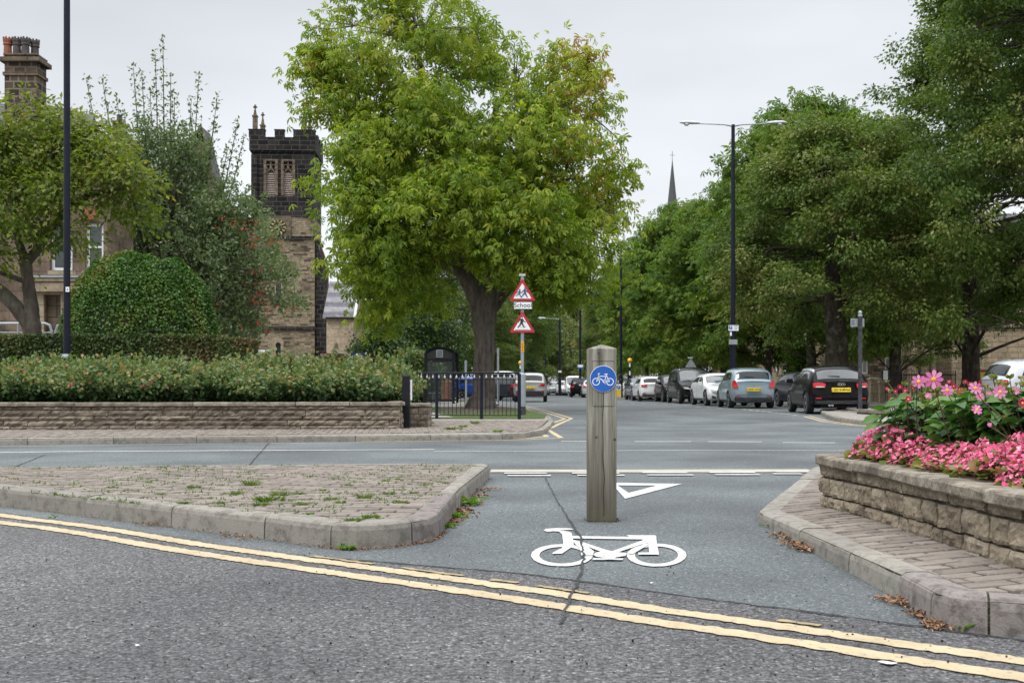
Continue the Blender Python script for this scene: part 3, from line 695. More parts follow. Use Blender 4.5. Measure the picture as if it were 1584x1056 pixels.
for a, b, y, c, d, e_ in ((780, 846, 732.2, 785, 852, 735.8), (885, 958, 732, 893, 966, 735.4), (993, 1063, 731.2, 1001, 1072, 734.8), (1097, 1168, 731, 1106, 1175, 734.3), (1199, 1252, 729.9, 1196, 1240, 733)):
    pxline([(a, y), (b, y)], .10, 'give_way_dash', M['white_line'], .0055); pxline([(c, e_), (d, e_)], .10, 'give_way_dash', M['white_line'], .0055)
# far yellow corner lines
pxline([(560, 682.6), (700, 681.4), (800, 680.2), (868, 676.8)], .075, 'yellow_line', M['yellow'])
pxline([(868, 676.8), (847, 664), (866, 655), (884.5, 646.8), (862, 640), (841, 633.7), (812, 627.5)], .085, 'yellow_line', M['yellow'])
pxline([(700, 679.6), (805, 678.4), (846, 675), (829, 665), (848, 656), (874, 647.4), (852.7, 640.6), (833, 634.3), (806, 628.6)], .085, 'yellow_line', M['yellow'])
pxline([(1244, 643.7), (1273, 651.8), (1318, 657.3), (1354, 660.3), (1500, 666)], .085, 'yellow_line', M['yellow'])
pxline([(1252, 643.0), (1279, 650.4), (1320, 656), (1354, 659)], .07, 'yellow_line', M['yellow'])
for i in range(9):
    t = i/9; x = 1149+(1236-1149)*t; y = 632.8+(642.4-632.8)*t; pxline([(x, y), (x+5.5, y+.5)], .12, 'bay_dash', M['white_line'])
for i in range(12):
    x = 940+i*17; pxline([(x, 621.2+i*.95), (x+7, 621.5+i*.95)], .12, 'bay_dash', M['white_line'])
for a, b, y in ((876, 890, 617), (902, 916, 616.6), (836, 852, 619.5), (850, 862, 626)): pxline([(a, y), (b, y)], .3, 'bay_dash', M['white_line'])
# seams in the tarmac
def crack(pts, wd, zz=.0045, nm='road_crack'):
    q = resample([G(*p) for p in pts], .05); q = [(p.x+random.uniform(-.006, .006), p.y+random.uniform(-.006, .006)) for p in q]
    return marking(ribbon(q, wd, zz, wd*.35), nm, M['crack'])
crack([(843, 737), (858, 768), (882, 806)], .007); crack([(882, 806), (898, 830), (902, 862)], .010)
crack([(902, 862), (902, 874), (897, 892), (889, 912)], .009); crack([(889, 912), (878, 936), (868, 966)], .008, .0085)
crack([(10, 726), (70, 703)], .012, .0005); crack([(382, 723), (416, 684.5)], .012, .0005)
# ---- cycle symbol
def pxpoly(mb, pts, z=.001): return mb.add([G(*p)[:2]+(z,) for p in pts], [tuple(range(len(pts)-1, -1, -1))])
def pxring(mb, cx, cy_, rx, ry, tx, ty, z=.001, n=56, wob=0.02):
    vs = []
    for i in range(n):
        a = 2*PI*i/n; w1 = 1+random.uniform(-wob, wob)*.5
        vs.append(G(cx+rx*w1*math.cos(a), cy_+ry*w1*math.sin(a))[:2]+(z,)); vs.append(G(cx+(rx-tx)*math.cos(a), cy_+(ry-ty)*math.sin(a))[:2]+(z,))
    mb.add(vs, [(2*i, 2*i+1, (2*i+3) % (2*n), (2*i+2) % (2*n)) for i in range(n)])
def px2(pts): return [(740+x/3.52, 680+y/3.52) for x, y in pts]
mb = MB()
for cx, cy_, rx, ry, k in ((455, 628, 168, 60, 34), (970, 627, 162, 62, 38)):
    pxring(mb, 740+cx/3.52, 680+cy_/3.52, rx/3.52, ry/3.52, 45/3.52, 15/3.52)
for k, q in enumerate([[(355, 493), (368, 484), (430, 480), (505, 482), (520, 489), (420, 493), (395, 497), (400, 500), (375, 501)],
          [(395, 497), (440, 500), (452, 512), (505, 512), (500, 502), (470, 496), (420, 491)],
          [(455, 508), (508, 508), (520, 570), (500, 590), (455, 620), (400, 622), (410, 612), (455, 590), (462, 560)],
          [(510, 524), (915, 530), (905, 543), (512, 538)],
          [(805, 520), (965, 521), (965, 530), (900, 529), (820, 528)],
          [(895, 530), (968, 526), (972, 565), (895, 566)],
          [(508, 545), (560, 556), (700, 602), (670, 612), (520, 556)],
          [(905, 545), (960, 548), (750, 618), (690, 622)],
          [(515, 556), (560, 556), (630, 610), (622, 632), (560, 632), (555, 600)],
          [(925, 560), (970, 560), (984, 628), (870, 628), (870, 617), (930, 616)],
          [(905, 566), (930, 572), (840, 626), (815, 622)],
          [(625, 648), (790, 649), (785, 657), (620, 656)],
          [(640, 618), (700, 605), (740, 612), (810, 622), (800, 636), (740, 646), (690, 648), (640, 640), (625, 628)],
          [(690, 640), (760, 636), (735, 655), (705, 655)]]):
    pxpoly(mb, px2(q), .0012+.0003*k)
o = marking(mb, 'cycle_symbol', M['white_line']); tess(o)
mb = MB()      # give-way triangle
A_, B_, C_ = (945, 746.2), (1055, 748.0), (967, 771); a_, b_, c_ = (955, 750.3), (1016, 750.6), (972.5, 762.0)
for q in ([A_, B_, b_, a_], [B_, C_, c_, b_], [C_, A_, a_, c_]): pxpoly(mb, q, .001)
marking(mb, 'give_way_triangle', M['white_line'])
# iron covers and patches
mb = MB(); c = G(1002, 671.5); mb.sheet([(c[0]-.9+1.8*i/15, c[1]+.5*math.sqrt(max(0, 1-((i-7.5)/7.5)**2))) for i in range(16)]+[(c[0]+.9-1.8*i/15, c[1]-.5*math.sqrt(max(0, 1-((i-7.5)/7.5)**2))) for i in range(1, 15)][::1], .0015)
# ------------------------------------------------------------------ stone walls
def wall_face(mb, path, z0, courses, lens, rough, inset=.0, joint=.010, grid=.03, zf=None, seed=0, back=False):
    """rough-faced coursed stones along a path; outward normal is to the right of the path direction"""
    P2 = [Vector((p[0], p[1])) for p in path]; S = [0.0]
    for a, b in zip(P2, P2[1:]): S.append(S[-1]+(b-a).length)
    def at(s):
        for i in range(len(S)-1):
            if s <= S[i+1]+1e-6: break
        t = (s-S[i])/(S[i+1]-S[i]); d = (P2[i+1]-P2[i]).normalized(); return P2[i].lerp(P2[i+1], min(t, 1)), Vector((d.y, -d.x))
    z = z0; rr = random.Random(seed)
    for h in courses:
        s = -rr.uniform(0, lens[0])*.5; s = 0.0
        while s < S[-1]-.02:
            L = min(rr.uniform(*lens), S[-1]-s)
            if S[-1]-s-L < .06: L = S[-1]-s
            g = joint/2; nu = max(2, int(L/grid)); nv = max(2, int(h/grid)); vs = []; dd = rr.uniform(-.004, .006)*rough/.012; zo = rr.uniform(-1, 1)*joint*.25
            for i in range(nu+3):
                u = s+g+(L-2*g)*min(max((i-1)/nu, 0), 1); p, n = at(u); zb = zf(p.x, p.y) if zf else 0
                for j in range(nv+3):
                    v = min(max((j-1)/nv, 0), 1); zz = z+g+zo+(h-2*g)*v; ring_ = i in (0, nu+2) or j in (0, nv+2)
                    if ring_: d = -.022
                    else:
                        e = min((i-1), nu+1-i-0, (j-1), nv+1-j); q = Vector((u*9+seed, zz*9, seed))
                        d = dd+rough*(noise.fractal(q*1.6, .7, 2.1, 4)*1.1)+(-.006 if e == 0 else 0)*rough/.012
                        if e == 0: zz += noise.noise(q*3)*joint*.35
                    vs.append((p.x+n.x*(d-inset), p.y+n.y*(d-inset), zb+zz))
            m_ = nv+3; mb.ti = rr.random()
            mb.add(vs, [(i*m_+j, (i+1)*m_+j, (i+1)*m_+j+1, i*m_+j+1) for i in range(nu+2) for j in range(nv+2)])
            s += L
        z += h
def coping(mb, path, z, h, d_out, width, lens, rough=.003, seed=5, zf=None, joint=.006):
    P2 = [Vector((p[0], p[1])) for p in path]; S = [0.0]
    for a, b in zip(P2, P2[1:]): S.append(S[-1]+(b-a).length)
    def at(s):
        for i in range(len(S)-1):
            if s <= S[i+1]+1e-6: break
        t = (s-S[i])/(S[i+1]-S[i]); d = (P2[i+1]-P2[i]).normalized(); return P2[i].lerp(P2[i+1], min(max(t, 0), 1)), Vector((d.y, -d.x))
    rr = random.Random(seed); s = 0.0
    while s < S[-1]-.05:
        L = min(rr.uniform(*lens), S[-1]-s); g = joint/2; k = max(2, int(L/.05)); vs = []; mb.ti = rr.random(); dz = rr.uniform(-.004, .004)
        pr_ = [(-d_out+.006, 0), (-d_out, .008), (-d_out, h-.012), (-d_out+.008, h-.002), (-d_out+.03, h), (width*.5-d_out, h+.001), (width-d_out-.02, h), (width-d_out, h-.01), (width-d_out, 0)]
        for i in range(k+1):
            u = s+g+(L-2*g)*i/k; p, n = at(u); zb = zf(p.x, p.y) if zf else 0; chip = .012 if i in (0, k) else 0
            for q, (o_, zz) in enumerate(pr_):
                nn = noise.fractal(Vector((u*7+seed, o_*20, zz*30)), .7, 2.1, 3)*rough
                if q in (2, 3) and rr.random() < .25: nn += .003
                vs.append((p.x-n.x*(o_+nn), p.y-n.y*(o_+nn), zb+z+zz+dz+nn*.6-(chip*.3 if q in (2, 3) else 0)))
        m_ = len(pr_)
        mb.add(vs, [(i*m_+j, i*m_+(j+1) % m_, (i+1)*m_+(j+1) % m_, (i+1)*m_+j) for i in range(k) for j in range(m_)]+[tuple(range(m_))[::-1], tuple(range(k*m_, (k+1)*m_))])
        s += L
# right flower planter : the wall runs towards the camera at X about 1.78, the end face turns right
PW = [(4.6, 6.72), (1.86, 6.50), (1.80, 6.44), (1.82, 5.5), (1.79, 4.5), (1.765, 3.9), (1.80, 3.74), (1.95, 3.66), (4.6, 3.35)]
pl = thing('stone_planter', 'low sandstone planter wall with thick coping, beside the cycle lane', 'planter', (2.6, 5, 0))
mb = MB(); path = PW[::-1]; path = [(a, b) for a, b in PW]
# outward normal must point to -x on the long run: path goes from far to near so right-hand side is -x
wall_face(mb, path, .045, [.075, .105, .085], (.13, .30), .013, zf=lambda x, y: kz(y)-.055+.012, seed=3, joint=.012, grid=.017)
mb.build('wall', M['stoneR'], pl, smooth=False)
mb = MB(); pp = offset([Vector(p) for p in PW], .024)
pi_ = offset([Vector(p) for p in PW], .15)
for i in range(len(PW)-1): mb.prism([tuple(pp[i]), tuple(pp[i+1]), tuple(pi_[i+1]), tuple(pi_[i])][::-1], .03, .325)
mb.build('mortar_core', M['mortar'], pl)
mb = MB(); cz = lambda x, y: kz(y)*.35-.03
coping(mb, PW, .318, .055, .030, .20, (.33, .62), .004, zf=cz, seed=9); mb.build('coping', M['coping'], pl)
mb = MB(); ring = [(p.x, p.y, .33) for p in pi_]+[(4.6, 6.6, .33)]; mb.add([(p.x, p.y, .335) for p in offset([Vector(p) for p in PW], .10)], [tuple(range(len(PW)))[::-1]])
o = mb.build('soil', M['soil'], pl); tess(o)
# left low wall in front of the rose bed
LW = [(-16, 16.9), (-9, 17.35), (-6.0, 17.62), (-3.2, 17.75), (-1.80, 17.8)]
lw = thing('garden_wall', 'long low gritstone wall with flat coping in front of the rose bed', 'wall', (-6, 17.6, 0.09))
mb = MB(); LWr = LW
wall_face(mb, LWr, .075, [.075, .085, .07, .095, .06], (.35, 1.0), .028, seed=21, joint=.012, grid=.05)
wall_face(mb, [(-1.80, 17.80), (-1.80, 19.4)], .075, [.09, .10, .085, .11], (.2, .45), .02, seed=22, joint=.012, grid=.05)
mb.build('wall', M['stoneL'], lw)
mb = MB(); a = offset([Vector(p) for p in LW], .022); b = offset([Vector(p) for p in LW], .30)
for i in range(len(LW)-1): mb.prism([tuple(a[i]), tuple(a[i+1]), tuple(b[i+1]), tuple(b[i])], .05, .46)
mb.b2(-2.05, -1.825, 18.1, 19.4, .05, .46); mb.build('mortar_core', M['mortar'], lw)
mb = MB(); coping(mb, LW, .462, .062, .03, .36, (.8, 1.9), .006, seed=4, joint=.012); coping(mb, [(-1.80, 18.08), (-1.80, 19.4)], .462, .062, .03, .3, (.5, .9), .006, seed=5); mb.build('coping', M['coping'], lw)
tag(MB().sheet([(-16, 17.3), (-2.0, 18.0), (-2.0, 23), (-16, 23)], .40).build('flower_bed_soil', M['soil']), kind='structure')
# the taller pier where that wall ends, seen beyond the post
pr_ = thing('wall_pier', 'short rough stone pier behind the black end post', 'pier', (-1.55, 18.9, .09))
mb = MB(); wall_face(mb, [(-1.78, 18.75), (-1.42, 18.75)], .085, [.12, .10, .13], (.15, .25), .02, seed=31, grid=.05); wall_face(mb, [(-1.42, 18.75), (-1.42, 19.5)], .085, [.12, .10, .13], (.2, .3), .02, seed=32, grid=.05)
mb.build('wall', M['stoneL'], pr_); MB().b2(-1.78, -1.44, 18.78, 19.5, .08, .43).build('mortar_core', M['mortar'], pr_)
mb = MB(); coping(mb, [(-1.80, 18.75), (-1.40, 18.75)], .435, .05, .02, .75, (.5, .6), .004); mb.build('coping', M['coping'], pr_)
# black end post
c = (-1.76, 18.35)
ep = thing('end_post', 'black square post with white reflector strip at the end of the low wall', 'post', (c[0], c[1], .09))
mb = MB(); mb.box((c[0], c[1], .52), (.125, .14, .86)); mb.box((c[0], c[1], .965), (.125, .14, .03), taper=.6); mb.build('shaft', M['iron'], ep, bevel=.006)
MB().box((c[0]+.082, c[1]-.01, .72), (.03, .05, .34)).build('reflector', M['white'], ep)

# ------------------------------------------------------------------ timber bollard
bx0, bx1 = G(910.2, 806)[0], G(954, 806)[0]; by = G(930, 806)[1]; bw_ = bx1-bx0; bc = ((bx0+bx1)/2, by+bw_/2)
bo = thing('timber_bollard', 'weathered square timber bollard with a blue cycle sign, standing in the cycle lane', 'bollard', (bc[0], bc[1], 0))
mb = MB(); h0 = .972; n = 26; hw = bw_/2; c = .003
ringp = []
per = [(-hw+c, -hw), (hw-c, -hw), (hw, -hw+c), (hw, hw-c), (hw-c, hw), (-hw+c, hw), (-hw, hw-c), (-hw, -hw+c)]
zs = [-.01, 0, .2, .4, .6, .8, h0-.004, h0+.002]
for i, z in enumerate(zs):
    s_ = .985 if i == len(zs)-1 else 1
    for p in per: ringp.append((bc[0]+p[0]*s_+random.uniform(-.0008, .0008), bc[1]+p[1]*s_+random.uniform(-.0008, .0008), z))
fs = [(i*8+j, i*8+(j+1) % 8, (i+1)*8+(j+1) % 8, (i+1)*8+j) for i in range(len(zs)-1) for j in range(8)]
ap = len(ringp); ringp.append((bc[0], bc[1], .998)); fs += [((len(zs)-1)*8+j, (len(zs)-1)*8+(j+1) % 8, ap) for j in range(8)]
mb.add(ringp, fs); mb.build('shaft', M['wood'], bo)
yf = by
mb = MB()   # the drying split down the middle and the carpentry cuts round the sign housing
k = 40
for i in range(k):
    z0_, z1_ = .03+.80*i/k, .03+.80*(i+1)/k; xx = lambda z: bc[0]+.004+.004*math.sin(z*9)+.002*math.sin(z*31); wd = (lambda z: .0012+.0014*abs(math.sin(z*5+.6)))
    mb.add([(xx(z0_)-wd(z0_), yf-.0012, z0_), (xx(z0_)+wd(z0_), yf-.0012, z0_), (xx(z1_)+wd(z1_), yf-.0012, z1_), (xx(z1_)-wd(z1_), yf-.0012, z1_)], [(0, 1, 2, 3)])
mb.build('split', M['wood_dark'], bo)
def pz(py): return CAMH+(HOR-py)*by/FPX
def pxx(px): return (px-792)*by/FPX
mb = MB()
mb.b2(pxx(916), pxx(950), yf-.0014, yf+.001, pz(558.6), pz(558.0)); mb.b2(pxx(917), pxx(950), yf-.0014, yf+.001, pz(628.3), pz(627.7))
mb.b2(pxx(916.2), pxx(916.5), yf-.0014, yf+.001, pz(627), pz(559)); mb.b2(pxx(949.7), pxx(950), yf-.0014, yf+.001, pz(627), pz(559)); mb.build('saw_cut', M['wood_dark'], bo)
for px, py, r_ in ((926.5, 545.5, .0042), (922.5, 675.5, .005), (951, 679, .005), (930.5, 628, .003)):
    mb = MB(); mb.lathe((pxx(px), yf-.002, pz(py)), [(r_*1.6, .001), (r_, 0), (r_*.4, -.0004)][::-1], 12, 'y'); mb.build('knot', M['knot'], bo)
sx, sz, sr = pxx(933), pz(585.8), .0745
sg = thing('cycle_sign', 'round blue sign with a white bicycle symbol on the timber bollard', 'sign', (sx, yf-.004, sz))
MB().lathe((sx, yf-.004, sz), [(sr, .003), (sr, -.001), (sr-.001, -.002)][::-1], 48, 'y').build('backing', M['signwhite'], sg)
MB().lathe((sx, yf-.004, sz), [(sr-.0022, -.0005), (sr-.0022, -.0028)][::-1], 48, 'y').build('face', M['blue'], sg)
def sp(px, py): return (pxx(890+px/10.56), pz(520+py/10.56))      # from the enlarged crop of the sign
mb = MB(); ys = yf-.0075
def bar(a, b, wd, y=ys):
    a, b = Vector(sp(*a)), Vector(sp(*b)); d = (b-a).normalized(); n = Vector((-d.y, d.x))*wd/2*by/FPX/10.56
    mb.ext([tuple(a+n), tuple(a-n), tuple(b-n), tuple(b+n)], y, y+.0008)
def rring(cx, cy_, r1, r2, n=32):
    x, z = sp(cx, cy_); k_ = by/FPX/10.56; vs = []
    for i in range(n):
        a = 2*PI*i/n
        for r_ in (r1, r2): vs.append((x+r_*k_*math.cos(a), ys, z+r_*k_*math.sin(a)))
    mb.add(vs, [(2*i, 2*i+1, (2*i+3) % (2*n), (2*i+2) % (2*n)) for i in range(n)])
rring(337, 741, 62, 49); rring(564, 741, 62, 49); rring(470, 735, 27, 18)
for a, b, wd in (((345, 740), (378, 650), 14), ((378, 650), (378, 612), 14), ((366, 612), (400, 606), 13), ((378, 652), (500, 652), 13), ((384, 680), (452, 722), 16), ((505, 625), (480, 725), 13),
                 ((505, 640), (560, 738), 13), ((474, 618), (528, 618), 15), ((480, 738), (560, 738), 12), ((452, 722), (488, 778), 10), ((375, 640), (392, 690), 12), ((476, 770), (496, 778), 12)): bar(a, b, wd)
mb.build('bicycle_symbol', M['signwhite'], sg)
for px, py in ((317, 572), (585, 570), (310, 836), (577, 833)):
    x, z = sp(px, py); MB().lathe((x, yf-.0078, z), [(.0035, .001), (.0032, -.0006), (.001, -.001)][::-1], 10, 'y').build('screw', M['rust'], sg)

# ------------------------------------------------------------------ guard rail at the corner
gr = thing('guard_railing', 'black pedestrian guard railing with pale drop finials, at the far corner', 'railing', (-1.1, 23.9, .09))
A, B = Vector((-2.55, 24.05)), Vector((.155, 23.55)); zt, zb_ = 1.09, .155
def gp(t): q = A.lerp(B, t); return q
for t in (0.0, .34, .70, 1.0):
    q = gp(t); MB().box((q.x, q.y, .09+.48), (.065, .06, .98), .18).build('post', M['iron_blue'], gr)
mb = MB()
for z, wd in ((1.075, .035), (.935, .02), (.165, .022)): mb.tube([(A.x, A.y, z), (B.x, B.y, z)], wd/2, 6)
mb.build('rail', M['iron'], gr)
NB = 30
for i in range(1, NB):
    if i in (10, 21): continue
    q = gp(i/NB); MB().tube([(q.x, q.y, .165), (q.x, q.y, 1.075)], .0075, 5).build('baluster', M['iron'], gr)
for i in range(1, 21):
    q = gp((i+.5)/21); MB().lathe((q.x, q.y, .960), [(.003, .0), (.020, .012), (.022, .03), (.010, .055), (.005, .09)], 8).build('finial', M['galvl'], gr)

# ------------------------------------------------------------------ school warning sign post
py_ = 27.0; sxp = P(808, 600, py_)[0]; ss = py_/FPX
sp_ = thing('warning_sign_post', 'grey post carrying two red triangle signs and a School plate, by the railing', 'sign post', (sxp, py_, .085))
MB().tube([(sxp, py_, .085), (sxp, py_, 1.08), (sxp, py_, 1.12)], [.084, .084, .055], 16).build('base', M['galv'], sp_)
mb = MB(); mb.tube([(sxp, py_, 1.1), (sxp, py_, P(0, 428, py_)[2])], .042, 14); mb.build('pole', M['galv'], sp_)
MB().tube([(sxp, py_, .075), (sxp, py_, .3)], .0855, 16).build('stained_foot', M['iron_worn'], sp_)
def rtri(cx, z0_, z1_, half, r_):
    V_ = [Vector((cx-half, z0_)), Vector((cx+half, z0_)), Vector((cx, z1_))]; o_ = []
    for i in range(3):
        p, a, b = V_[i], (V_[i-1]-V_[i]).normalized(), (V_[(i+1) % 3]-V_[i]).normalized(); s0, s1 = p+a*r_, p+b*r_
        for t in (0, .5, 1): q = s0.lerp(s1, t); o_.append(tuple(q.lerp(p, .35 if t == .5 else 0)))
    return o_
def tri_sign(pyt, pyb, nm):
    zt_, zb2 = P(0, pyt, py_)[2], P(0, pyb, py_)[2]; half = (zt_-zb2)/1.73*1.03
    MB().ext(rtri(sxp, zb2, zt_, half, .04), py_-.066, py_-.06).build('sign_backing', M['red'], sp_)
    k = .055; MB().ext(rtri(sxp, zb2+k, zt_-2.1*k, half-1.85*k, .012), py_-.0685, py_-.066).build('sign_face', M['white'], sp_)
    return zb2
def poly_s(mb, pts, o_, y, k):       # pts in crop pixels (8.8 per photo px)
    mb.ext([(P(780+x/8.8, 0, py_)[0], P(0, 410+y_/8.8, py_)[2]) for x, y_ in pts][::-1], y, y+.0015)
tri_sign(431, 465.5, 'a'); tri_sign(480.5, 514.5, 'b')
def figure(mb, y, parts):
    for a, b, wd in parts:
        A3, B3 = Vector((P(780+a[0]/8.8, 0, py_)[0], P(0, 410+a[1]/8.8, py_)[2])), Vector((P(780+b[0]/8.8, 0, py_)[0], P(0, 410+b[1]/8.8, py_)[2]))
        d = (B3-A3).normalized(); n_ = Vector((-d.y, d.x))*wd*ss/8.8/2; e_ = d*wd*ss/8.8*.25
        mb.ext([tuple(A3-e_+n_), tuple(A3-e_-n_), tuple(B3+e_-n_), tuple(B3+e_+n_)], y, y+.001); y -= .00015
def headc(mb, x, y_, r_, y):
    mb.lathe((P(780+x/8.8, 0, py_)[0], y, P(0, 410+y_/8.8, py_)[2]), [(r_*ss/8.8, 0), (r_*ss/8.8, -.001)][::-1], 14, 'y')
mb = MB(); ysn = py_-.0705
figure(mb, ysn, [((282, 340), (280, 385), 34), ((280, 380), (296, 408), 24), ((296, 408), (314, 442), 17), ((276, 385), (254, 412), 20), ((254, 412), (234, 440), 14), ((284, 340), (306, 362), 14), ((306, 362), (326, 380), 11), ((270, 342), (246, 364), 14), ((246, 364), (240, 382), 11)])
headc(mb, 282, 318, 12, ysn)
figure(mb, ysn-.0015, [((210, 356), (206, 388), 26), ((206, 385), (214, 412), 18), ((214, 412), (232, 444), 13), ((200, 386), (182, 412), 15), ((182, 412), (156, 424), 11), ((214, 358), (232, 384), 11), ((204, 358), (176, 378), 11), ((176, 378), (170, 396), 9)])
headc(mb, 211, 338, 11, ysn); mb.build('running_children_symbol', M['figblue'], sp_)
mb = MB(); figure(mb, ysn, [((240, 740), (236, 785), 38), ((238, 785), (256, 820), 20), ((256, 820), (274, 852), 15), ((232, 788), (212, 820), 20), ((212, 820), (186, 850), 14), ((250, 738), (268, 768), 14), ((268, 768), (290, 778), 11), ((228, 735), (204, 752), 14), ((204, 752), (198, 778), 11)])
headc(mb, 244, 706, 12, ysn); mb.build('walking_figure_symbol', M['black'], sp_)
for i in range(12): x = 150+i*18; MB().ext([(P(780+a/8.8, 0, py_)[0], P(0, 410+b/8.8, py_)[2]) for a, b in ((x, 886), (x+11, 886), (x+11, 876), (x, 876))], ysn, ysn+.001).build('crossing_stud', M['black'], sp_)
for i in range(7): x = 180+i*18; MB().ext([(P(780+a/8.8, 0, py_)[0], P(0, 410+b/8.8, py_)[2]) for a, b in ((x, 846), (x+9, 846), (x+9, 841), (x, 841))], ysn+.0005, ysn+.001).build('crossing_stud', M['black'], sp_)
x0, x1 = P(794.3, 0, py_)[0], P(823.5, 0, py_)[0]; z0_, z1_ = P(0, 478.6, py_)[2], P(0, 466.8, py_)[2]
MB().b2(x0, x1, py_-.066, py_-.06, z0_, z1_).build('plate_border', M['black'], sp_); MB().b2(x0+.012, x1-.012, py_-.0685, py_-.066, z0_+.012, z1_-.012).build('plate', M['white'], sp_)
o = text_mesh('School', .155, M['black'], 'lettering', .0016, 1.05); o.rotation_euler = (R(90), 0, 0); o.location = Vector(((x0+x1)/2, py_-.070, (z0_+z1_)/2+.002))-sp_.location; o.parent = sp_
zt_ = P(0, 427, py_)[2]; mb = MB(); mb.tube([(sxp, py_, zt_-.06), (sxp, py_, zt_)], .03, 8); mb.b2(sxp-.075, sxp+.075, py_-.05, py_+.05, zt_, zt_+.05); mb.build('sign_light', M['galvl'], sp_)
zo = P(0, 537, py_)[2]; MB().b2(sxp-.03, sxp+.04, py_-.048, py_-.035, zo-.12, zo+.14).build('sticker', M['orange'], sp_)
for i in range(5): MB().b2(sxp-.012+.003*(i % 2), sxp+.022, py_-.0492, py_-.048, zo-.085+i*.042, zo-.07+i*.042).build('sticker_print', M['black'], sp_)

# ------------------------------------------------------------------ lamp posts
def lamp_head(mb, mb2, x, y, z, sx_, L=.78):
    pr2 = [(0, .05), (.12, .075), (.35, .095), (.6, .085), (.74, .045), (.78, .012)]; vs = []; n = 12
    for (t, r_) in pr2:
        for j in range(n):
            a = 2*PI*j/n; zz = math.sin(a); vs.append((x+sx_*t*L/.78, y+math.cos(a)*r_*1.25, z+(zz*r_*(1.0 if zz > 0 else .45))+.035*t))
    mb.add(vs, [(i*n+j, i*n+(j+1) % n, (i+1)*n+(j+1) % n, (i+1)*n+j) for i in range(len(pr2)-1) for j in range(n)]+[tuple(range(n))[::-1], tuple(range(5*n, 6*n))])
    mb2.lathe((x+sx_*.50*L/.78, y, z-.045), [(.10, .03), (.10, -.01), (.06, -.045), (.01, -.055)][::-1], 12)
def lamp(name, label, x, y, H, arms, r0=.055, r1=.045, base=1.4, rb=.075, group='black street lamps', z0=.09, dirv=None):
    t = thing(name, label, 'street lamp', (x, y, z0), 0, group)
    MB().tube([(x, y, z0), (x, y, z0+base), (x, y, z0+base+.05)], [rb, rb, r0*1.05], 14).build('base', M['iron_blue'], t)
    MB().tube([(x, y, z0+base), (x, y, H)], [r0, r1], 12).build('column', M['iron_blue'], t)
    for s in arms:
        mb = MB(); mb.tube([(x, y, H-.06), (x+s*.35, y, H+.0), (x+s*1.35, y, H+.04)], [.04, .025, .02], 8); mb.build('arm', M['galv'], t)
        h, g = MB(), MB(); lamp_head(h, g, x+s*1.3, y, H+.05, s); ho = h.build('lantern', M['galvl'], t, smooth=True); g.build('bowl', M['glass_lamp'], ho, smooth=True)
    return t
x, y, _ = P(1134, 600, 42.6); Hh = P(0, 193, 42.6)[2]
dl = lamp('street_lamp', 'tall black street lamp with two lanterns, behind the light blue hatchback', x, y, Hh, (-1, 1), .095, .07, 2.4, .12)
def plate(parent, px, py, pw, ph, Y, mat, name='plate', off=.13, th=.02):
    x_, _, z_ = P(px, py, Y); w_, h_ = pw*Y/FPX, ph*Y/FPX; return MB().box((x_, Y-off, z_), (w_, th, h_)).build(name, mat, parent)
plate(dl, 1133.5, 507.5, 15.5, 8.6, 42.6, M['white'], 'parking_sign', .14)
plate(dl, 1129, 507, 5.2, 5.2, 42.6, M['blue'], 'parking_symbol_panel', .152, .004)
o = text_mesh('P', .13, M['white'], 'lettering', .001); o.rotation_euler = (R(90), 0, 0); o.location = Vector((P(1129, 507, 42.6)[0], 42.6-.1555, P(0, 507.2, 42.6)[2]))-dl.location; o.parent = dl
mb = MB()
for i in range(3): q = P(1137, 504.5+i*2.5, 42.6); mb.box((q[0], 42.6-.1515, q[2]), (.15-.03*i, .002, .018))
mb.build('sign_print', M['figblue'], dl)
plate(dl, 1129.5, 516.5, 3, 6, 42.6, M['white'], 'small_notice', .13); plate(dl, 1133, 529, 13, 7.5, 42.6, M['galv'], 'grey_bracket_sign', .13)
# left lamp post in the rose bed: runs out of the top of the frame
x, y, _ = P(103.5, 600, 22.0)
ll = lamp('street_lamp', 'dark lamp post rising from the rose bed in front of the clipped dome bush', x, y, 9.6, (1,), .068, .06, P(0, 549, 22)[2]-.55, .10, z0=.4)
MB().tube([(x, y, P(0, 551, 22)[2]-.02), (x, y, P(0, 549, 22)[2]+.02)], [.105, .085], 14).build('collar', M['galv'], ll)
q = P(106.5, 448, 22); MB().box((q[0], 22-.065, q[2]), (.07, .012, .10)).build('number_plate', M['white'], ll); 
o = text_mesh('8', .05, M['black'], 'lettering'); o.rotation_euler = (R(90), 0, 0); o.location = Vector((q[0], 22-.0725, q[2]))-ll.location; o.parent = ll
for px, Y, pyt, arm, lab, sgn in ((897.5, 92, 395, (), 'black lamp column rising into leaves above the dark off-roader, with a blue and white sign', (897.5, 566)),
                      (866, 104, 493, (-1,), 'black street lamp with one lantern above the white parked cars', (866, 574.5)),
                      (843.5, 122, 513, (1,), 'thin black street lamp behind the silver-grey off-roader, with a small white plate', (844, 578.5)),
                      (829, 150, 480, (), 'faint thin black lamp column furthest down the avenue', None),
                      (960.5, 78, 380, (), 'thick black lamp column beside the zebra crossing beacon', None)):
    x, y, _ = P(px, 600, Y); H_ = P(0, pyt, Y)[2]
    o = lamp('street_lamp', lab, x, y, H_, arm, .10, .08, 1.6, .14)
    if sgn: plate(o, sgn[0], sgn[1], 8 if px > 890 else 5, 4.2 if px > 890 else 3, Y, M['white'], 'plate', .16)
    if sgn and px > 890: plate(o, sgn[0], sgn[1]+3, 9.5, 2.2, Y, M['blue'], 'lower_plate', .17)
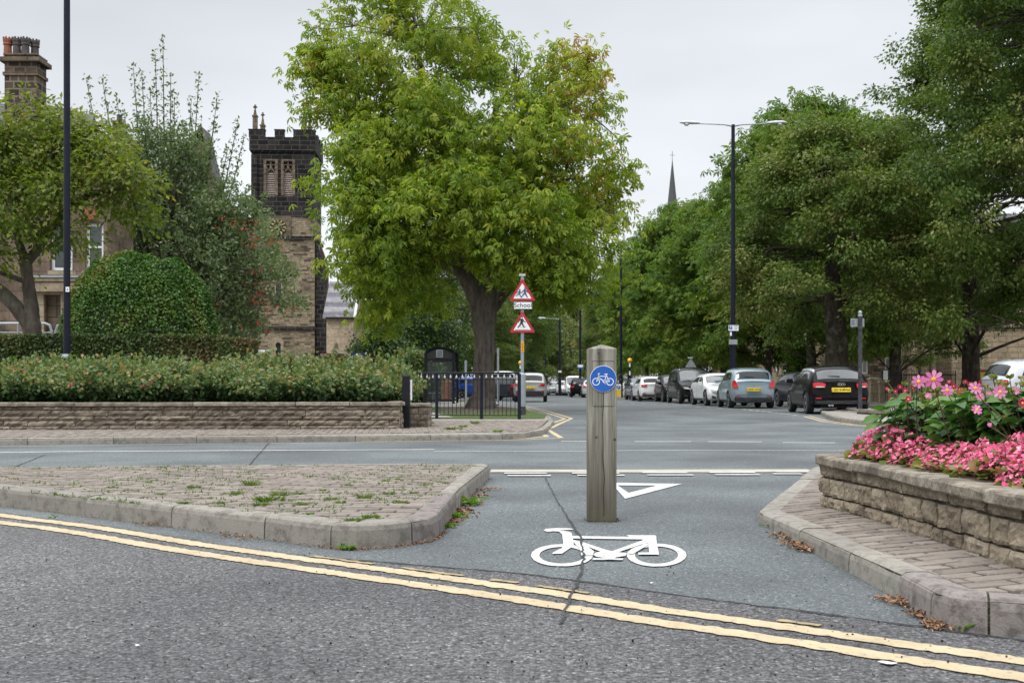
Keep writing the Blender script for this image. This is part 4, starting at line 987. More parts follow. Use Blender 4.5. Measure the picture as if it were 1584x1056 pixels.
# belisha beacons
def beacon(px, py, Y, lab, z0=.0):
    x, y, zc = P(px, py, Y); t = thing('belisha_beacon', lab, 'crossing beacon', (x, y, z0), 0, 'zebra crossing beacons'); n = 9; r_ = .055
    for i in range(n):
        a, b = z0+(zc-.16-z0)*i/n, z0+(zc-.16-z0)*(i+1)/n; MB().tube([(x, y, a), (x, y, b)], r_, 10).build('pole_band', M['white'] if i % 2 == 0 and i else M['iron'], t)
    MB().lathe((x, y, zc), [(.16*math.sin(a), -.16*math.cos(a)) for a in (PI*i/10 for i in range(1, 10))], 18).build('globe', M['amber'], t, smooth=True)
beacon(974.4, 557.3, 72, 'amber zebra crossing beacon on a striped pole beside the dark blue car'); beacon(1100, 563, 84, 'amber zebra crossing beacon showing above the white coupe')
# crossing bollards and refuge furniture by the crossing
def keepleft():
    x, y, _ = P(956.5, 600, 76); t = thing('traffic_bollard', 'white and yellow plastic traffic bollard with a blue arrow disc, behind the timber bollard', 'bollard', (x, y, .094))
    mb = MB(); mb.box((x, y, .55), (.36, .28, .92)); mb.build('shell', M['white'], t, bevel=.03); MB().box((x, y-.145, .40), (.3, .02, .5)).build('yellow_panel', M['plate_y'], t)
    MB().lathe((x, y-.15, .82), [(.13, .0), (.13, -.02)][::-1], 18, 'y').build('blue_disc', M['blue'], t)
    mb = MB(); mb.ext([(x-.06, .76), (x+.02, .84), (x+.045, .815), (x+.05, .9), (x-.035, .895), (x-.01, .87), (x-.09, .79)], y-.175, y-.172); mb.build('arrow', M['white'], t)
keepleft()
for i, (px, pt, Y, lab, band) in enumerate(((960.3, 585, 77, 'plain black street bollard next to the yellow traffic bollard', 0), (967.8, 592, 79, 'black bollard with a red and white band near the crossing', 1), (972.5, 590, 82, 'black bollard right beside the striped beacon pole', 0))):
    x, y, zt_ = P(px, pt, Y); t = thing('street_bollard', lab, 'bollard', (x, y, .094), 0, 'black bollards by the crossing')
    MB().lathe((x, y, 0), [(.12, .09), (.12, .2), (.095, .24), (.09, zt_-.2), (.12, zt_-.17), (.10, zt_-.08), (.03, zt_)], 12).build('shaft', M['iron'], t)
    if band: MB().tube([(x, y, zt_-.42), (x, y, zt_-.22)], .101, 12).build('red_band', M['tail'], t); MB().tube([(x, y, zt_-.62), (x, y, zt_-.44)], .101, 12).build('white_band', M['white'], t)
# back of a triangular sign above the dark people carrier
x, y, zc = P(1068.4, 559, 63); t = thing('sign_seen_from_behind', 'grey back of a triangular road sign above the black people carrier', 'sign', (x, y, .09))
MB().tube([(x, y, .09), (x, y, P(0, 552, 63)[2])], .04, 8).build('pole', M['galv'], t); a, b = P(0, 568, 63)[2], P(0, 553.5, 63)[2]
MB().ext(rtri(x, a, b, .33, .04), y-.06, y-.05).build('plate', M['galv'], t); MB().b2(x-.16, x+.10, y-.1, y+.05, b-.02, b+.05).build('sign_light', M['galvl'], t)
# street name pole on the right corner
x, y, _ = P(1330.5, 600, 29.2); zt_ = P(0, 481, 29.2)[2]
t = thing('sign_pole', 'scuffed dark pole with a small grey sign, in front of the black hatchback', 'sign post', (x, y, .094))
MB().tube([(x, y, .094), (x, y, zt_-.12)], .055, 12).build('pole', M['iron_worn'], t)
MB().lathe((x, y, zt_-.14), [(.06, 0), (.06, .04), (.035, .06), (.055, .09), (.05, .12), (.02, .15)], 12).build('finial', M['galv'], t)
MB().box((x-.05, y+.07, P(0, 498.7, 29.2)[2]), (.36, .02, .22)).build('plate', M['galv'], t)
mb = MB()
for i in range(3): mb.box((x-.17, y+.058, P(0, 495.5+i*3, 29.2)[2]), (.09, .002, .02))
mb.build('lettering', M['trim'], t)
# poles between the shelter and the tree
for px, pt, pb, Y, lab in ((720.5, 557, 612, 46, 'pale grey pole between the bus shelter and the chestnut trunk'), (770.5, 538, 612, 50, 'pale grey pole just right of the chestnut trunk')):
    x, y, zt_ = P(px, pt, Y); tag(MB().tube([(x, y, .085), (x, y, zt_)], .055, 10).build('metal_pole', M['galv'], loc=(x, y, .085)), lab, 'pole', 'grey poles by the bus stop')
beacon(804.8, 561, 84, 'amber zebra crossing beacon half hidden by the grey sign post')
# ------------------------------------------------------------------ cars
import bmesh
def smooth_axis(A, it, axis):
    A = np.swapaxes(A, 0, axis).copy()
    for _ in range(it):
        B = A.copy(); B[1:-1] = .25*A[:-2]+.5*A[1:-1]+.25*A[2:]; A = B
    return np.swapaxes(A, 0, axis)
class Shape:
    KU, KV = 8, 5
    def __init__(s, L=3.9, W=1.7, H=1.5, hood=.98, belt=.95, tail=.98, cowl=1.02, roof_f=.42, roof_r=.42, nose=.70, tailx=.10, roofdrop=.04, taper=.80, clear=.20, rwb=.0, fwb=.0, wr=.31, deck=0.0):
        s.L, s.W, s.H, s.wr = L, W, H, wr; l = L/2; w = W/2; s.tail = tail; s.nose = nose; s.clear = clear; s.taper = taper; s.belt = belt
        xr = -l+roof_r; xf = l-cowl-(roof_f+.35); xc = l-cowl
        s.xrw = -l+.68+rwb; s.xfw = l-.78-fwb; s.w = w
        rt = w*taper; cb = lambda y, k=.13: k*(abs(y)/w)**3
        # rows: floor, sill, mid, belt, rail, top half, top centre
        def st(xs, ys, zs): return [(x, y, z) for x, y, z in zip(xs, ys, zs)]
        yr_ = [.70*w, .86*w, .90*w, .84*w, .76*w, .42*w, 0]
        zr = [clear+.04, clear+.10, .62*(belt/.95), tail, tail+.015, tail+.03, tail+.035]
        off = [.10, .015, 0.0, tailx*.8, tailx, tailx, tailx]
        S = []
        S.append(st([-l+o_+cb(y) for o_, y in zip(off, yr_)], yr_, zr))
        s.rear = (zr, off)
        if deck:   # saloon or coupe tail: keep a short deck
            S.append(st([-l+.30]*4+[-l+deck]*3, [.8*w, .95*w, .985*w, .92*w, .80*w, .44*w, 0], [clear, clear+.08, .60, belt+.01, tail+.04, tail+.06, tail+.065]))
        hr = H-roofdrop
        S.append(st([-l+.34+deck*.5]*3+[-l+.36+deck*.5]+[xr, xr-.03, xr-.05], [.8*w, .96*w, w, .95*w, rt, rt*.6, 0], [clear, clear+.08, .62, belt+.02, hr-.10, hr-.015, hr]))
        xm = s.xrw+.35
        S.append(st([xm]*4+[max(xm, xr+.25)]*3, [.8*w, .97*w, w, .965*w, rt*1.01, rt*.6, 0], [clear, clear+.06, .60, belt+.005, H-.085, H-.008, H]))
        S.append(st([.05]*7, [.8*w, .97*w, w, .97*w, rt*1.02, rt*.6, 0], [clear, clear+.06, .58, belt-.015, H-.085, H-.005, H]))
        S.append(st([xf+.25]*4+[xf, xf+.02, xf+.03], [.8*w, .97*w, w, .97*w, rt, rt*.6, 0], [clear, clear+.06, .58, belt-.035, H-.13, H-.055, H-.045]))
        S.append(st([xc]*3+[xc-.02, xc-.02, xc+.04, xc+.06], [.8*w, .97*w, w, .95*w, .84*w, .48*w, 0], [clear, clear+.06, .60, hood-.075, hood-.03, hood, hood+.01]))
        hx = l-.32
        S.append(st([hx]*7, [.78*w, .95*w, .985*w, .88*w, .72*w, .40*w, 0], [clear, clear+.06, .55, nose+.11, nose+.16, nose+.175, nose+.18]))
        yf_ = [.66*w, .82*w, .88*w, .80*w, .68*w, .38*w, 0]; zf_ = [clear+.05, clear+.10, .50, nose, nose+.05, nose+.065, nose+.07]; of = [.13, .03, 0, .05, .09, .075, .07]
        S.append(st([l-o_-cb(y, .22) for o_, y in zip(of, yf_)], yf_, zf_)); s.front = (zf_, of)
        S = np.array(S); nS, nR = S.shape[:2]; s.nS = nS
        # span names used by the glass patches
        s.iR = 1 if deck else 0; s.iT = s.iR+1; s.iF = nS-4; s.iC = nS-3
        full = np.concatenate([S, (S[:, ::-1]*np.array([1, -1, 1]))[:, 1:]], 1)
        ku, kv = s.KU, s.KV
        U = np.linspace(0, nS-1, (nS-1)*ku+1); V = np.linspace(0, full.shape[1]-1, (full.shape[1]-1)*kv+1)
        def interp(A, t):
            i = np.minimum(t.astype(int), A.shape[0]-2); f = (t-i).reshape((-1,)+(1,)*(A.ndim-1)); return A[i]*(1-f)+A[i+1]*f
        g = interp(full, U); g = np.swapaxes(interp(np.swapaxes(g, 0, 1), V), 0, 1)
        g = smooth_axis(g, 5, 0); g = smooth_axis(g, 3, 1); s.g = g
    def at(s, u, v):
        g = s.g; a, b = u*s.KU, v*s.KV; i, j = min(int(a), g.shape[0]-2), min(int(b), g.shape[1]-2); f, h = a-i, b-j
        p = (g[i, j]*(1-f)+g[i+1, j]*f)*(1-h)+(g[i, j+1]*(1-f)+g[i+1, j+1]*f)*h
        n = np.cross(g[i+1, j]-g[i, j], g[i, j+1]-g[i, j]); ln = np.linalg.norm(n)
        n = n/ln if ln > 1e-9 else np.array([0, 0, 1.]);
        return p, n
    def patch(s, quad, off=.006, nu=10, nv=8, th=True):
        """quad: four (u, v) corners"""
        mb = MB(); vs = []
        c0, c1, c2, c3 = [np.array(q, float) for q in quad]; sg = None
        for i in range(nu+1):
            for j in range(nv+1):
                a, b = i/nu, j/nv; q = (c0*(1-a)+c1*a)*(1-b)+(c3*(1-a)+c2*a)*b; p, n = s.at(q[0], q[1])
                out_ = p-np.array([0, 0, .6]); out_[0] *= .3
                if np.dot(n, out_) < 0: n = -n
                e = off if 0 < i < nu and 0 < j < nv else off*.15
                vs.append(tuple(p+n*e))
        m_ = nv+1; mb.add(vs, [(i*m_+j, (i+1)*m_+j, (i+1)*m_+j+1, i*m_+j+1) for i in range(nu) for j in range(nv)]); return mb
    def body(s):
        g = s.g; nu, nv = g.shape[:2]; mb = MB(); vs = g.reshape(-1, 3).tolist(); fs = [(i*nv+j, i*nv+j+1, (i+1)*nv+j+1, (i+1)*nv+j) for i in range(nu-1) for j in range(nv-1)]
        fs += [((i+1)*nv, (i+1)*nv+nv-1, i*nv+nv-1, i*nv) for i in range(nu-1)]
        def cap(row, fl, bul):
            h = nv//2; ky = 8; base = len(vs); sgn = -1 if fl else 1
            for j in range(h+1):
                a, b = np.array(vs[row*nv+j]), np.array(vs[row*nv+nv-1-j])
                for k in range(1, ky):
                    t = k/ky; p = a*(1-t)+b*t; p[0] += sgn*bul*(1-(2*t-1)**2)*abs(a[1])/s.w if True else 0; vs.append(p.tolist())
            idx = lambda j, k: row*nv+j if k == 0 else (row*nv+nv-1-j if k == ky else base+j*(ky-1)+k-1)
            for j in range(h):
                for k in range(ky):
                    q = (idx(j, k), idx(j, k+1), idx(j+1, k+1), idx(j+1, k)); q = tuple(dict.fromkeys(q))
                    if len(q) > 2: fs.append(q if fl else q[::-1])
        cap(0, True, .10); cap(nu-1, False, .17)
        mb.add(vs, fs); return mb
    def endx(s, y, z, rear=True):
        zs, of = s.rear if rear else s.front; o_ = float(np.interp(z, zs[:4], of[:4])); k = .13 if rear else .22
        r_ = abs(y)/s.w
        return -s.L/2+o_-.10*(1-min(1, r_/.9)**2)*.9+k*r_**3+(.0) if rear else s.L/2-o_+.17*(1-min(1, r_/.88)**2)*.88-k*r_**3
def wheel(t, x, y, r_, side, rimm, nspoke=5):
    W_ = .20; o_ = side*(W_/2)
    mb = MB(); prof = [(r_*.66, -W_/2), (r_*.93, -W_/2), (r_, -W_/2+.02), (r_, W_/2-.02), (r_*.93, W_/2), (r_*.66, W_/2)]
    mb.lathe((x, y, r_), prof, 24, 'y'); wo = mb.build('wheel', M['tyre'], t, local=True)
    mb = MB(); yy = y+side*(W_/2-.02)
    mb.lathe((x, y, r_), [(r_*.68, -W_/2+.005), (r_*.68, W_/2-.005)], 24, 'y'); 
    rm = MB(); n = 28; vs = []
    for i in range(n):
        a = 2*PI*i/n
        for rr in (r_*.70, r_*.60): vs.append((x+rr*math.cos(a), yy+side*.024, r_+rr*math.sin(a)))
    rm.add(vs, [(2*i, 2*i+1, (2*i+3) % (2*n), (2*i+2) % (2*n)) for i in range(n)])
    for i in range(nspoke):
        a = 2*PI*i/nspoke+.3; c, s_ = math.cos(a), math.sin(a)
        for da in (-.17, .17):
            c2, s2 = math.cos(a+da), math.sin(a+da)
            rm.add([(x+r_*.10*c-.02*s_, yy+side*.012, r_+r_*.10*s_+.02*c), (x+r_*.10*c+.02*s_, yy+side*.012, r_+r_*.10*s_-.02*c), (x+r_*.64*c2+.022*s_, yy+side*.02, r_+r_*.64*s2-.022*c), (x+r_*.64*c2-.022*s_, yy+side*.02, r_+r_*.64*s2+.022*c)], [(0, 1, 2, 3)])
    rm.lathe((x, yy, r_), [(r_*.16, -.005), (r_*.14, .022), (.005, .024)] if side > 0 else [(.005, -.024), (r_*.14, -.022), (r_*.16, .005)], 12, 'y')
    rm.build('rim', rimm, wo, local=True)
    hb = MB(); hb.lathe((x, yy-side*.03, r_), [(r_*.66, -.004), (r_*.66, .004)], 20, 'y'); hb.build('brake_disc', M['trim'], wo, local=True)
def car(name, label, cat, loc, heading, shape, paint, plate=None, view='rear', rimm='rim', tailpoly=None, lights='wide', glass='carglass', group='parked cars', rails=False, fogs=True, detail=True, bump_black=False, roofmat=None, glass2=None, lit=False):
    s = shape; t = thing(name, label, cat, loc, heading, group)
    bo_ = s.body().build('body', [paint, M['trim']], t, local=True, smooth=True)
    # wheel arches cut out of the body
    cut = MB()
    for x in (s.xrw, s.xfw):
        for sd in (-1, 1): cut.lathe((x, sd*(s.w-.08), s.wr), [(s.wr+.055, -.20), (s.wr+.055, .22)], 28, 'y')
    co = cut.build('cutter', [paint, M['trim']], None); co.location = (0, 0, 0)
    for p in co.data.polygons: p.material_index = 1
    bo2 = bpy.data.objects.new('tmp', bo_.data); COL.objects.link(bo2); md = bo2.modifiers.new('b', 'BOOLEAN'); md.object = co; md.operation = 'DIFFERENCE'; md.solver = 'EXACT'
    try: md.material_mode = 'INDEX'
    except Exception: pass
    bpy.context.view_layer.update(); dg = bpy.context.evaluated_depsgraph_get(); me = bpy.data.meshes.new_from_object(bo2.evaluated_get(dg))
    if len(me.polygons) > 300: bo_.data = me
    bpy.data.objects.remove(bo2); bpy.data.objects.remove(co)
    mb = MB(); mb.box((0, 0, s.clear+.06), (s.L*.9, s.W*.62, .12)); mb.build('underbody', M['trim'], t, local=True)
    for x in (s.xrw, s.xfw):
        for sd in (-1, 1): wheel(t, x, sd*(s.w-.115), s.wr, sd, M[rimm])
    iR, iT, iF, iC = s.iR, s.iT, s.iF, s.iC; gl_ = M[glass]; g2 = M[glass2 or glass]
    s.patch([(iR+.18, 4.15), (iR+.80, 4.25), (iR+.80, 7.75), (iR+.18, 7.85)], .007, 10, 14).build('rear_window', gl_, t, local=True, smooth=True)
    s.patch([(iF+.10, 4.22), (iF+.90, 4.10), (iF+.90, 7.90), (iF+.10, 7.78)], .007, 10, 14).build('windscreen', g2, t, local=True, smooth=True)
    for m_ in (0, 1):
        q = (lambda v: v) if not m_ else (lambda v: 12-v)
        s.patch([(iT+.18, q(3.22)), (iT+1.62, q(3.18)), (iT+1.62, q(3.82)), (iT+.38, q(3.80))], .006, 12, 5).build('side_window', gl_, t, local=True, smooth=True)
        s.patch([(iT+1.72, q(3.18)), (iF+.72, q(3.22)), (iF+.12, q(3.80)), (iT+1.72, q(3.82))], .006, 12, 5).build('side_window', gl_, t, local=True, smooth=True)
        if detail:
            s.patch([(iT+1.645, q(1.1)), (iT+1.665, q(1.1)), (iT+1.665, q(3.1)), (iT+1.645, q(3.1))], .003, 1, 14).build('door_gap', M['trim'], t, local=True)
            s.patch([(iT+.4, q(.75)), (iF+.8, q(.75)), (iF+.8, q(1.12)), (iT+.4, q(1.12))], .008, 14, 3).build('sill_trim', M['trim'], t, local=True)
            p, n = s.at(iT+1.3, q(2.75)); MB().box(tuple(p), (.16, .03, .025)).build('door_handle', paint, t, local=True)
        p, n = s.at(iF+.62, q(3.25)); sd = 1 if p[1] > 0 else -1
        MB().box((p[0]+.02, p[1]+sd*.13, p[2]+.05), (.11, .20, .13), taper=.85).build('wing_mirror', paint if not bump_black else M['trim'], t, local=True, bevel=.02)
    ex = s.endx
    def pan(pts, mat, nm, rear, th=.018, sub=6):      # a panel lying on the end face; pts (y, z), both windings fine
        mb = MB(); n = len(pts); cy_ = sum(p[0] for p in pts)/n; cz_ = sum(p[1] for p in pts)/n; sg = -1 if rear else 1; dense = []
        for a, b in zip(pts, pts[1:]+pts[:1]):
            for k in range(sub): dense.append((a[0]+(b[0]-a[0])*k/sub, a[1]+(b[1]-a[1])*k/sub))
        m_ = len(dense); vs = []
        for f_ in (1.0, .93, .5):
            for y, z in dense:
                yy, zz = cy_+(y-cy_)*f_, cz_+(z-cz_)*f_; vs.append((ex(yy, zz, rear)+sg*(th if f_ < 1 else -.03), yy, zz))
        vs.append((ex(cy_, cz_, rear)+sg*(th+.002), cy_, cz_))
        fs = [(r_*m_+i, r_*m_+(i+1) % m_, (r_+1)*m_+(i+1) % m_, (r_+1)*m_+i) for r_ in range(2) for i in range(m_)]+[(2*m_+i, 2*m_+(i+1) % m_, 3*m_) for i in range(m_)]
        return mb.add(vs, fs).build(nm, mat, t, local=True, smooth=False)
    w = s.w
    if view in ('rear', 'side', 'both'):
        tp = tailpoly or [(.62*w, .78), (.89*w, .76), (.88*w, .96), (.66*w, .93)]
        for sd in (-1, 1): pan([(sd*y, z) for y, z in tp], M['tail'], 'tail_light', True, .022)
        if detail:
            z_ = s.clear
            vt = z_+(.34 if bump_black else .20); pan([(-.8*w, z_+.08), (.8*w, z_+.08), (.84*w, vt), (-.84*w, vt)], M['trim'], 'bumper_valance', True, .012)
            for zz in (s.tail-.0, .50):
                pan([(-.70*w, zz), (.70*w, zz), (.70*w, zz+.012), (-.70*w, zz+.012)], M['trim'], 'tailgate_gap', True, .003)
            if not lit: 
                for sd in (-1, 1): pan([(sd*.62*w, z_+.24), (sd*.80*w, z_+.24), (sd*.80*w, z_+.28), (sd*.62*w, z_+.28)], M['tail'], 'reflector', True, .016)
        pz_ = .70 if s.H < 1.6 else .78
        if plate:
            po = pan([(-.27, pz_-.062), (.27, pz_-.062), (.27, pz_+.062), (-.27, pz_+.062)], M['plate_y'], 'number_plate', True, .022)
            o = text_mesh(plate, .118, M['black'], 'lettering', .0014, 1.0); xs = [v.co.x for v in o.data.vertices]; k_ = .47/(max(xs)-min(xs)); o.scale = (k_, k_, 1)
            o.rotation_euler = (R(90), 0, R(-90)); o.location = (ex(0, pz_, True)-.030, 0, pz_); o.parent = po
        p, n = s.at(iR+.28, 6.0); q, n2 = s.at(iR+.36, 5.1)
        if detail: MB().tube([tuple(p+np.array([-.02, 0, .015])), tuple(q+np.array([-.035, 0, .01]))], [.014, .007], 6).build('rear_wiper', M['trim'], t, local=True)
    if view in ('front', 'side', 'both'):
        hp = [(.48*w, s.nose-.10), (.80*w, s.nose-.07), (.86*w, s.nose+.035), (.60*w, s.nose-.01)]
        for sd in (-1, 1): pan([(sd*y, z) for y, z in hp], M['clear'], 'headlight', False, .02)
        if view == 'front':
            pan([(-.40*w, s.nose-.11), (.40*w, s.nose-.11), (.44*w, s.nose-.035), (-.44*w, s.nose-.035)], M['trim'], 'grille', False, .012)
            pan([(-.45*w, s.clear+.10), (.45*w, s.clear+.10), (.55*w, s.clear+.20), (-.55*w, s.clear+.20)], M['trim'], 'air_intake', False, .012)
            for sd in (-1, 1): pan([(sd*.62*w, s.clear+.10), (sd*.80*w, s.clear+.12), (sd*.80*w, s.clear+.24), (sd*.64*w, s.clear+.19)], M['trim'], 'fog_lamp_recess', False, .012)
            zp = s.nose-.19; po = pan([(-.26, zp-.055), (.26, zp-.055), (.26, zp+.055), (-.26, zp+.055)], M['plate_w'], 'number_plate', False, .02)
            p, n = s.at(iC-.06, 6.0)
            for yy in (-.30, .25): MB().tube([(p[0]+.01, yy, p[2]+.012), (p[0]-.13, yy-.42, p[2]+.075)], [.010, .006], 5).build('wiper', M['trim'], t, local=True)
    if rails:
        for sd in (-1, 1):
            a, _ = s.at(iT+.3, 4.4 if sd > 0 else 7.6); b, _ = s.at(iF-.1, 4.4 if sd > 0 else 7.6)
            MB().tube([tuple(a+np.array([0, 0, -.01])), tuple(a+np.array([.12, 0, .05])), tuple((a+b)/2+np.array([0, 0, .06])), tuple(b+np.array([-.12, 0, .05])), tuple(b+np.array([0, 0, -.01]))], .016, 6).build('roof_rail', M['chrome'], t, local=True)
    return t
S_jazz = Shape(3.83, 1.70, 1.53, .99, .95, .97, .80, .62, .34, .68, .06, .05, .79)
S_a1 = Shape(3.98, 1.76, 1.42, .95, .93, .92, 1.05, .48, .50, .66, .08, .05, .78, wr=.315)
S_suv = Shape(4.45, 1.84, 1.60, 1.05, 1.02, 1.04, 1.15, .48, .42, .76, .08, .05, .80, clear=.26, wr=.34)
S_mpv = Shape(4.70, 1.90, 1.76, 1.05, 1.03, 1.06, 1.10, .62, .32, .78, .06, .04, .80, clear=.22, wr=.34)
S_coupe = Shape(4.25, 1.81, 1.41, .93, .92, .95, 1.15, .58, .55, .66, .10, .06, .74, wr=.33)
S_small = Shape(3.70, 1.66, 1.50, .98, .95, .95, .85, .50, .36, .68, .06, .05, .80)
S_hatch = Shape(4.30, 1.76, 1.44, .97, .94, .96, 1.15, .50, .50, .68, .09, .05, .78)
S_van = Shape(4.8, 1.9, 1.95, 1.10, 1.1, 1.15, .95, .55, .14, .80, .03, .03, .86, clear=.22, wr=.33)
pt = {k: carpaint(k+'_car_paint', c, m_) for k, (c, m_) in dict(light_blue=((.23, .31, .355), .35), black=((.006, .006, .007), .1), white=((.66, .67, .68), .05), silver=((.33, .33, .32), .45), dark_blue=((.01, .022, .07), .3),
      bright_blue=((.01, .07, .42), .3), charcoal=((.03, .033, .04), .3), pale_silver=((.50, .53, .57), .35), warm_grey=((.36, .36, .35), .25)).items()}
UP = R(90); DN = R(-90)
# heading UP: bonnet points away from the camera
a = car('parked_car', 'black hatchback with silver roof arch, yellow plate and red tail lights, behind the sign pole', 'car', (9.50, 33.4, 0), UP-R(3.5), S_a1, pt['black'], 'GD18 MWA', 'rear', glass='carglass_pale', tailpoly=[(.50*.88, .76), (.875*.88, .76), (.87*.88, .90), (.60*.88, .91), (.48*.88, .875)], detail=True)
S_ = S_a1
for sd in (0, 1):
    q = (lambda v: v) if not sd else (lambda v: 12-v)
    S_.patch([(S_.iT-.1, q(3.90)), (S_.iC-.35, q(3.95)), (S_.iC-.35, q(4.15)), (S_.iT-.1, q(4.20))], .004, 20, 3).build('silver_roof_arch', pt['pale_silver'], a, local=True, smooth=True)
ex = S_.endx
for sd in (-1, 1):
    w_ = S_.w; pl_ = [(sd*.47, .772), (sd*.70, .768), (sd*.70, .80), (sd*.50, .80)]; vs = [(ex(y, z)-.030, y, z) for y, z in pl_]; MB().add(vs, [(0, 1, 2, 3), (3, 2, 1, 0)]).build('reversing_lamp', M['clear'], a, local=True)
mb = MB()
for i in range(4):
    n = 14; y = -.075+.05*i; vs = []
    for k in range(n):
        an = 2*PI*k/n
        for rr in (.034, .026): vs.append((ex(0, .86)-.012, y+rr*math.cos(an), .855+rr*math.sin(an)))
    mb.add(vs, [(2*k, 2*k+1, (2*k+3) % (2*n), (2*k+2) % (2*n)) for k in range(n)])
mb.build('four_ring_emblem', M['chrome'], a, local=True)
for yy in (.32, .24): MB().lathe((-S_.L/2+.04, yy, .26), [(.035, -.03), (.035, .05)], 12, 'x').build('exhaust_pipe', M['chrome'], a, local=True)
b = car('parked_car', 'light blue hatchback with tall red tail lights and yellow plate, left of the black hatchback', 'car', (8.98, 42.6, 0), UP-R(1.5), S_jazz, pt['light_blue'], 'NH57 WYB', 'rear',
        tailpoly=[(.66*.85, .745), (.91*.85, .745), (.93*.85, .90), (.86*.85, 1.06), (.76*.85, 1.02), (.69*.85, .86)])
mb = MB(); n = 16; vs = []
for k in range(n):
    an = 2*PI*k/n
    for rr in (.045, .036): vs.append((S_jazz.endx(0, .86)-.006, rr*1.15*math.cos(an), .865+rr*math.sin(an)))
mb.add(vs, [(2*k, 2*k+1, (2*k+3) % (2*n), (2*k+2) % (2*n)) for k in range(n)]); mb.build('round_emblem', M['chrome'], b, local=True)
car('parked_car', 'white coupe facing the camera, just left of the light blue hatchback', 'car', (9.05, 48.3, 0), DN+R(2), S_coupe, pt['white'], None, 'front', glass2='carglass_pale')
car('parked_car', 'black people carrier with chrome roof rails, behind the white coupe', 'car', (8.95, 54.9, 0), DN+R(1), S_mpv, pt['black'], None, 'front', rails=True, glass2='carglass_pale')
car('parked_car', 'small black car facing the camera, behind the people carrier', 'car', (8.82, 60.2, 0), DN+R(2), S_small, pt['black'], None, 'front', glass2='carglass_pale')
car('parked_car', 'white hatchback seen from behind with a wide red lamp, next to the dark blue car', 'car', (8.02, 64.2, 0), UP+R(1), S_hatch, pt['white'], None, 'rear', tailpoly=[(.50*.88, .84), (.875*.88, .82), (.86*.88, .94), (.54*.88, .96)])
car('parked_car', 'dark blue car facing the camera beside the striped beacon', 'car', (8.25, 70.0, 0), DN+R(2), S_hatch, pt['dark_blue'], None, 'front', glass2='carglass_pale')
car('parked_car', 'dark open-topped looking car between the light blue and black hatchbacks', 'car', (11.7, 43.2, 0), DN+R(4), S_coupe, pt['charcoal'], None, 'front', glass2='carglass_pale')
car('parked_car', 'pale silver small car seen from the side behind the dahlias', 'car', (13.78, 27.7, 0), R(2), S_small, pt['pale_silver'], None, 'side')
car('parked_car', 'silver-grey off-roader seen from behind, right of the grey sign post', 'car', (1.05, 61.5, 0), UP-R(2), S_suv, pt['warm_grey'], 'YK66 BXA', 'rear', bump_black=True,
    tailpoly=[(.45*.9, .86), (.88*.9, .88), (.89*.9, 1.0), (.70*.9, .99)])
car('parked_car', 'bright blue hatchback side-on beyond the chestnut trunk', 'car', (-1.95, 70, 0), R(3), Shape(3.8, 1.66, 1.48, .98, .95, .97, .80, .50, .28, .68), pt['bright_blue'], None, 'both', group='parked cars')
v = car('parked_van', 'white van with a glowing brake lamp between the railing and the off-roader', 'van', (-.6, 78.5, 0), UP, S_van, pt['white'], None, 'rear')
car('parked_car', 'charcoal car half hidden left of the silver-grey off-roader', 'car', (-.55, 67.2, 0), UP-R(3), S_hatch, pt['charcoal'], None, 'rear')
for x, y, hd, sh, col, vw, lab in ((4.3, 121, DN, S_hatch, 'charcoal', 'front', 'grey car facing the camera far down the avenue, left of the white ones'),
        (5.35, 111, DN+R(6), S_small, 'white', 'front', 'small white car facing the camera far down the avenue'),
        (4.55, 116, DN, S_hatch, 'white', 'front', 'white car tucked between the far grey car and the far small white car'),
        (6.05, 107, DN, S_van, 'white', 'front', 'white van facing the camera behind the dark off-roader'),
        (5.78, 92, UP-R(4), S_suv, 'black', 'rear', 'dark off-roader with red tail lights, left of the timber bollard'),
        (7.0, 96, UP-R(2), S_hatch, 'white', 'rear', 'white car mostly hidden by the timber bollard'),
        (3.8, 135, DN, S_hatch, 'silver', 'front', 'silver car at the far end of the left parked row'),
        (6.4, 88, UP-R(2), S_hatch, 'pale_silver', 'rear', 'silver car showing at the left edge of the timber bollard')):
    car('parked_car', lab, 'van' if sh is S_van else 'car', (x, y, 0), hd, sh, pt[col], None, vw, detail=False, glass2='carglass_pale' if vw == 'front' else None)
# ------------------------------------------------------------------ buildings
def window(parent, x0, x1, z0, z1, y, frame=.07, pane=None, sill=True, lintel=None, side=None, sash=True, name='window'):
    f = MB(); f.b2(x0, x1, y-.03, y+.05, z1-frame, z1); f.b2(x0, x1, y-.03, y+.05, z0, z0+frame); f.b2(x0, x0+frame, y-.03, y+.05, z0+frame, z1-frame); f.b2(x1-frame, x1, y-.03, y+.05, z0+frame, z1-frame)
    if sash: f.b2(x0+frame, x1-frame, y-.025, y+.05, (z0+z1)/2-.03, (z0+z1)/2+.03)
    fo = f.build(name, M['frame'], parent); MB().b2(x0+frame*.5, x1-frame*.5, y+.02, y+.04, z0+frame*.5, z1-frame*.5).build('pane', pane or M['pane'], fo)
    if sill: MB().b2(x0-.12, x1+.12, y-.16, y+.05, z0-.16, z0-.003).build('sill', lintel or M['dressed'], fo)
    if lintel: MB().b2(x0-.15, x1+.15, y-.06, y+.05, z1+.003, z1+.35).build('lintel', lintel, fo)
    return fo
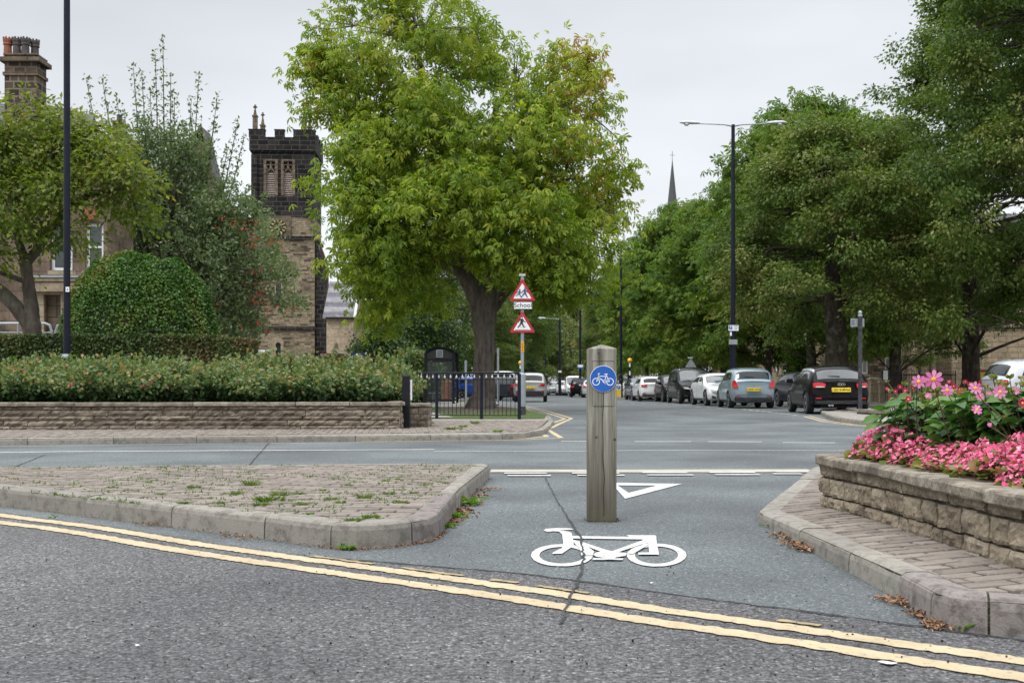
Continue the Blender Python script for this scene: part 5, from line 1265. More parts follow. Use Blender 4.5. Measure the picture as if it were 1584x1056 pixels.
def wall_holes(mb, x0, x1, z0, z1, y0, y1, holes):
    """front wall slab in xz with rectangular openings (x0,x1,z0,z1)"""
    xs = sorted({x0, x1, *[h[0] for h in holes], *[h[1] for h in holes]}); 
    for a, b in zip(xs, xs[1:]):
        hs = sorted([(h[2], h[3]) for h in holes if h[0] < b-1e-6 and h[1] > a+1e-6]); z = z0
        for h0, h1 in hs: mb.b2(a, b, y0, y1, z, h0) if h0 > z else None; z = h1
        if z1 > z: mb.b2(a, b, y0, y1, z, z1)
# ---- church tower (Y 85)
YT_ = 85.0; X_ = lambda px, Y=YT_: (px-792)*Y/FPX; Z_ = lambda py, Y=YT_: CAMH+(HOR-py)*Y/FPX
tw_ = thing('church_tower', 'square church tower, soot-black belfry above tan stone, with four pinnacles and a clock', 'church tower', (X_(438), YT_+2.4, 0))
xl, xr = X_(391), X_(486.5); D = xr-xl; yb = YT_+D; zs = Z_(336)
oz0, oz1, ow = Z_(303), Z_(262), None
hl = [(X_(412.5), X_(428.5), oz0, Z_(251)), (X_(439), X_(455), oz0, Z_(251))]
mb = MB(); wall_holes(mb, xl, xr, zs, Z_(236), YT_, YT_+.6, hl); mb.b2(xl, xl+.6, YT_+.6, yb, zs, Z_(236)); mb.b2(xr-.6, xr, YT_+.6, yb-.6, zs, Z_(236)); mb.b2(xl+.6, xr, yb-.6, yb, zs, Z_(236))
mb.b2(xl-.0, xl+.45, YT_-.18, YT_-.002, zs, Z_(240)); mb.b2(xr-.45, xr, YT_-.18, YT_-.002, zs, Z_(240)); mb.b2(xl+.6, xr-.6, YT_+.6, yb-.6, Z_(240), Z_(238)); mb.build('belfry_stage', M['tower_black'], tw_)
mb = MB()     # parapet with corbelled band and battlements
o_ = .14; zc = Z_(236)
mb.b2(xl-.07, xr+.07, YT_-.12, yb+.07, zc, zc+.12)
for k_ in ((xl-o_, xr+o_, YT_-.2, YT_+.25), (xl-o_, xr+o_, yb-.25, yb+o_), (xl-o_, xl+.3, YT_+.25, yb-.25), (xr-.3, xr+o_, YT_+.25, yb-.25)): mb.b2(*k_, zc+.12, Z_(213))
def merl(a, b, y0, y1): mb.b2(a, b, y0, y1, Z_(213), Z_(202.5)); mb.b2(a-.04, b+.04, y0-.04, y1+.04, Z_(202.5)+.002, Z_(201))
for a, b in ((387.5, 412), (427, 441.5), (455.5, 489)): merl(X_(a), X_(b), YT_-.2, YT_+.25); merl(X_(a), X_(b), yb-.25, yb+o_)
for t0, t1 in ((.30, .46), (.62, .78)): mb.b2(xr-.3, xr+o_, YT_+D*t0, YT_+D*t1, Z_(213), Z_(202)); mb.b2(xl-o_, xl+.3, YT_+D*t0, YT_+D*t1, Z_(213), Z_(202))
mb.build('parapet', M['tower_black'], tw_)
mb = MB()
for i in range(2):
    a, b, z0_, z1_ = hl[i]; mb_ = MB(); n = 11
    for j in range(n):
        z = z0_+(Z_(266)-z0_)*(j+.5)/n; mb_.add([(a, YT_+.12, z-.09), (b, YT_+.12, z-.09), (b, YT_+.34, z+.12), (a, YT_+.34, z+.12), (a, YT_+.14, z-.12), (b, YT_+.14, z-.12)], [(0, 1, 2, 3), (4, 5, 1, 0)])
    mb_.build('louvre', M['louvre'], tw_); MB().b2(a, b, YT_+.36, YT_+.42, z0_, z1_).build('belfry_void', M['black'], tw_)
    tr = MB(); c = (a+b)/2; zh = Z_(266); tr.b2(a-.14, a+.06, YT_-.05, YT_+.2, z0_, Z_(246.5)); tr.b2(b-.06, b+.14, YT_-.05, YT_+.2, z0_, Z_(246.5)); tr.b2(a+.06, b-.06, YT_-.05, YT_+.2, Z_(249), Z_(246.5)); tr.b2(c-.045, c+.045, YT_, YT_+.15, Z_(262), Z_(249))
    for s in (-1, 1):
        cx = c+s*(b-a)*.24; r_ = (b-a)*.20; n = 10   # pointed heads with cusps
        tr.tube([(cx+r_*math.cos(PI*k/n), YT_+.08, Z_(259)+r_*1.5*math.sin(PI*k/n)) for k in range(n+1)], .05, 5); tr.tube([(cx-r_, YT_+.08, Z_(259)), (cx, YT_+.08, Z_(263)), (cx+r_, YT_+.08, Z_(259))], .05, 5)
    tr.tube([(a, YT_+.08, Z_(270)), (c-(b-a)*.25, YT_+.08, Z_(264)), (c, YT_+.08, Z_(262)), (c+(b-a)*.25, YT_+.08, Z_(264)), (b, YT_+.08, Z_(270))], .06, 6); tr.build('tracery', M['dressed_dark'], tw_)
mb = MB(); wall_holes(mb, xl, xr, Z_(366), zs-.003, YT_+.002, YT_+.6, []); mb.b2(xl, xr, YT_+.6, yb, Z_(366), zs-.003); mb.build('clock_stage', M['tower_tan'], tw_)
mb = MB(); mb.b2(X_(412), X_(452), YT_-.08, YT_+.0, Z_(368), Z_(334)); mb.build('clock_panel', M['dressed_dark'], tw_)
cf = X_(432), Z_(352); ck = MB(); ck.lathe((cf[0], YT_-.10, cf[1]), [(.66, .04), (.66, 0), (.60, -.04)][::-1], 32, 'y'); co = ck.build('clock', M['clock_face'], tw_)
for i in range(12):
    a = 2*PI*i/12; MB().tube([(cf[0]+math.cos(a)*.40, YT_-.155, cf[1]+math.sin(a)*.40), (cf[0]+math.cos(a)*.60, YT_-.155, cf[1]+math.sin(a)*.60)], .045, 5).build('numeral', M['gold'], co)
mb = MB(); mb.tube([(cf[0], YT_-.17, cf[1]), (cf[0]+.18, YT_-.17, cf[1]+.42)], .03, 4); mb.tube([(cf[0], YT_-.17, cf[1]), (cf[0]-.26, YT_-.17, cf[1]-.1)], .035, 4); mb.build('hands', M['gold'], co)
mb = MB(); xl2, xr2 = X_(390), X_(488); sl = [(X_(429), X_(436.5), Z_(467), Z_(438)), (X_(428.5), X_(436), Z_(556), Z_(531))]
wall_holes(mb, xl2, xr2, 0, Z_(369), YT_-.1, YT_+.5, sl); mb.b2(xl2, xr2, YT_+.5, yb+.1, 0, Z_(369)); mb.build('lower_stage', M['tower_tan'], tw_)
for i, (a, b, z0_, z1_) in enumerate(sl):
    MB().b2(a, b, YT_+.1, YT_+.2, z0_, z1_).build('slit_window', M['pane'], tw_); f = MB(); f.b2(a-.22, a-.01, YT_-.14, YT_+.05, z0_-.1, z1_); f.b2(b+.01, b+.22, YT_-.14, YT_+.05, z0_-.1, z1_)
    c = (a+b)/2; n = 8; r1, r2 = (b-a)/2+.01, (b-a)/2+.26; P1 = [(c+r1*math.cos(PI*k/n), z1_+r1*math.sin(PI*k/n)-.1) for k in range(n+1)]; P2 = [(c+r2*math.cos(PI*k/n), z1_+.01+r2*math.sin(PI*k/n)) for k in range(n+1)]; f.ext(P2+P1[::-1], YT_-.145, YT_-.02); f.build('window_surround', M['dressed'], tw_)
for py, th, nm, mt in ((368, .22, 'string_course', 'tower_black'), (508, .30, 'string_course', 'tower_black')):
    MB().b2(xl2-.1, xr2+.1, YT_-.22, yb+.2, Z_(py)-th/2, Z_(py)+th/2).build(nm, M[mt], tw_)
for px, y, pt_ in ((396.3, YT_-.0, 163), (471.8, YT_-.0, 165), (412.5, yb-.3, 174), (484.5, yb-.3, 176)):
    x = X_(px, y); zt_ = Z_(pt_, y); zb2 = Z_(204); h_ = zt_-zb2; mb = MB(); mb.box((x, y+.1, zb2+h_*.28), (.34, .34, h_*.56)); mb.box((x, y+.1, zb2+h_*.58), (.42, .42, h_*.05))
    mb.box((x, y+.1, zb2+h_*.74), (.26, .26, h_*.28), taper=.3); mb.lathe((x, y+.1, zb2+h_*.88), [(.04, 0), (.16, .06), (.17, .12), (.05, .2), (.10, .26), (.02, h_*.12)], 6); mb.build('pinnacle', M['dressed_dark'], tw_)
def buttress(y0, y1, steps, nm='buttress', mat='tower_black'):   # stepped buttress profile in xz
    mb = MB(); mb.ext(steps, y0, y1); mb.build(nm, M[mat], tw_)
zx = lambda px, py, Y: (X_(px, Y), Z_(py, Y))
for y0 in (YT_+.1, yb-1.2):
    Y = y0; b0 = X_(488, YT_); st_ = [(b0+.01, 0), (b0+1.55, 0), (b0+1.5, Z_(520, YT_)), (b0+1.15, Z_(508, YT_)), (b0+1.1, Z_(470, YT_)), (b0+.6, Z_(448, YT_)), (b0+.55, Z_(400, YT_)), (b0+.2, Z_(380, YT_)), (b0+.01, Z_(370, YT_))]
    mb = MB(); mb.ext(st_, y0, y0+.9); mb.build('buttress', M['tower_black'] if y0 < YT_+1 else M['dressed_dark'], tw_)
mb = MB(); mb.ext([(X_(496), 0), (X_(528), 0), (X_(516), Z_(505)), (X_(512), Z_(470)), (X_(506), Z_(440)), (X_(496), Z_(420))], YT_+7, YT_+8); mb.build('stair_buttress', M['dressed_dark'], tw_)
tw_.rotation_euler = (0, 0, R(3)); tw_.location.x -= .2
# nave wing left of the tower, seen through the berry tree
nv = thing('church_nave', 'long plain stone church wall joining the tower on its left, behind the berry tree', 'church', (X_(330), 88, 0))
wn = [(X_(p_, 87), X_(p_+9, 87), Z_(500, 87), Z_(430, 87)) for p_ in (300, 345)]
mb = MB(); wall_holes(mb, X_(200, 87), xl-.1, 0, Z_(345, 87), 87, 87.6, wn); mb.b2(X_(200, 87), xl-.1, 87.6, 95, 0, Z_(346, 87)); mb.build('wall', M['dressed_dark'], nv)
MB().b2(X_(200, 87), xl-.1, 86.85, 87-.003, Z_(348, 87), Z_(343, 87)).build('cornice', M['dressed'], nv)
for h in wn: window(nv, h[0], h[1], h[2], h[3], 87.2, .12)
# ---- small hall right of the tower: banded slate roof
YH = 78.0; X2 = lambda px: X_(px, YH); Z2 = lambda py: Z_(py, YH); hl_ = thing('small_hall', 'small tan stone hall with a banded slate roof, right of the church tower', 'hall', (X2(525), YH+2, 0))
MB().b2(X2(505), X2(547), YH, YH+5.5, 0, Z2(489)).build('wall', M['ashlar_pale'], hl_)
mb = MB(); xa, xb_, z0_, z1_ = X2(500), X2(549), Z2(490), Z2(436)+.3
mb.add([(xa, YH-.25, z0_), (xb_, YH-.25, z0_), (xb_, YH+2.75, z1_), (xa, YH+2.75, z1_), (xa, YH+5.75, z0_), (xb_, YH+5.75, z0_), (xa, YH-.25, z0_-.12), (xb_, YH-.25, z0_-.12), (xa, YH+5.75, z0_-.12), (xb_, YH+5.75, z0_-.12)],
       [(0, 1, 2, 3), (3, 2, 5, 4), (6, 7, 1, 0), (4, 5, 9, 8), (8, 9, 7, 6)]); mb.build('roof', M['slate_band'], hl_)
mb = MB(); mb.add([(xb_-.1, YH-.2, z0_), (xb_-.1, YH+5.7, z0_), (xb_-.1, YH+2.75, z1_-.03)], [(0, 1, 2)]); mb.build('gable', M['ashlar_pale'], hl_)
mb = MB(); mb.tube([(xb_+.02, YH-.3, z0_-.05), (xb_+.02, YH+2.75, z1_+.05)], .09, 4); mb.tube([(xb_+.02, YH+5.8, z0_-.05), (xb_+.02, YH+2.75, z1_+.05)], .09, 4); mb.build('bargeboard', M['frame'], hl_)
mb = MB(); mb.b2(X2(541), X2(548), YH-.5, YH-.002, 0, Z2(500)); mb.b2(X2(540), X2(550), YH-.6, YH-.5, 0, Z2(540)); mb.build('corner_buttress', M['dressed'], hl_); MB().tube([(X2(505), YH-.3, z0_-.1), (xb_, YH-.3, z0_-.1)], .07, 6).build('gutter', M['iron'], hl_)
# gate piers, notice board, white bracket sign near the church
x, y, z = P(520, 600, 60); t = thing('stone_gate_pier', 'low stone gate pier with a conical cap near the church', 'gate pier', (x, y, .09)); mb = MB(); mb.box((x, y, .09+(P(0, 552, 60)[2]-.09)/2), (1.3, .5, P(0, 552, 60)[2]-.09)); mb.build('shaft', M['dressed_dark'], t)
zt_ = P(0, 552, 60)[2]; MB().box((x, y, zt_+.09), (1.6, .7, .16)).build('cap', M['dressed'], t); MB().lathe((x, y, zt_+.17), [(.62, 0), (.35, .12), (.12, .35), (.07, .55), (.02, .62)], 12).build('cone', M['dressed_dark'], t)
x, y, z = P(554, 549, 56); t = thing('notice_board', 'low navy notice board near the church gate', 'notice board', (x, y, .09)); MB().box((x, y, z), (.95, .06, .28)).build('board', M['navy'], t)
mb = MB(); mb.box((x-.42, y+.06, z/2+.05), (.06, .06, z+.2)); mb.box((x+.42, y+.06, z/2+.05), (.06, .06, z+.2)); mb.build('legs', M['iron'], t)
mb = MB(); mb.box((x-.06, y-.032, z+.03), (.07, .004, .09)); mb.box((x+.09, y-.032, z-.06), (.3, .004, .03)); mb.build('lettering', M['white'], t)
x, y, z = P(406, 550, 40); t = thing('white_sign_frame', 'white painted post with a crossbar beyond the rose bed', 'sign', (x, y, .09)); mb = MB(); mb.box((P(400, 0, 40)[0], y, .8), (.1, .1, 1.9)); mb.box((P(407, 0, 40)[0], y, P(0, 543, 40)[2]), (.42, .08, .10)); mb.box((P(408, 0, 40)[0], y, .8), (.07, .07, 1.6)); mb.build('frame', M['frame'], t)
# ---- old stone house at the left (Y 38-44)
YS = 38.0; XH = lambda px, Y=YS: X_(px, Y); ZH = lambda py, Y=YS: Z_(py, Y)
hs_ = thing('stone_house', 'old stone house with slate roof and tall chimney behind the cherry tree', 'house', (XH(100), YS+3, 0))
w1 = [(XH(78), XH(112), ZH(418), ZH(345)), (XH(132), XH(160), ZH(418), ZH(345))]; dr_ = [(XH(70), XH(96), 0.0, ZH(456))]
mb = MB(); wall_holes(mb, XH(-260), XH(166), 0, ZH(262), YS, YS+.5, w1+dr_); mb.b2(XH(-260), XH(166), YS+.5, YS+2.6, 0, ZH(263)); mb.build('wall', M['house_stone'], hs_)
for h in w1: window(hs_, *h[:4], YS+.15, .10, None, True, M['dressed'])
mb = MB(); mb.b2(dr_[0][0]-.28, dr_[0][0]-.002, YS-.12, YS+.05, 0, dr_[0][3]); mb.b2(dr_[0][1]+.002, dr_[0][1]+.3, YS-.12, YS+.05, 0, dr_[0][3]); mb.b2(dr_[0][0]-.5, XH(150), YS-.35, YS+.05, ZH(452), ZH(438)); mb.b2(dr_[0][0]-.4, XH(140), YS-.22, YS-.002, ZH(456)+.004, ZH(452)-.004); mb.b2(dr_[0][0]-.3, XH(150), YS-.4, YS+.02, ZH(437), ZH(432)); mb.build('door_hood', M['dressed'], hs_)
MB().b2(dr_[0][0], dr_[0][1], YS+.2, YS+.28, 0, dr_[0][3]).build('door', M['dressed_dark'], hs_)
MB().b2(XH(58), XH(130), YS-.45, YS-.2, ZH(431), ZH(428)).build('lead_flashing', M['galv'], hs_)
MB().b2(XH(132), XH(150), YS-.12, YS+.10, ZH(340), ZH(322)).build('orange_poster', M['pot_red'], hs_)
mb = MB(); xa, xb_ = XH(-270), XH(100); ze, zr_ = ZH(250), ZH(150)
mb.add([(xa, YS-.4, ze), (XH(128), YS-.4, ze-.2), (XH(78), YS+4, ZH(178, 42)), (XH(-10), YS+4, zr_+.8), (xa, YS+4, zr_+.8), (xa, YS+8.5, ze), (XH(60), YS+7.5, ze)], [(0, 1, 2, 3, 4), (4, 3, 2, 6, 5), (1, 6, 2)]); mb.build('roof', M['slate'], hs_)
# chimney
cx0, cx1 = XH(7, 39.4), XH(57, 39.4); zt0, zt1 = ZH(260, 40), ZH(104, 40); mb = MB(); mb.b2(cx0, cx1, 39.4, 40.2, zt0, zt1); ch = mb.build('chimney', M['chimney_stone'], hs_)
cb2 = MB(); cb2.b2(cx0-.12, cx1+.14, 39.25, 40.35, zt1, zt1+.16); cb2.b2(cx0+.06, cx1-.06, 39.42, 40.18, zt1+.16, ZH(93, 40)); cb2.b2(cx0-.03, cx1+.03, 39.35, 40.25, ZH(93, 40), ZH(91, 40)); cb2.b2(cx0-.05, cx1+.05, 39.35, 40.25, ZH(124, 40), ZH(119, 40)); cb2.build('chimney_bands', M['dressed_dark'], hs_)
for i, (px, mt) in enumerate(((17, 'pot_red'), (31, 'pot_dark'), (44, 'pot_dark'), (54, 'pot_dark'))):
    x = XH(px, 40); y = 39.75 if i < 3 else 40.0; zb2, zt2 = ZH(92, 40), ZH(62, 40); h_ = zt2-zb2; r_ = .155; mb = MB(); mb.lathe((x, y, zb2), [(r_*.95, 0), (r_*.85, h_*.6), (r_*1.05, h_*.62), (r_*1.05, h_*.68), (r_*.95, h_*.7), (r_*1.1, h_*.82), (r_*1.1, h_*.92), (r_*.8, h_*.93)], 12)
    for k in range(8): a = 2*PI*k/8; mb.box((x+r_*.95*math.cos(a), y+r_*.95*math.sin(a), zb2+h_*.96), (.05, .05, h_*.08))
    mb.build('chimney_pot', M[mt], hs_)
# second house: gabled wing, second chimney, aerial
h2 = thing('gabled_house', 'gabled stone house with tall white-framed windows half hidden by the berry tree', 'house', (XH(250, 52), 54, 0)); Y2 = 52.0; A2 = lambda px: X_(px, Y2); B2 = lambda py: Z_(py, Y2)
w2 = [(A2(p_), A2(p_+13), B2(z1), B2(z0)) for p_, z0, z1 in ((188, 345, 420), (207, 345, 420), (250, 380, 440), (292, 380, 440), (196, 250, 320), (330, 400, 470))]
w2 = w2[:5]
mb = MB(); wall_holes(mb, A2(120), A2(332), 0, B2(300), Y2, Y2+.5, [h for h in w2 if h[3] < B2(300)]); mb.b2(A2(120), A2(332), Y2+.5, Y2+9, 0, B2(301)); mb.ext([(A2(262), B2(300)+.002), (A2(332), B2(300)+.002), (A2(326), B2(262)), (A2(312), B2(212)), (A2(296), B2(235)), (A2(276), B2(275))][::-1], Y2, Y2+.45); mb.build('wall', M['dressed_dark'], h2)
for h in w2[:4]: window(h2, *h, Y2+.15, .11, None, True, M['dressed'])
mb = MB(); mb.add([(A2(112), Y2-.3, B2(300)), (A2(270), Y2-.3, B2(300)), (A2(245), Y2+4.5, B2(235)), (A2(120), Y2+4.5, B2(225)), (A2(112), Y2+9, B2(300)), (A2(245), Y2+9, B2(300))], [(0, 1, 2, 3), (3, 2, 5, 4)])
mb.add([(A2(258), Y2-.05, B2(300)), (A2(312), Y2-.05, B2(196)), (A2(337), Y2-.05, B2(300)), (A2(258), Y2+1.5, B2(300)), (A2(312), Y2+1.5, B2(196)), (A2(337), Y2+1.5, B2(300))], [(0, 1, 4, 3), (1, 2, 5, 4)]); mb.build('roof', M['slate'], h2)
mb = MB(); mb.tube([(A2(258), Y2-.1, B2(302)), (A2(312), Y2-.1, B2(194)), (A2(337), Y2-.1, B2(302))], .12, 4); mb.build('gable_coping', M['dressed_dark'], h2)
mb = MB(); mb.b2(A2(138), A2(150), Y2+3, Y2+4, B2(240), B2(164)); mb.b2(A2(136.5), A2(151.5), Y2+2.9, Y2+4.1, B2(166), B2(163)); mb.build('chimney', M['dressed_dark'], h2); mb = MB(); mb.lathe((A2(144), Y2+3.5, B2(163)), [(.16, 0), (.13, .35), (.16, .4)], 10); mb.build('chimney_pot', M['pot_dark'], h2)
mb = MB(); mb.b2(A2(240), A2(256), Y2+4, Y2+5, B2(260), B2(196)); mb.b2(A2(238.5), A2(257.5), Y2+3.9, Y2+5.1, B2(198), B2(194)); mb.build('chimney', M['dressed_dark'], h2)
x, y, z = A2(125), Y2+3.5, 0; mb = MB(); mb.tube([(x, y, B2(230)), (x, y, B2(132))], .03, 5); mb.tube([(A2(111), y, B2(160)), (A2(128), y, B2(160))], .018, 4)
for k in range(6): px = 112+k*2.6; mb.tube([(A2(px), y-.25, B2(160)), (A2(px), y+.25, B2(160))], .012, 3)
mb.tube([(A2(112), y, B2(134)), (A2(125), y, B2(129)), (A2(137), y, B2(137))], .014, 3); mb.build('aerial', M['galv'], h2)
# cycle hoops in front of the house
t = thing('metal_hoop_rail', 'grey metal hoop rail behind the low hedge, beside the cherry trunk', 'rail', (XH(40, 34), 34, .3))
mb = MB(); yq = 34; zt_ = Z_(500, yq); mb.tube([(X_(-60, yq), yq, zt_), (X_(70, yq), yq, zt_), (X_(77, yq), yq, zt_-.06), (X_(80, yq), yq, zt_-.25), (X_(80, yq), yq, .2)], .04, 8); mb.tube([(X_(86, yq), yq, .2), (X_(86, yq), yq, zt_-.25), (X_(89, yq), yq, zt_-.08), (X_(96, yq), yq, zt_), (X_(160, yq), yq, zt_)], .04, 8); mb.tube([(X_(-60, yq), yq, zt_-.28), (X_(78, yq), yq, zt_-.28)], .02, 6)
for px in (-20, 28): mb.tube([(X_(px, yq), yq, .2), (X_(px, yq), yq, zt_)], .03, 6)
mb.build('hoop', M['galv'], t)
# ---- bus shelter end-on
xs_, ys_ = P(680, 600, 46)[0], 46.0; L0, L1 = P(658.5, 0, 46)[0], P(701.5, 0, 46)[0]; zt_ = P(0, 545, 46)[2]; zc_ = P(0, 537, 46)[2]
bs = thing('bus_shelter', 'black bus shelter seen end-on with an arched top, beside the chestnut', 'bus shelter', (xs_, ys_+1.5, .095))
for yy in (46.0, 49.2):
    mb = MB(); wd = .055
    for x in (L0, L1): mb.box((x, yy, zt_/2+.05), (.11, .10, zt_-.09))
    cr = zc_-zt_; mb.tube([(L0+(L1-L0)*k/12, yy, zt_+(cr-.02)*math.sin(PI*k/12)) for k in range(13)], .05, 6); mb.b2(L0, L1, yy-.045, yy+.045, P(0, 556, 46)[2]-.04, P(0, 556, 46)[2]+.04); mb.b2(L0, L1, yy-.046, yy+.046, .18, .26)
    mb.build('end_frame', M['iron'], bs)
    pnl = [(L0+(L1-L0)*k/12, zt_+(cr-.06)*math.sin(PI*k/12)) for k in range(13)]+[(L1-.05, P(0, 555, 46)[2]), (L0+.05, P(0, 555, 46)[2])]
    mb = MB(); mb.ext(pnl[::-1], yy-.01, yy+.01); mb.build('arch_panel', M['trim'], bs)
mb = MB(); mb.b2(xs_-.14, xs_+.14, 45.97, 45.985, P(0, 552.5, 46)[2], P(0, 541, 46)[2]); mb.build('stop_plate', M['galv'], bs)
mb = MB()
for k in range(3): mb.b2(xs_-.10, xs_+.10, 45.962, 45.968, P(0, 543.5+k*3.2, 46)[2]-.02, P(0, 543.5+k*3.2, 46)[2]+.015)
mb.build('lettering', M['trim'], bs)
mb = MB(); n = 12; vs = []
for yy in (45.9, 49.3):
    for k in range(n+1): vs.append((L0-.04+(L1-L0+.08)*k/n, yy, zt_+.04+cr*math.sin(PI*k/n)))
mb.add(vs, [(k, k+1, n+2+k, n+1+k) for k in range(n)]); mb.build('roof', M['trim'], bs)
def glassmat():
    t = NT('shelter_glass'); t.b.inputs['Transmission Weight'].default_value = .0; tr = t.n('BsdfTransparent'); tr.inputs[0].default_value = (.82, .86, .85, 1); ms = t.n('MixShader'); ms.inputs[0].default_value = .86; t.fin((.12, .14, .14), .05, None, None, .6)
    t.l(t.b.outputs[0], ms.inputs[1]); t.l(tr.outputs[0], ms.inputs[2]); t.l(ms.outputs[0], t.out.inputs[0]); return t.m
M['sglass'] = glassmat()
MB().b2(L0+.05, L1-.05, 45.995, 46.005, .26, P(0, 557, 46)[2]).build('glass_panel', M['sglass'], bs); MB().b2(L0+.0, L0+.01, 46.06, 49.1, .4, zt_-.2).build('glass_panel', M['sglass'], bs)
mb = MB(); mb.b2(L0+.06, L0+.45, 46.6, 48.9, .52, .56); mb.b2(L0+.2, L0+.26, 46.8, 46.86, .1, .52); mb.b2(L0+.2, L0+.26, 48.6, 48.66, .1, .52); mb.build('bench', M['galv'], bs)
# litter bin and pale terrace seen past the shelter
x, y, _ = P(690, 0, 58); t = thing('litter_bin', 'dark red litter bin seen through the bus shelter', 'bin', (x, y, .09)); mb = MB(); mb.lathe((x, y, .09), [(.25, 0), (.28, .9), (.30, .92), (.30, 1.0), (.2, 1.12), (.03, 1.15)], 14); mb.build('drum', M['pot_red'], t)
wl_ = thing('boundary_wall', 'low grey boundary wall beyond the bus shelter', 'wall', (P(660, 0, 74)[0], 74, .09)); MB().b2(P(560, 0, 74)[0], P(730, 0, 74)[0], 74, 74.4, .0, 1.15).build('wall', M['dressed_dark'], wl_); MB().b2(P(560, 0, 74)[0]-.1, P(730, 0, 74)[0]+.1, 73.9, 74.5, 1.15, 1.25).build('coping', M['galvl'], wl_)
# ---- right terraces : two houses with bays, then a columned building
def terrace(name, label, Y, pxa, pxb, pytop, bays, mat, pane, doors=(), roof=True, colz=()):
    xa, xb_ = X_(pxa, Y), X_(pxb, Y); zt_ = Z_(pytop, Y); t = thing(name, label, 'house', ((xa+xb_)/2, Y+4, 0)); hol = []
    for b in bays:
        hol.append((X_(b[0], Y), X_(b[1], Y), Z_(b[3], Y), Z_(b[2], Y)))
    mb = MB(); wall_holes(mb, xa, xb_, 0, zt_, Y, Y+.5, hol); mb.b2(xa, xb_, Y+.5, Y+9, 0, zt_-.01); mb.build('wall', mat, t)
    for h in hol:
        window(t, *h, Y+.12, .09, pane, True, M['dressed']); 
    mb = MB(); mb.b2(xa-.1, xb_+.1, Y-.3, Y-.003, zt_-.35, zt_+.05); mb.b2(xa, xb_, Y-.12, Y-.004, Z_(bays[0][2], Y)+.5, Z_(bays[0][2], Y)+.7); mb.build('cornice', M['dressed'], t)
    if roof: mb = MB(); mb.add([(xa-.2, Y-.35, zt_+.05), (xb_+.2, Y-.35, zt_+.05), (xb_+.2, Y+4.5, zt_+3.4), (xa-.2, Y+4.5, zt_+3.4), (xa-.2, Y+9.3, zt_), (xb_+.2, Y+9.3, zt_)], [(0, 1, 2, 3), (3, 2, 5, 4)]); mb.build('roof', M['slate'], t)
    return t, xa, xb_, zt_
Y4 = 88; t, xa, xb_, zt_ = terrace('terraced_house', 'tan stone terrace with bay windows behind the light blue hatchback', Y4, 1134, 1292, 440, [(1161, 1172, 542, 572), (1179, 1189, 542, 572), (1194, 1206, 540, 573), (1212, 1224, 540, 575), (1240, 1254, 540, 575), (1270, 1282, 540, 575), (1161, 1172, 480, 510), (1194, 1206, 480, 510), (1212, 1224, 480, 510), (1250, 1262, 480, 510), (1274, 1286, 480, 510)], M['terrace'], M['pane'])
for pa, pb in ((1157, 1176), (1190, 1229)):
    b = MB(); a_, c_ = X_(pa, Y4), X_(pb, Y4); yb_ = Y4-1.1
    for k in (0, .33, .66, 1): x = a_+(c_-a_)*k; b.b2(x-.16, x+.16, yb_, yb_+.3, 0, Z_(533, Y4))
    b.b2(a_-.15, c_+.15, yb_-.003, Y4-.003, 0, Z_(575, Y4)); b.b2(a_-.3, c_+.3, yb_-.15, Y4-.32, Z_(533, Y4), Z_(528, Y4)); b.build('bay', M['dressed'], t)
    MB().b2(a_+.1, c_-.1, yb_+.12, yb_+.16, Z_(574, Y4), Z_(534, Y4)).build('bay_glass', M['pane'], t)
    f = MB()
    for k in (.16, .5, .84): x = a_+(c_-a_)*k; f.b2(x-.05, x+.05, yb_+.05, yb_+.118, Z_(574, Y4), Z_(534, Y4))
    f.build('bay_frame', M['frame'], t)
Y5 = 70; t2, xa, xb_, zt_ = terrace('terraced_house', 'darker rough stone house with pale drawn blinds, right of the sign pole', Y5, 1330, 1386, 430, [(1333, 1343, 533, 578), (1369, 1381, 531, 577), (1336, 1345, 455, 495), (1370, 1381, 455, 495)], M['terrace_rough'], M['blind'])
MB().b2(X_(1330, Y5), X_(1386, Y5), Y5-.16, Y5-.003, Z_(523, Y5), Z_(519, Y5)).build('string_course', M['dressed'], t2)
MB().tube([(X_(1385, Y5), Y5-.08, 0), (X_(1385, Y5), Y5-.08, zt_-.4)], .07, 8).build('drainpipe', M['iron'], t2)
Y6 = 69; t3, xa, xb_, zt_ = terrace('columned_building', 'pale ashlar building with half columns between dark limes and railings', Y6, 1388, 1470, 380, [(1452, 1462, 535, 572), (1452, 1462, 450, 500)], M['ashlar_pale'], M['pane'], roof=False)
for px, r_ in ((1408, .34), (1428, .26), (1444, .26)):
    x = X_(px, Y6); mb = MB(); mb.box((x, Y6-.25, .75), (r_*2.6, .9, 1.5)); mb.lathe((x, Y6-.3, 1.5), [(r_*1.2, 0), (r_*1.2, .15), (r_, .25), (r_*.86, zt_-3.2), (r_*1.2, zt_-3.0), (r_*1.3, zt_-2.7)], 18); mb.build('half_column', M['ashlar_pale'], t3)
MB().b2(X_(1388, Y6), X_(1470, Y6), Y6-.8, Y6-.35, zt_-1.2, zt_-.6).build('entablature', M['dressed'], t3)
Y7 = 66; t4, xa, xb_, zt_ = terrace('terraced_house', 'plain tan house at the right edge behind the white small car', Y7, 1472, 1700, 400, [(1620, 1640, 520, 560)], M['terrace'], M['pane'], roof=True)
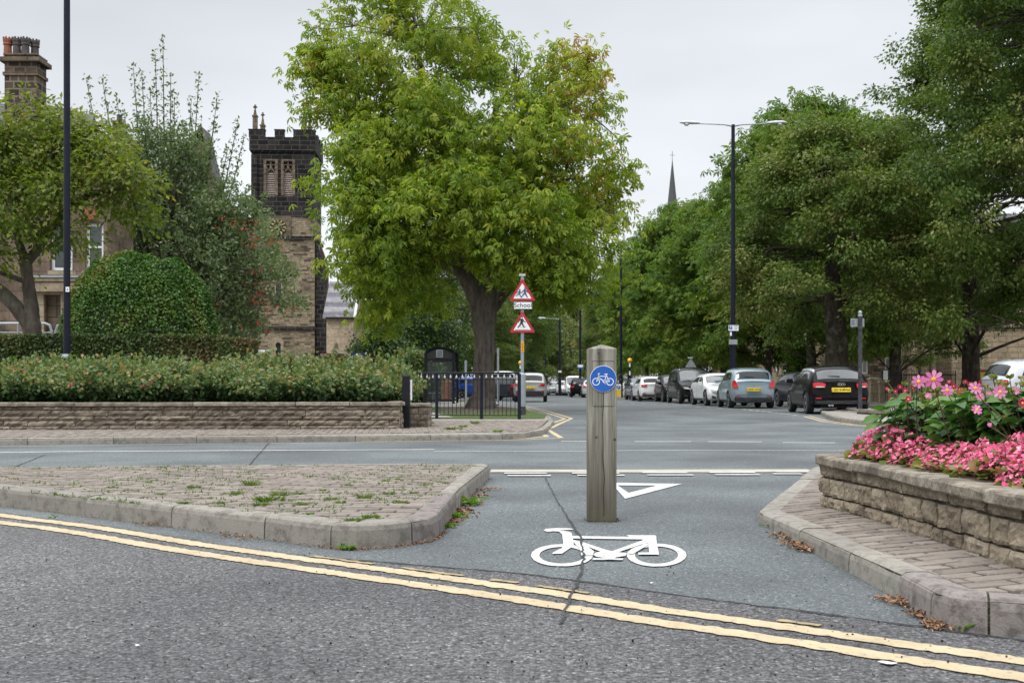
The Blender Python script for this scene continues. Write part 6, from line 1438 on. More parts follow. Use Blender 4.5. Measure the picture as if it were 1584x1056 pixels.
# iron railings by the columned building
rl = thing('iron_railings', 'black spiked iron railings in front of the columned building', 'railing', (X_(1415, 55), 55, .094)); mb = MB(); y5 = 55; xa, xb_ = X_(1367, y5), X_(1478, y5); za, zb2 = .55, Z_(575, y5)
mb.tube([(xa, y5, zb2-.15), (xb_, y5, zb2-.15)], .022, 5); mb.tube([(xa, y5, za), (xb_, y5, za)], .022, 5); mb.build('rail', M['iron'], rl)
n = 44
mb = MB(); mb.b2(xa, xb_, y5-.12, y5+.12, .09, .5); mb.build('plinth', M['dressed'], rl)
for i in range(n+1):
    x = xa+(xb_-xa)*i/n; MB().tube([(x, y5, .5), (x, y5, zb2), (x, y5, zb2+.12)], [.013 if i % 11 else .03, .013 if i % 11 else .03, .003], 4).build('spiked_bar', M['iron'], rl)
x, y, z = P(1368.5, 580, 54); t = thing('framed_notice', 'small white framed notice on the iron railings', 'notice', (x, y, .094)); MB().box((x, y-.1, z), (.3, .05, .55)).build('frame', M['iron'], t); MB().box((x, y-.13, z), (.22, .01, .46)).build('sheet', M['white'], t); MB().box((x, y-.05, (z-.3)/2+.05), (.05, .05, z-.25)).build('leg', M['iron'], t)
# gate posts behind the black hatchback, low planter by the kerb
for px, w_, pt_, pb, Y, lab in ((1352, 14, 587, 618, 52, 'tan stone gate post behind the black hatchback, nearer the houses'), (1364, 8, 592, 620, 50, 'narrow stone gate post left of the iron railings')):
    x, y, zt_ = P(px, pt_, Y); t = thing('stone_gate_post', lab, 'gate post', (x, y, .094), 0, 'stone gate posts'); ww = w_*Y/FPX; MB().box((x, y, (zt_+.094)/2), (ww, ww, zt_-.094)).build('shaft', M['dressed'], t, bevel=.02); MB().box((x, y, zt_+.06), (ww+.1, ww+.1, .12), taper=.7).build('cap', M['dressed'], t)
x, y, zt_ = P(1400, 634, 27.0); t = thing('low_stone_planter', 'low pale stone planter at the far corner, right of the sign pole', 'planter', (x, y, .094)); xa = P(1346, 0, 27)[0]; mb = MB(); mb.b2(xa+.05, xa+3.5, 26.6, 28.2, .094, zt_-.07); mb.build('wall', M['stoneR'], t); MB().b2(xa, xa+3.55, 26.55, 28.25, zt_-.07, zt_).build('coping', M['coping'], t)
# small things at right: orange/brown notice cabinets, blue figure sign, estate board
x, y, z = P(1512, 585, 50); t = thing('notice_cabinet', 'brown wooden notice cabinet with coloured posters behind the dahlias', 'notice board', (x, y, .094)); MB().box((x, y, z-.1), (1.0, .12, 1.0)).build('cabinet', M['pot_red'], t)
MB().box((x-.24, y-.065, z-.05), (.38, .01, .66)).build('poster', M['figblue'], t); MB().box((x+.24, y-.065, z-.05), (.38, .01, .66)).build('poster', M['plate_y'], t); mb = MB(); mb.box((x-.45, y, (z-.6)/2+.05), (.09, .09, z-.6)); mb.box((x+.45, y, (z-.6)/2+.05), (.09, .09, z-.6)); mb.build('legs', M['iron'], t)
x, y, z = P(1222, 568.5, 62); t = thing('estate_agent_board', 'navy sale board with white lettering above the light blue hatchback', 'sign', (x, y, .094)); MB().box((x, y, z), (.80, .04, .28)).build('board', M['navy'], t); MB().box((x-.36, y+.05, z/2+.1), (.06, .06, z+.25)).build('post', M['frame'], t)
MB().box((x-.33, y-.022, z+.1), (.09, .004, .06)).build('red_corner', M['red'], t); mb = MB(); mb.box((x, y-.022, z-.05), (.46, .004, .045)); mb.box((x, y-.022, z+.05), (.06, .004, .07)); mb.build('lettering', M['signwhite'], t)
# distant spire
YP = 330.0; x, y, zt_ = P(1040, 248, YP); t = thing('church_spire', 'thin dark church spire with a cross, far behind the green chestnuts', 'church spire', (x, y, 0)); mb = MB()
mb.lathe((x, y, 0), [(1.9, 0), (1.9, Z_(335, YP)), (1.8, Z_(335, YP)+.2), (.08, zt_)], 8); mb.build('spire', plain('spire_slate', (.06, .06, .066), .7), t); mb = MB(); mb.tube([(x, y, zt_-.1), (x, y, Z_(234, YP))], .12, 5); mb.tube([(x-.75, y, Z_(240, YP)), (x+.75, y, Z_(240, YP))], .10, 5); mb.build('cross', M['galv'], t)
# ------------------------------------------------------------------ trees
def branch(a, b, sag=0.0, wob=.12, k=6):
    a, b = Vector(a), Vector(b); L = (b-a).length; o_ = []
    j = Vector((random.uniform(-1, 1), random.uniform(-1, 1), random.uniform(-1, 1)))*L*wob
    for i in range(k+1): t = i/k; p = a.lerp(b, t)+j*math.sin(PI*t)+Vector((0, 0, sag*L*math.sin(PI*t))); o_.append(p)
    return o_
def make_tree(name, label, base, trunk, lobes, tmpl, mat, bark, nleaf=14, lsize=.3, crad=.45, density=1.0, droop=.5, tbias=0.0, thi=None, group=None, cat='tree', limb_from=None, limb_r=.14, twigs=True, crust=.5, flat=.75, bare=(), void=None):
    """trunk: list of ((x,y,z), r) world; lobes: (x,y,z,rx,ry,rz,n[,tintshift])"""
    t = thing(name, label, cat, base, 0, group); mb = MB()
    for pth in trunk:
        pts = [p for p, r in pth]; rs = [r for p, r in pth]; k = 5; dp = catmull(pts, k); dr = []
        for a, b in zip(rs, rs[1:]): dr += [a+(b-a)*i/k for i in range(k)]
        dr.append(rs[-1]); dp = [p+Vector((random.uniform(-1, 1), random.uniform(-1, 1), 0))*r*.08 for p, r in zip(dp, dr)]
        mb.tube(dp, dr, 14)
    ends = limb_from or [Vector(pth[-1][0]) for pth in trunk]
    tw = MB(); POS, DIR, TI, SZ = [], [], [], []
    for lb in lobes:
        cx, cy_, cz, rx, ry, rz, n = lb[:7]; sh = lb[7] if len(lb) > 7 else 0.0
        c = Vector((cx, cy_, cz)); s0 = min(ends, key=lambda e_: (Vector(e_)-c).length); start = Vector(s0)
        tipl = c+Vector((0, 0, rz*.35)); pth = branch(start, tipl, .04, .06, 8); L = (tipl-start).length
        lr = limb_r*min(1.0, max(.25, (rx+rz)/3.2)); mb.tube(pth, [lr*(1-i/8.2)+.008 for i in range(9)], 7)
        n = int(n*density); d = rdir(n, .12); sd = random.uniform(0, 50)
        lump = np.array([.72+.55*noise.noise(Vector(tuple(q*2.3+sd)))+.25*noise.noise(Vector(tuple(q*5.5+sd))) for q in d])+.12
        r_ = (crust+(1-crust)*RNG.random(n)**.6)*lump
        cp = np.array([cx, cy_, cz])+d*r_[:, None]*np.array([rx, ry, rz])
        for i in range(n):
            if void and noise.noise(Vector(tuple(cp[i]*void[0])))+.3*noise.noise(Vector(tuple(cp[i]*void[0]*2.7))) < void[1]: continue
            POS.append(cp[i]); DIR.append(d[i]); SZ.append(1.0); TI.append(sh)
            if twigs and (i % 3 == 0):
                q = pth[min(8, 3+int(random.random()*6))]; tw.tube(branch(q, cp[i], -.03, .08, 4), [.035, .026, .02, .013, .006], 4, False)
    mb.build('trunk', bark, t, smooth=True)
    if twigs: tw.build('branches', bark, t)
    POS, DIR, TI = np.array(POS), np.array(DIR), np.array(TI)
    N = len(POS); k = nleaf; off = RNG.normal(size=(N, k, 3))*np.array([crad, crad, crad*flat]); rad = np.linalg.norm(off[:, :, :2], axis=2); off[:, :, 2] -= rad*droop*.6
    p = (POS[:, None, :]+off).reshape(-1, 3); outw = off+DIR[:, None, :]*crad*.7; ld = outw.reshape(-1, 3)/crad*.6+rdir(N*k)*.55; ld[:, 2] -= droop*.8
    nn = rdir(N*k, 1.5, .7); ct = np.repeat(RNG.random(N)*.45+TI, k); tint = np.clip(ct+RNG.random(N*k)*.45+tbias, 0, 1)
    if thi is not None: tint = np.clip(tint+thi(p), 0, 1)
    size = lsize*RNG.uniform(.65, 1.15, N*k); V, F, T = scatter(tmpl, p, ld, nn, size, tint); npmesh('crown', V, F, mat, T, t); return t
def lobes_px(lst, Y, k=1.0):       # (px, py, rx_px, ry_px, depth offset, depth radius, n[, tint])
    o_ = []
    for l in lst:
        y = Y+l[4]; p = P(l[0], l[1], y); s_ = y/FPX; o_.append((p[0], p[1], p[2], l[2]*s_, l[5], l[3]*s_, int(l[6]*k))+tuple(l[7:]))
    return o_
PALM5C, PALM5 = T_palm(5, 215, .75), T_palm(5, 200, .6)
# the big horse chestnut ---------------------------------------------------
YC = 36.0; q = lambda px, py, dy=0: P(px, py, YC+dy)
bx, by_ = q(745, 632)[0], YC
trunk = [[((bx, by_, .02), .56), ((bx, by_, .25), .43), (q(748, 612), .38), (q(749, 560), .335), (q(750, 520), .34), (q(748, 490), .40), (q(743, 470), .36)],
         [(q(748, 500), .36), (q(738, 462), .33), (q(722, 430), .27), (q(706, 400), .23), (q(695, 360), .21), (q(686, 300, .5), .18), (q(668, 230, .5), .15), (q(655, 150, .5), .11), (q(645, 60), .07), (q(640, 20), .04)],
         [(q(750, 500), .38), (q(757, 450), .34), (q(766, 410, .5), .29), (q(770, 350, 1), .24), (q(765, 280, 1), .20), (q(765, 220, .6), .15), (q(768, 150, .6), .09)],
         [(q(752, 490, .2), .22), (q(775, 460, .4), .18), (q(800, 425, 1), .15), (q(830, 380, 1.5), .12), (q(850, 330, 1.5), .09)],
         [(q(722, 432), .14), (q(680, 405, -1), .12), (q(630, 385, -1.5), .09), (q(580, 370, -1.5), .06)],
         [(q(765, 285), .14), (q(800, 240, -1), .12), (q(835, 190, -1), .09), (q(880, 160, -1), .07), (q(915, 130, -1), .03)],
         [(q(686, 300), .13), (q(640, 255, -1.5), .11), (q(600, 220, -2), .08), (q(560, 190, -2), .05)]]
ends = [Vector(q(*a)) for a in ((695, 360), (668, 230), (655, 150), (645, 60), (766, 350), (765, 280), (768, 170), (830, 380), (580, 370), (835, 190), (880, 160), (600, 220), (560, 190), (722, 430), (850, 330))]
LB_ = [(640, 60, 95, 75, 0, 2.6, 44, .10), (735, 70, 70, 70, 0, 2.4, 32, .06), (560, 105, 82, 60, -1, 2.2, 31, .17), (500, 40, 24, 22, -1, .8, 5, .15), (505, 95, 36, 32, -1, 1.2, 12, .15), (545, 60, 45, 36, -.6, 1.5, 16, .12), (850, 95, 40, 36, -.4, 1.4, 12, .15), (835, 170, 45, 40, -.8, 1.6, 16, .08), (480, 175, 16, 20, -1, .8, 3, .1), (505, 60, 30, 24, -1, .8, 6, .15), (590, -5, 75, 40, 0, 2, 20, .1), (700, -20, 75, 40, 0, 2, 20, .08),
       (810, 130, 68, 62, 0, 2.2, 30, .06), (900, 150, 60, 75, -.5, 1.8, 22, .30), (905, 90, 38, 26, -.5, 1, 6, .4), (532, 160, 40, 36, -1, 1.8, 15, .12), (470, 105, 24, 40, -1, .8, 5, .1),
       (584, 240, 76, 80, -1.5, 2.6, 64, .0), (660, 200, 110, 100, -1.2, 3, 96, .03), (770, 230, 110, 100, -1.5, 3, 96, .0), (880, 260, 85, 85, -1, 2.6, 62, .20), (930, 330, 52, 70, -.3, 2.2, 34, .14),
       (554, 325, 48, 70, -1, 2.4, 34, .0), (610, 350, 92, 92, -2.2, 2.8, 88, -.03), (700, 315, 100, 80, -2.8, 2.6, 80, -.03), (810, 360, 105, 90, -2.4, 2.8, 90, .0), (900, 400, 78, 60, -1, 2.4, 54, .0),
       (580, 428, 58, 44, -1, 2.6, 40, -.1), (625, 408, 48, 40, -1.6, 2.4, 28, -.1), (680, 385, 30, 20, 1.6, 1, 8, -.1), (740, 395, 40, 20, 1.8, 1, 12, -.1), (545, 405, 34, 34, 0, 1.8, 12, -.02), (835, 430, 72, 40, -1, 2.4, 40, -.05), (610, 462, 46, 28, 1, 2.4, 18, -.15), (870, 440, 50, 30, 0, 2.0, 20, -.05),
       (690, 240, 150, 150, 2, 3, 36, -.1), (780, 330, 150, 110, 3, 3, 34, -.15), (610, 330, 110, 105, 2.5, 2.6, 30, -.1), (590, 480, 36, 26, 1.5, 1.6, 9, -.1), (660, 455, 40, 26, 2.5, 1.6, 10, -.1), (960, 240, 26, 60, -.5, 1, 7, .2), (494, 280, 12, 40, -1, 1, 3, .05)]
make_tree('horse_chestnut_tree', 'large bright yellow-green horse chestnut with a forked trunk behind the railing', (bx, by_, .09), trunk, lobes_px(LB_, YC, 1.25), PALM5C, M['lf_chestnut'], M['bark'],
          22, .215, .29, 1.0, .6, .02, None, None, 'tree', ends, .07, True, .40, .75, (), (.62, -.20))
# ---- avenue trees: three source crowns, copied with their parts
def src_tree(name, mat, seed, W_, H_, bare, nl, tm, n=11, twig=True, trunk_r=.42, tb=0.0, col=.5, lab='', x=0, y=0, bark='bark_dark', grp='avenue trees', ls=.2, cr=.30, lean=0.0):
    random.seed(seed); z0 = .09; tr = [[((x, y, z0-.1), trunk_r*1.5), ((x, y, z0+.5), trunk_r), ((x+.1, y, z0+bare*.8), trunk_r*.85), ((x-.1, y, z0+H_*.45), trunk_r*.6), ((x+.1, y, z0+H_*.72), trunk_r*.25)]]
    e_ = [Vector((x, y, z0+h)) for h in (bare*.8, H_*.35, H_*.5, H_*.65)]; lobes = []
    nlb = 52
    for i in range(nlb):
        a = i*2.4+random.uniform(-.5, .5); hh = ((i+.5)/nlb)**.85; zz = bare+(H_-bare)*(.04+.88*hh); prof = max(.10, math.sin(PI*min(1, (.25+.75*hh))))**.55
        rr = W_/2*.80*prof*random.uniform(.72, 1.08); s_ = W_*.125*random.uniform(.75, 1.3)
        lobes.append((x+lean+math.cos(a)*rr, y+math.sin(a)*rr, zz, s_*1.15, s_*1.15, s_*.72, n*1.7*(s_/(W_*.125))**2, random.uniform(-.16, .16)))
    lobes.append((x+lean, y, bare+(H_-bare)*.5, W_*.33, W_*.33, (H_-bare)*.4, n*9, -.25))
    return make_tree(name, lab, (x, y, z0), tr, lobes, tm, mat, M[bark], nl, ls, cr, 1.12, .5, tb, None, grp, 'tree', e_, .09, twig, .35, .55, (), (.55, -.17))
OVAL = T_oval(.75, .08, -.12); DIAM = T_diamond(.62, .1)
lime = src_tree('lime_tree', M['lf_lime'], 3, 12.0, 21.0, 2.3, 62, DIAM, 17, True, .42, 0, lab='tall dark lime tree at the right edge, trunk just left of the white small car', x=P(1488, 600, 47)[0]+.3, y=47, ls=.185, cr=.26, lean=1.6)
lime2 = src_tree('lime_tree', M['lf_lime'], 8, 10.5, 12.0, 3.1, 62, DIAM, 15, True, .52, .12, lab='spreading lime tree with pale bracts, its thick trunk above the black hatchback', x=P(1296, 600, 45)[0], y=45.5, ls=.165, cr=.235)
ches = src_tree('horse_chestnut_tree', M['lf_green'], 5, 12.5, 17.4, 2.8, 15, PALM5, 15, True, .30, .08, lab='bright green domed chestnut behind the lime, tallest crown right of the double street lamp', x=P(1256, 600, 60)[0], y=60.5, ls=.36, cr=.36)
far_ = src_tree('avenue_tree', M['lf_far'], 6, 12.0, 17.0, 2.5, 22, DIAM, 13, False, .35, .1, lab='pale yellowish tree closing the far end of the avenue above the white van', x=P(880, 600, 178)[0], y=178, ls=.42, cr=.42, grp='far avenue trees')
def place(src, x, y, s_, rz, lab, sz=None, grp=None):
    c = copy_tree(src); c.location = (x, y, .09); c.scale = (s_, s_, sz or s_); c.rotation_euler = (0, 0, rz); c['label'] = lab
    if grp: c['group'] = grp
    return c
for px, Y, s_, sz, rz, src, lab in (
    (1385, 56, .85, .72, 1.2, lime, 'dark lime tree between the two big limes, in front of the pale columned building'),
    (1680, 40, .85, 1.0, 3.3, lime, 'lime tree cut off by the right edge of the photo, behind the white small car'),
    (1118, 72, .80, .80, .8, ches, 'green chestnut directly left of the double street lamp column'),
    (1190, 68, .80, .88, 2.1, ches, 'green chestnut just right of the double street lamp column'),
    (1047, 82, .66, .87, 4.0, ches, 'dark green chestnut in front of the distant church spire'),
    (1000, 100, .70, .80, 5.0, ches, 'green avenue tree left of the spire, above the white parked hatchback'),
    (1080, 96, .66, .84, 1.7, lime, 'dark lime with a leaning trunk behind the white coupe'),
    (975, 118, .72, .72, 3.0, lime, 'dark lime behind the striped beacon'),
    (1020, 135, .8, .74, .4, far_, 'pale avenue tree behind the green chestnuts near the spire'),
    (940, 150, .9, .82, 1.4, far_, 'pale green tree above the timber bollard'),
    (915, 200, 1.1, .80, 2.2, far_, 'small pale tree at the far end directly left of the timber bollard'),
    (845, 160, .95, .78, 4.2, far_, 'yellowing tree with orange leaves left of the far lamp columns'),
    (812, 128, .85, .86, 5.1, far_, 'mid green tree right behind the school sign post'),
    (775, 112, .80, .80, .2, lime, 'dark lime behind the chestnut trunk'),
    (722, 92, .74, .62, 1.0, lime, 'dark tree above the bus shelter roof'),
    (665, 84, .72, .62, 2.0, lime, 'dark tree left of the bus shelter'),
    (612, 104, .85, .66, 3.6, lime, 'dark tree right of the slate roofed hall'),
    (555, 150, 1.0, .62, 2.6, far_, 'distant pale tree behind the slate roofed hall'),
    (950, 88, .62, .70, 4.4, ches, 'green chestnut leaning over the road behind the big chestnut')):
    if px == 950: continue
    place(src, P(px, 600, Y)[0], Y, s_, rz, lab, sz)
# ---- cherry on the left
YT = 29.0; q = lambda px, py, dy=0: P(px, py, YT+dy)
cb_ = (q(52, 600)[0], YT, .3)
trunk = [[(cb_, .36), (q(52, 540), .27), (q(50, 515), .24), (q(49, 490), .20), (q(47, 460), .17), (q(42, 425), .15), (q(38, 400), .16)],
         [(q(52, 515), .22), (q(38, 492), .19), (q(14, 462), .18), (q(-15, 438), .15), (q(-60, 400), .1), (q(-90, 340), .06)],
         [(q(40, 405), .12), (q(30, 375), .10), (q(22, 330), .08), (q(10, 270), .06), (q(5, 210), .03)],
         [(q(40, 408), .13), (q(62, 380), .12), (q(85, 345), .11), (q(112, 318), .10), (q(145, 300), .08), (q(190, 290, -.5), .05), (q(230, 270, -.5), .02)],
         [(q(38, 435), .07), (q(10, 425), .06), (q(-20, 415), .04)], [(q(100, 330), .07), (q(85, 290), .06), (q(75, 240), .04), (q(90, 190), .02)]]
ends = [Vector(q(*a)) for a in ((22, 330), (10, 270), (85, 345), (112, 318), (145, 300), (190, 290), (85, 290), (75, 240), (-60, 400), (-90, 340), (5, 210), (230, 270))]
LC = [(105, 365, 45, 24, .3, 1.0, 8, -.05), (215, 330, 34, 26, .5, 1.0, 7, -.05), (180, 310, 36, 30, .6, 1.0, 9, 0), (20, 230, 60, 55, 0, 1.6, 34, .05), (90, 240, 60, 50, 0, 1.6, 34, .08), (160, 245, 50, 35, -.5, 1.2, 20, .1), (205, 275, 48, 22, -.5, 1.0, 14, .08), (60, 190, 50, 30, .3, 1.2, 12, .1), (30, 310, 70, 50, -.5, 1.7, 30, -.05),
      (-50, 260, 70, 80, 0, 1.8, 40, 0), (-40, 360, 60, 50, 0, 1.4, 20, -.05), (100, 300, 60, 38, -1, 1.2, 20, 0), (155, 205, 30, 28, 0, .8, 13, .15), (105, 195, 42, 26, .3, 1, 12, .1), (130, 230, 40, 30, .5, 1, 10, .05), (0, 400, 45, 28, -.5, 1.0, 8, -.05), (60, 350, 40, 30, -1, 1.0, 8, 0), (45, 160, 22, 22, .2, .6, 3, .25), (-20, 200, 40, 40, 0, 1.3, 16, .05)]
make_tree('cherry_tree', 'low spreading cherry tree with twin grey trunk at the left edge', cb_, trunk, lobes_px(LC, YT, 1.5), T_diamond(.52, .08), M['lf_cherry'], M['bark_grey'], 34, .175, .31, 1.0, .38, .05, None, None, 'tree', ends, .035, True, .4, .5)
# ---- whitebeam / rowan with upright shoots and red berries
YW = 44.0; q = lambda px, py, dy=0: P(px, py, YW+dy); wb = (q(270, 600)[0], YW, .09); t = thing('berry_tree', 'grey-green tree with upright bare-tipped shoots and red berries, between cherry and church tower', 'tree', wb)
mb = MB(); mb.tube([wb, q(272, 540), q(268, 480), q(262, 400)], [.2, .16, .13, .1], 8); tips = [(252, 62, .3), (240, 84, .3), (206, 104, .3), (133, 122, .5), (158, 122, .4), (180, 150, .3), (308, 116, .5), (296, 152, .4), (336, 150, .7), (368, 188, .8), (378, 212, 1), (352, 232, .8), (330, 196, .6), (219, 112, 0),
       (192, 175, .2), (270, 150, 0), (285, 190, -.3), (315, 240, -.3), (345, 290, -.4), (385, 290, .3), (232, 140, -.3), (212, 180, -.5), (300, 215, -.6), (400, 330, 0), (412, 300, .2), (150, 200, .3), (264, 118, .2), (385, 375, 0), (405, 430, -.5), (395, 470, -.4), (420, 390, -.5), (462, 425, -1), (435, 470, -.8)]
pos, dr, ti = [], [], []; tw = MB(); br = []
for px, py, dy in tips:
    a = Vector(q(262+(px-262)*.25, 430+(py-60)*.12, 0)); m_ = Vector(q(262+(px-262)*.72, py+(430-py)*.55, dy)); e_ = Vector(q(px, py, dy)); pth = catmull([a, m_, e_], 14); L = len(pth)
    tw.tube(pth, [.05*(1-i/(L+1))+.008 for i in range(L)], 5, False)
    for i, p in enumerate(pth):
        u = i/L
        if u < .18: continue
        for _ in range(9):
            pos.append(np.array(p)+RNG.normal(size=3)*(.06+.26*(1-u))); dr.append(RNG.normal(size=3)+np.array([0, 0, .5])); ti.append(RNG.random()*.8)
for px, py, rx, ry, dy, n in ((255, 300, 85, 85, 0, 260), (300, 380, 75, 75, -.6, 220), (350, 420, 55, 70, -1, 170), (230, 230, 50, 50, .3, 90), (285, 240, 45, 45, 0, 90), (340, 330, 50, 55, -.3, 120), (200, 350, 60, 70, .5, 120), (370, 490, 45, 40, -.6, 110), (390, 340, 26, 34, 0, 34), (330, 500, 70, 40, 0, 90), (425, 425, 34, 38, -1, 48), (445, 472, 30, 14, -1, 26), (415, 380, 26, 24, -.6, 26), (180, 420, 60, 50, .6, 60)):
    c = np.array(q(px, py, dy)); d = rdir(n); r_ = RNG.random(n)**.45; cc = c+d*r_[:, None]*np.array([rx*YW/FPX, 1.6, ry*YW/FPX])
    for i in range(n):
        k = 19; pos += list(cc[i]+RNG.normal(size=(k, 3))*.17); dr += list(RNG.normal(size=(k, 3))+np.array([0, 0, .6])); ti += list(np.clip(RNG.random(k)*.5+RNG.random()*.4, 0, 1))
        if i % 4 == 0: tw.tube(branch(q(262, 430), cc[i], 0, .1, 3), [.03, .02, .013, .006], 4, False)
mb.build('trunk', M['bark_dark'], t, smooth=True); tw.build('branches', M['bark_grey'], t)
pos, dr, ti = np.array(pos), np.array(dr), np.array(ti); V, F, T = scatter(T_diamond(.5, .1), pos, dr, rdir(len(pos), 1.2), RNG.uniform(.12, .21, len(pos)), ti); npmesh('crown', V, F, M['lf_rowan'], T, t)
mb = MB()
for _ in range(60):
    c = random.choice([(425, 380, 16, 14), (402, 463, 14, 10), (430, 475, 30, 12), (385, 375, 16, 12), (330, 470, 50, 50), (400, 500, 30, 30), (375, 345, 20, 8), (405, 430, 20, 20)]); p = Vector(q(random.gauss(c[0], c[2]*.6), random.gauss(c[1], c[3]*.6), -2.0+random.uniform(-.3, .9)))
    for _ in range(4): r_ = .030; o2 = p+Vector((random.gauss(0, .06), random.gauss(0, .06), random.gauss(0, .06))); mb.add([o2+Vector(v)*r_ for v in ((1, 0, 0), (-1, 0, 0), (0, 1, 0), (0, -1, 0), (0, 0, 1), (0, 0, -1))], [(0, 2, 4), (2, 1, 4), (1, 3, 4), (3, 0, 4), (2, 0, 5), (1, 2, 5), (3, 1, 5), (0, 3, 5)])
tag(mb.build('berries', M['berry'], t), kind='stuff')
# ------------------------------------------------------------------ clipped hedge and dome
def surf_leaves(n, fpos, size, tmpl, mat, name, parent, ncurl=.6, tb=0.0):
    p, nr = fpos(n); d = RNG.normal(size=(n, 3)); d[:, 2] -= .35; nn = nr+RNG.normal(size=(n, 3))*ncurl
    V, F, T = scatter(tmpl, p, d, nn, RNG.uniform(.7, 1.25, n)*size, np.clip(RNG.random(n)*.62+.22+.8*np.array([noise.noise(Vector(tuple(v*1.3))) for v in p])+tb, 0, 1)); return npmesh(name, V, F, mat, T, parent)
YD = 27.0; dc = Vector(P(218, 600, YD)); rx, ry, zt_ = 125*YD/FPX, 1.9, P(0, 399, YD)[2]; z0_ = .35
def dome(n, k=1.0):
    th = RNG.random(n)*2*PI; u = RNG.random(n); ph = u**.75*PI/2; e = .82   # superellipse profile: upright sides, rounded top
    cz_, cr_ = np.sin(ph)**e, np.cos(ph)**.62
    x, y, z = np.cos(th)*cr_, np.sin(th)*cr_, cz_; nr = np.stack([x, y, z*1.2], 1); nr /= np.linalg.norm(nr, axis=1, keepdims=True)
    w1 = np.array([noise.noise(Vector((a*2.2, b*2.2, c*2.2)))*.028+noise.noise(Vector((a*6, b*6, c*6)))*.035 for a, b, c in zip(x, y, z)])
    kk = k+w1-RNG.random(n)**2*.05
    return np.stack([dc.x+x*rx*kk, dc.y+y*ry*kk, z0_+z*(zt_-z0_)*kk], 1), nr
t = thing('dome_bush', 'large clipped dark green dome bush rising above the low hedge', 'bush', (dc.x, dc.y, z0_))
surf_leaves(60000, lambda n: dome(n, 1.0), .062, OVAL, M['lf_box'], 'foliage', t, .55)
mb = MB(); vs = []; A = 24; Bn = 12
for i in range(Bn+1):
    ph = PI/2*i/Bn
    for j in range(A): th = 2*PI*j/A; vs.append((dc.x+math.cos(th)*rx*.93*math.cos(ph)**.62, dc.y+math.sin(th)*ry*.93*math.cos(ph)**.62, z0_+(zt_-z0_)*.94*math.sin(ph)**.82))
mb.add(vs, [(i*A+j, i*A+(j+1) % A, (i+1)*A+(j+1) % A, (i+1)*A+j) for i in range(Bn) for j in range(A)]); mb.build('twig_mass', M['twig'], t)
def hedge(x0, x1, y0, y1, z1, label, n, z0=.3):
    t = thing('clipped_hedge', label, 'hedge', ((x0+x1)/2, (y0+y1)/2, z0), 0, 'clipped hedge runs')
    def f(n):
        u = RNG.random(n); sel = RNG.random(n); x = x0+(x1-x0)*u; y = np.where(sel < .6, y0, y0+(y1-y0)*RNG.random(n)); z = np.where(sel < .6, z0+(z1-z0)*RNG.random(n), z1)
        ed = sel > .95; x = np.where(ed, x1, x); z = np.where(ed, z0+(z1-z0)*RNG.random(n), z); nr = np.zeros((n, 3)); nr[sel < .6] = (0, -1, .2); nr[sel >= .6] = (0, 0, 1); nr[ed] = (1, 0, .1)
        w1 = np.array([noise.noise(Vector((a*1.2, b*2, c*2)))*.05 for a, b, c in zip(x, y, z)]); return np.stack([x, y+w1-RNG.random(n)*0+RNG.normal(size=n)*.02, z+w1*.5+RNG.normal(size=n)*.015], 1), nr
    surf_leaves(int(n*1.6), f, .062, OVAL, M['lf_hedge'], 'foliage', t, .6); MB().b2(x0, x1-.05, y0+.06, y1, z0-.2, z1-.07).build('twig_mass', M['twig'], t)
yh = 25.0; X = lambda px, y=yh: P(px, 600, y)[0]
hedge(X(-260), X(338), yh, yh+.9, P(0, 519, yh)[2], 'long low clipped hedge in front of the dome bush', 24000)
hedge(X(339), X(390), yh-.1, yh+.8, P(0, 526, yh)[2], 'short low clipped hedge right of the dome bush', 5000)
# ------------------------------------------------------------------ rose bed
def rose_bush(seed, x, y, z, h, r_, label):
    rs = np.random.default_rng(seed); t = thing('rose_bush', label, 'shrub', (x, y, z), 0, 'rose bushes in the raised bed'); n = 70; st = MB(); pos, d, ti = [], [], []; blo = []
    for i in range(n):
        a = rs.random()*2*PI; lean = rs.random()**.6; tip = Vector((x+math.cos(a)*lean*r_*1.25, y+math.sin(a)*lean*r_, z+h*(1-.30*lean**2)*rs.uniform(.72, 1.08))); b0 = Vector((x+math.cos(a)*.1, y+math.sin(a)*.1, z-.02)); pth = branch(b0, tip, .06, .04, 5)
        st.tube(pth, [.010, .008, .007, .006, .005, .003], 4, False)
        for u in range(9):
            f = (.18+.82*u/8); k = min(5, int(f*5)); p = pth[k].lerp(pth[min(5, k+1)], f*5-k if k < 5 else 0)
            for _ in range(7): pos.append(np.array(p)+rs.normal(size=3)*.055); d.append(rs.normal(size=3)); ti.append(np.clip(rs.random()*.55+(.5 if f > .8 else 0)*rs.random()**.6, 0, 1))
        if rs.random() < .035: blo.append(tip)
    pos, d, ti = np.array(pos), np.array(d), np.array(ti); V, F, T = scatter(T_oval(.62, .08), pos, d, rdir(len(pos), 1.2), rs.uniform(.055, .095, len(pos)), ti); npmesh('foliage', V, F, M['lf_rose'], T, t); st.build('stems', M['stem'], t)
    for b in blo:
        pp_ = np.array([np.array(b)+rs.normal(size=3)*.015 for _ in range(8)]); V, F, T = scatter(T_round(6), pp_, rs.normal(size=(8, 3)), rdir(8, 1), np.full(8, .05), rs.random(8)); npmesh('bloom', V, F, M['bloom_rose'], T, t)
    return t
LBL = 'leafy rose bush with orange-tinged tips in the raised bed behind the low wall'
srcs = [rose_bush(100+i, -9.4+i*1.3, 18.6+.1*i, .42, .72, .80, LBL) for i in range(4)]
k = 0
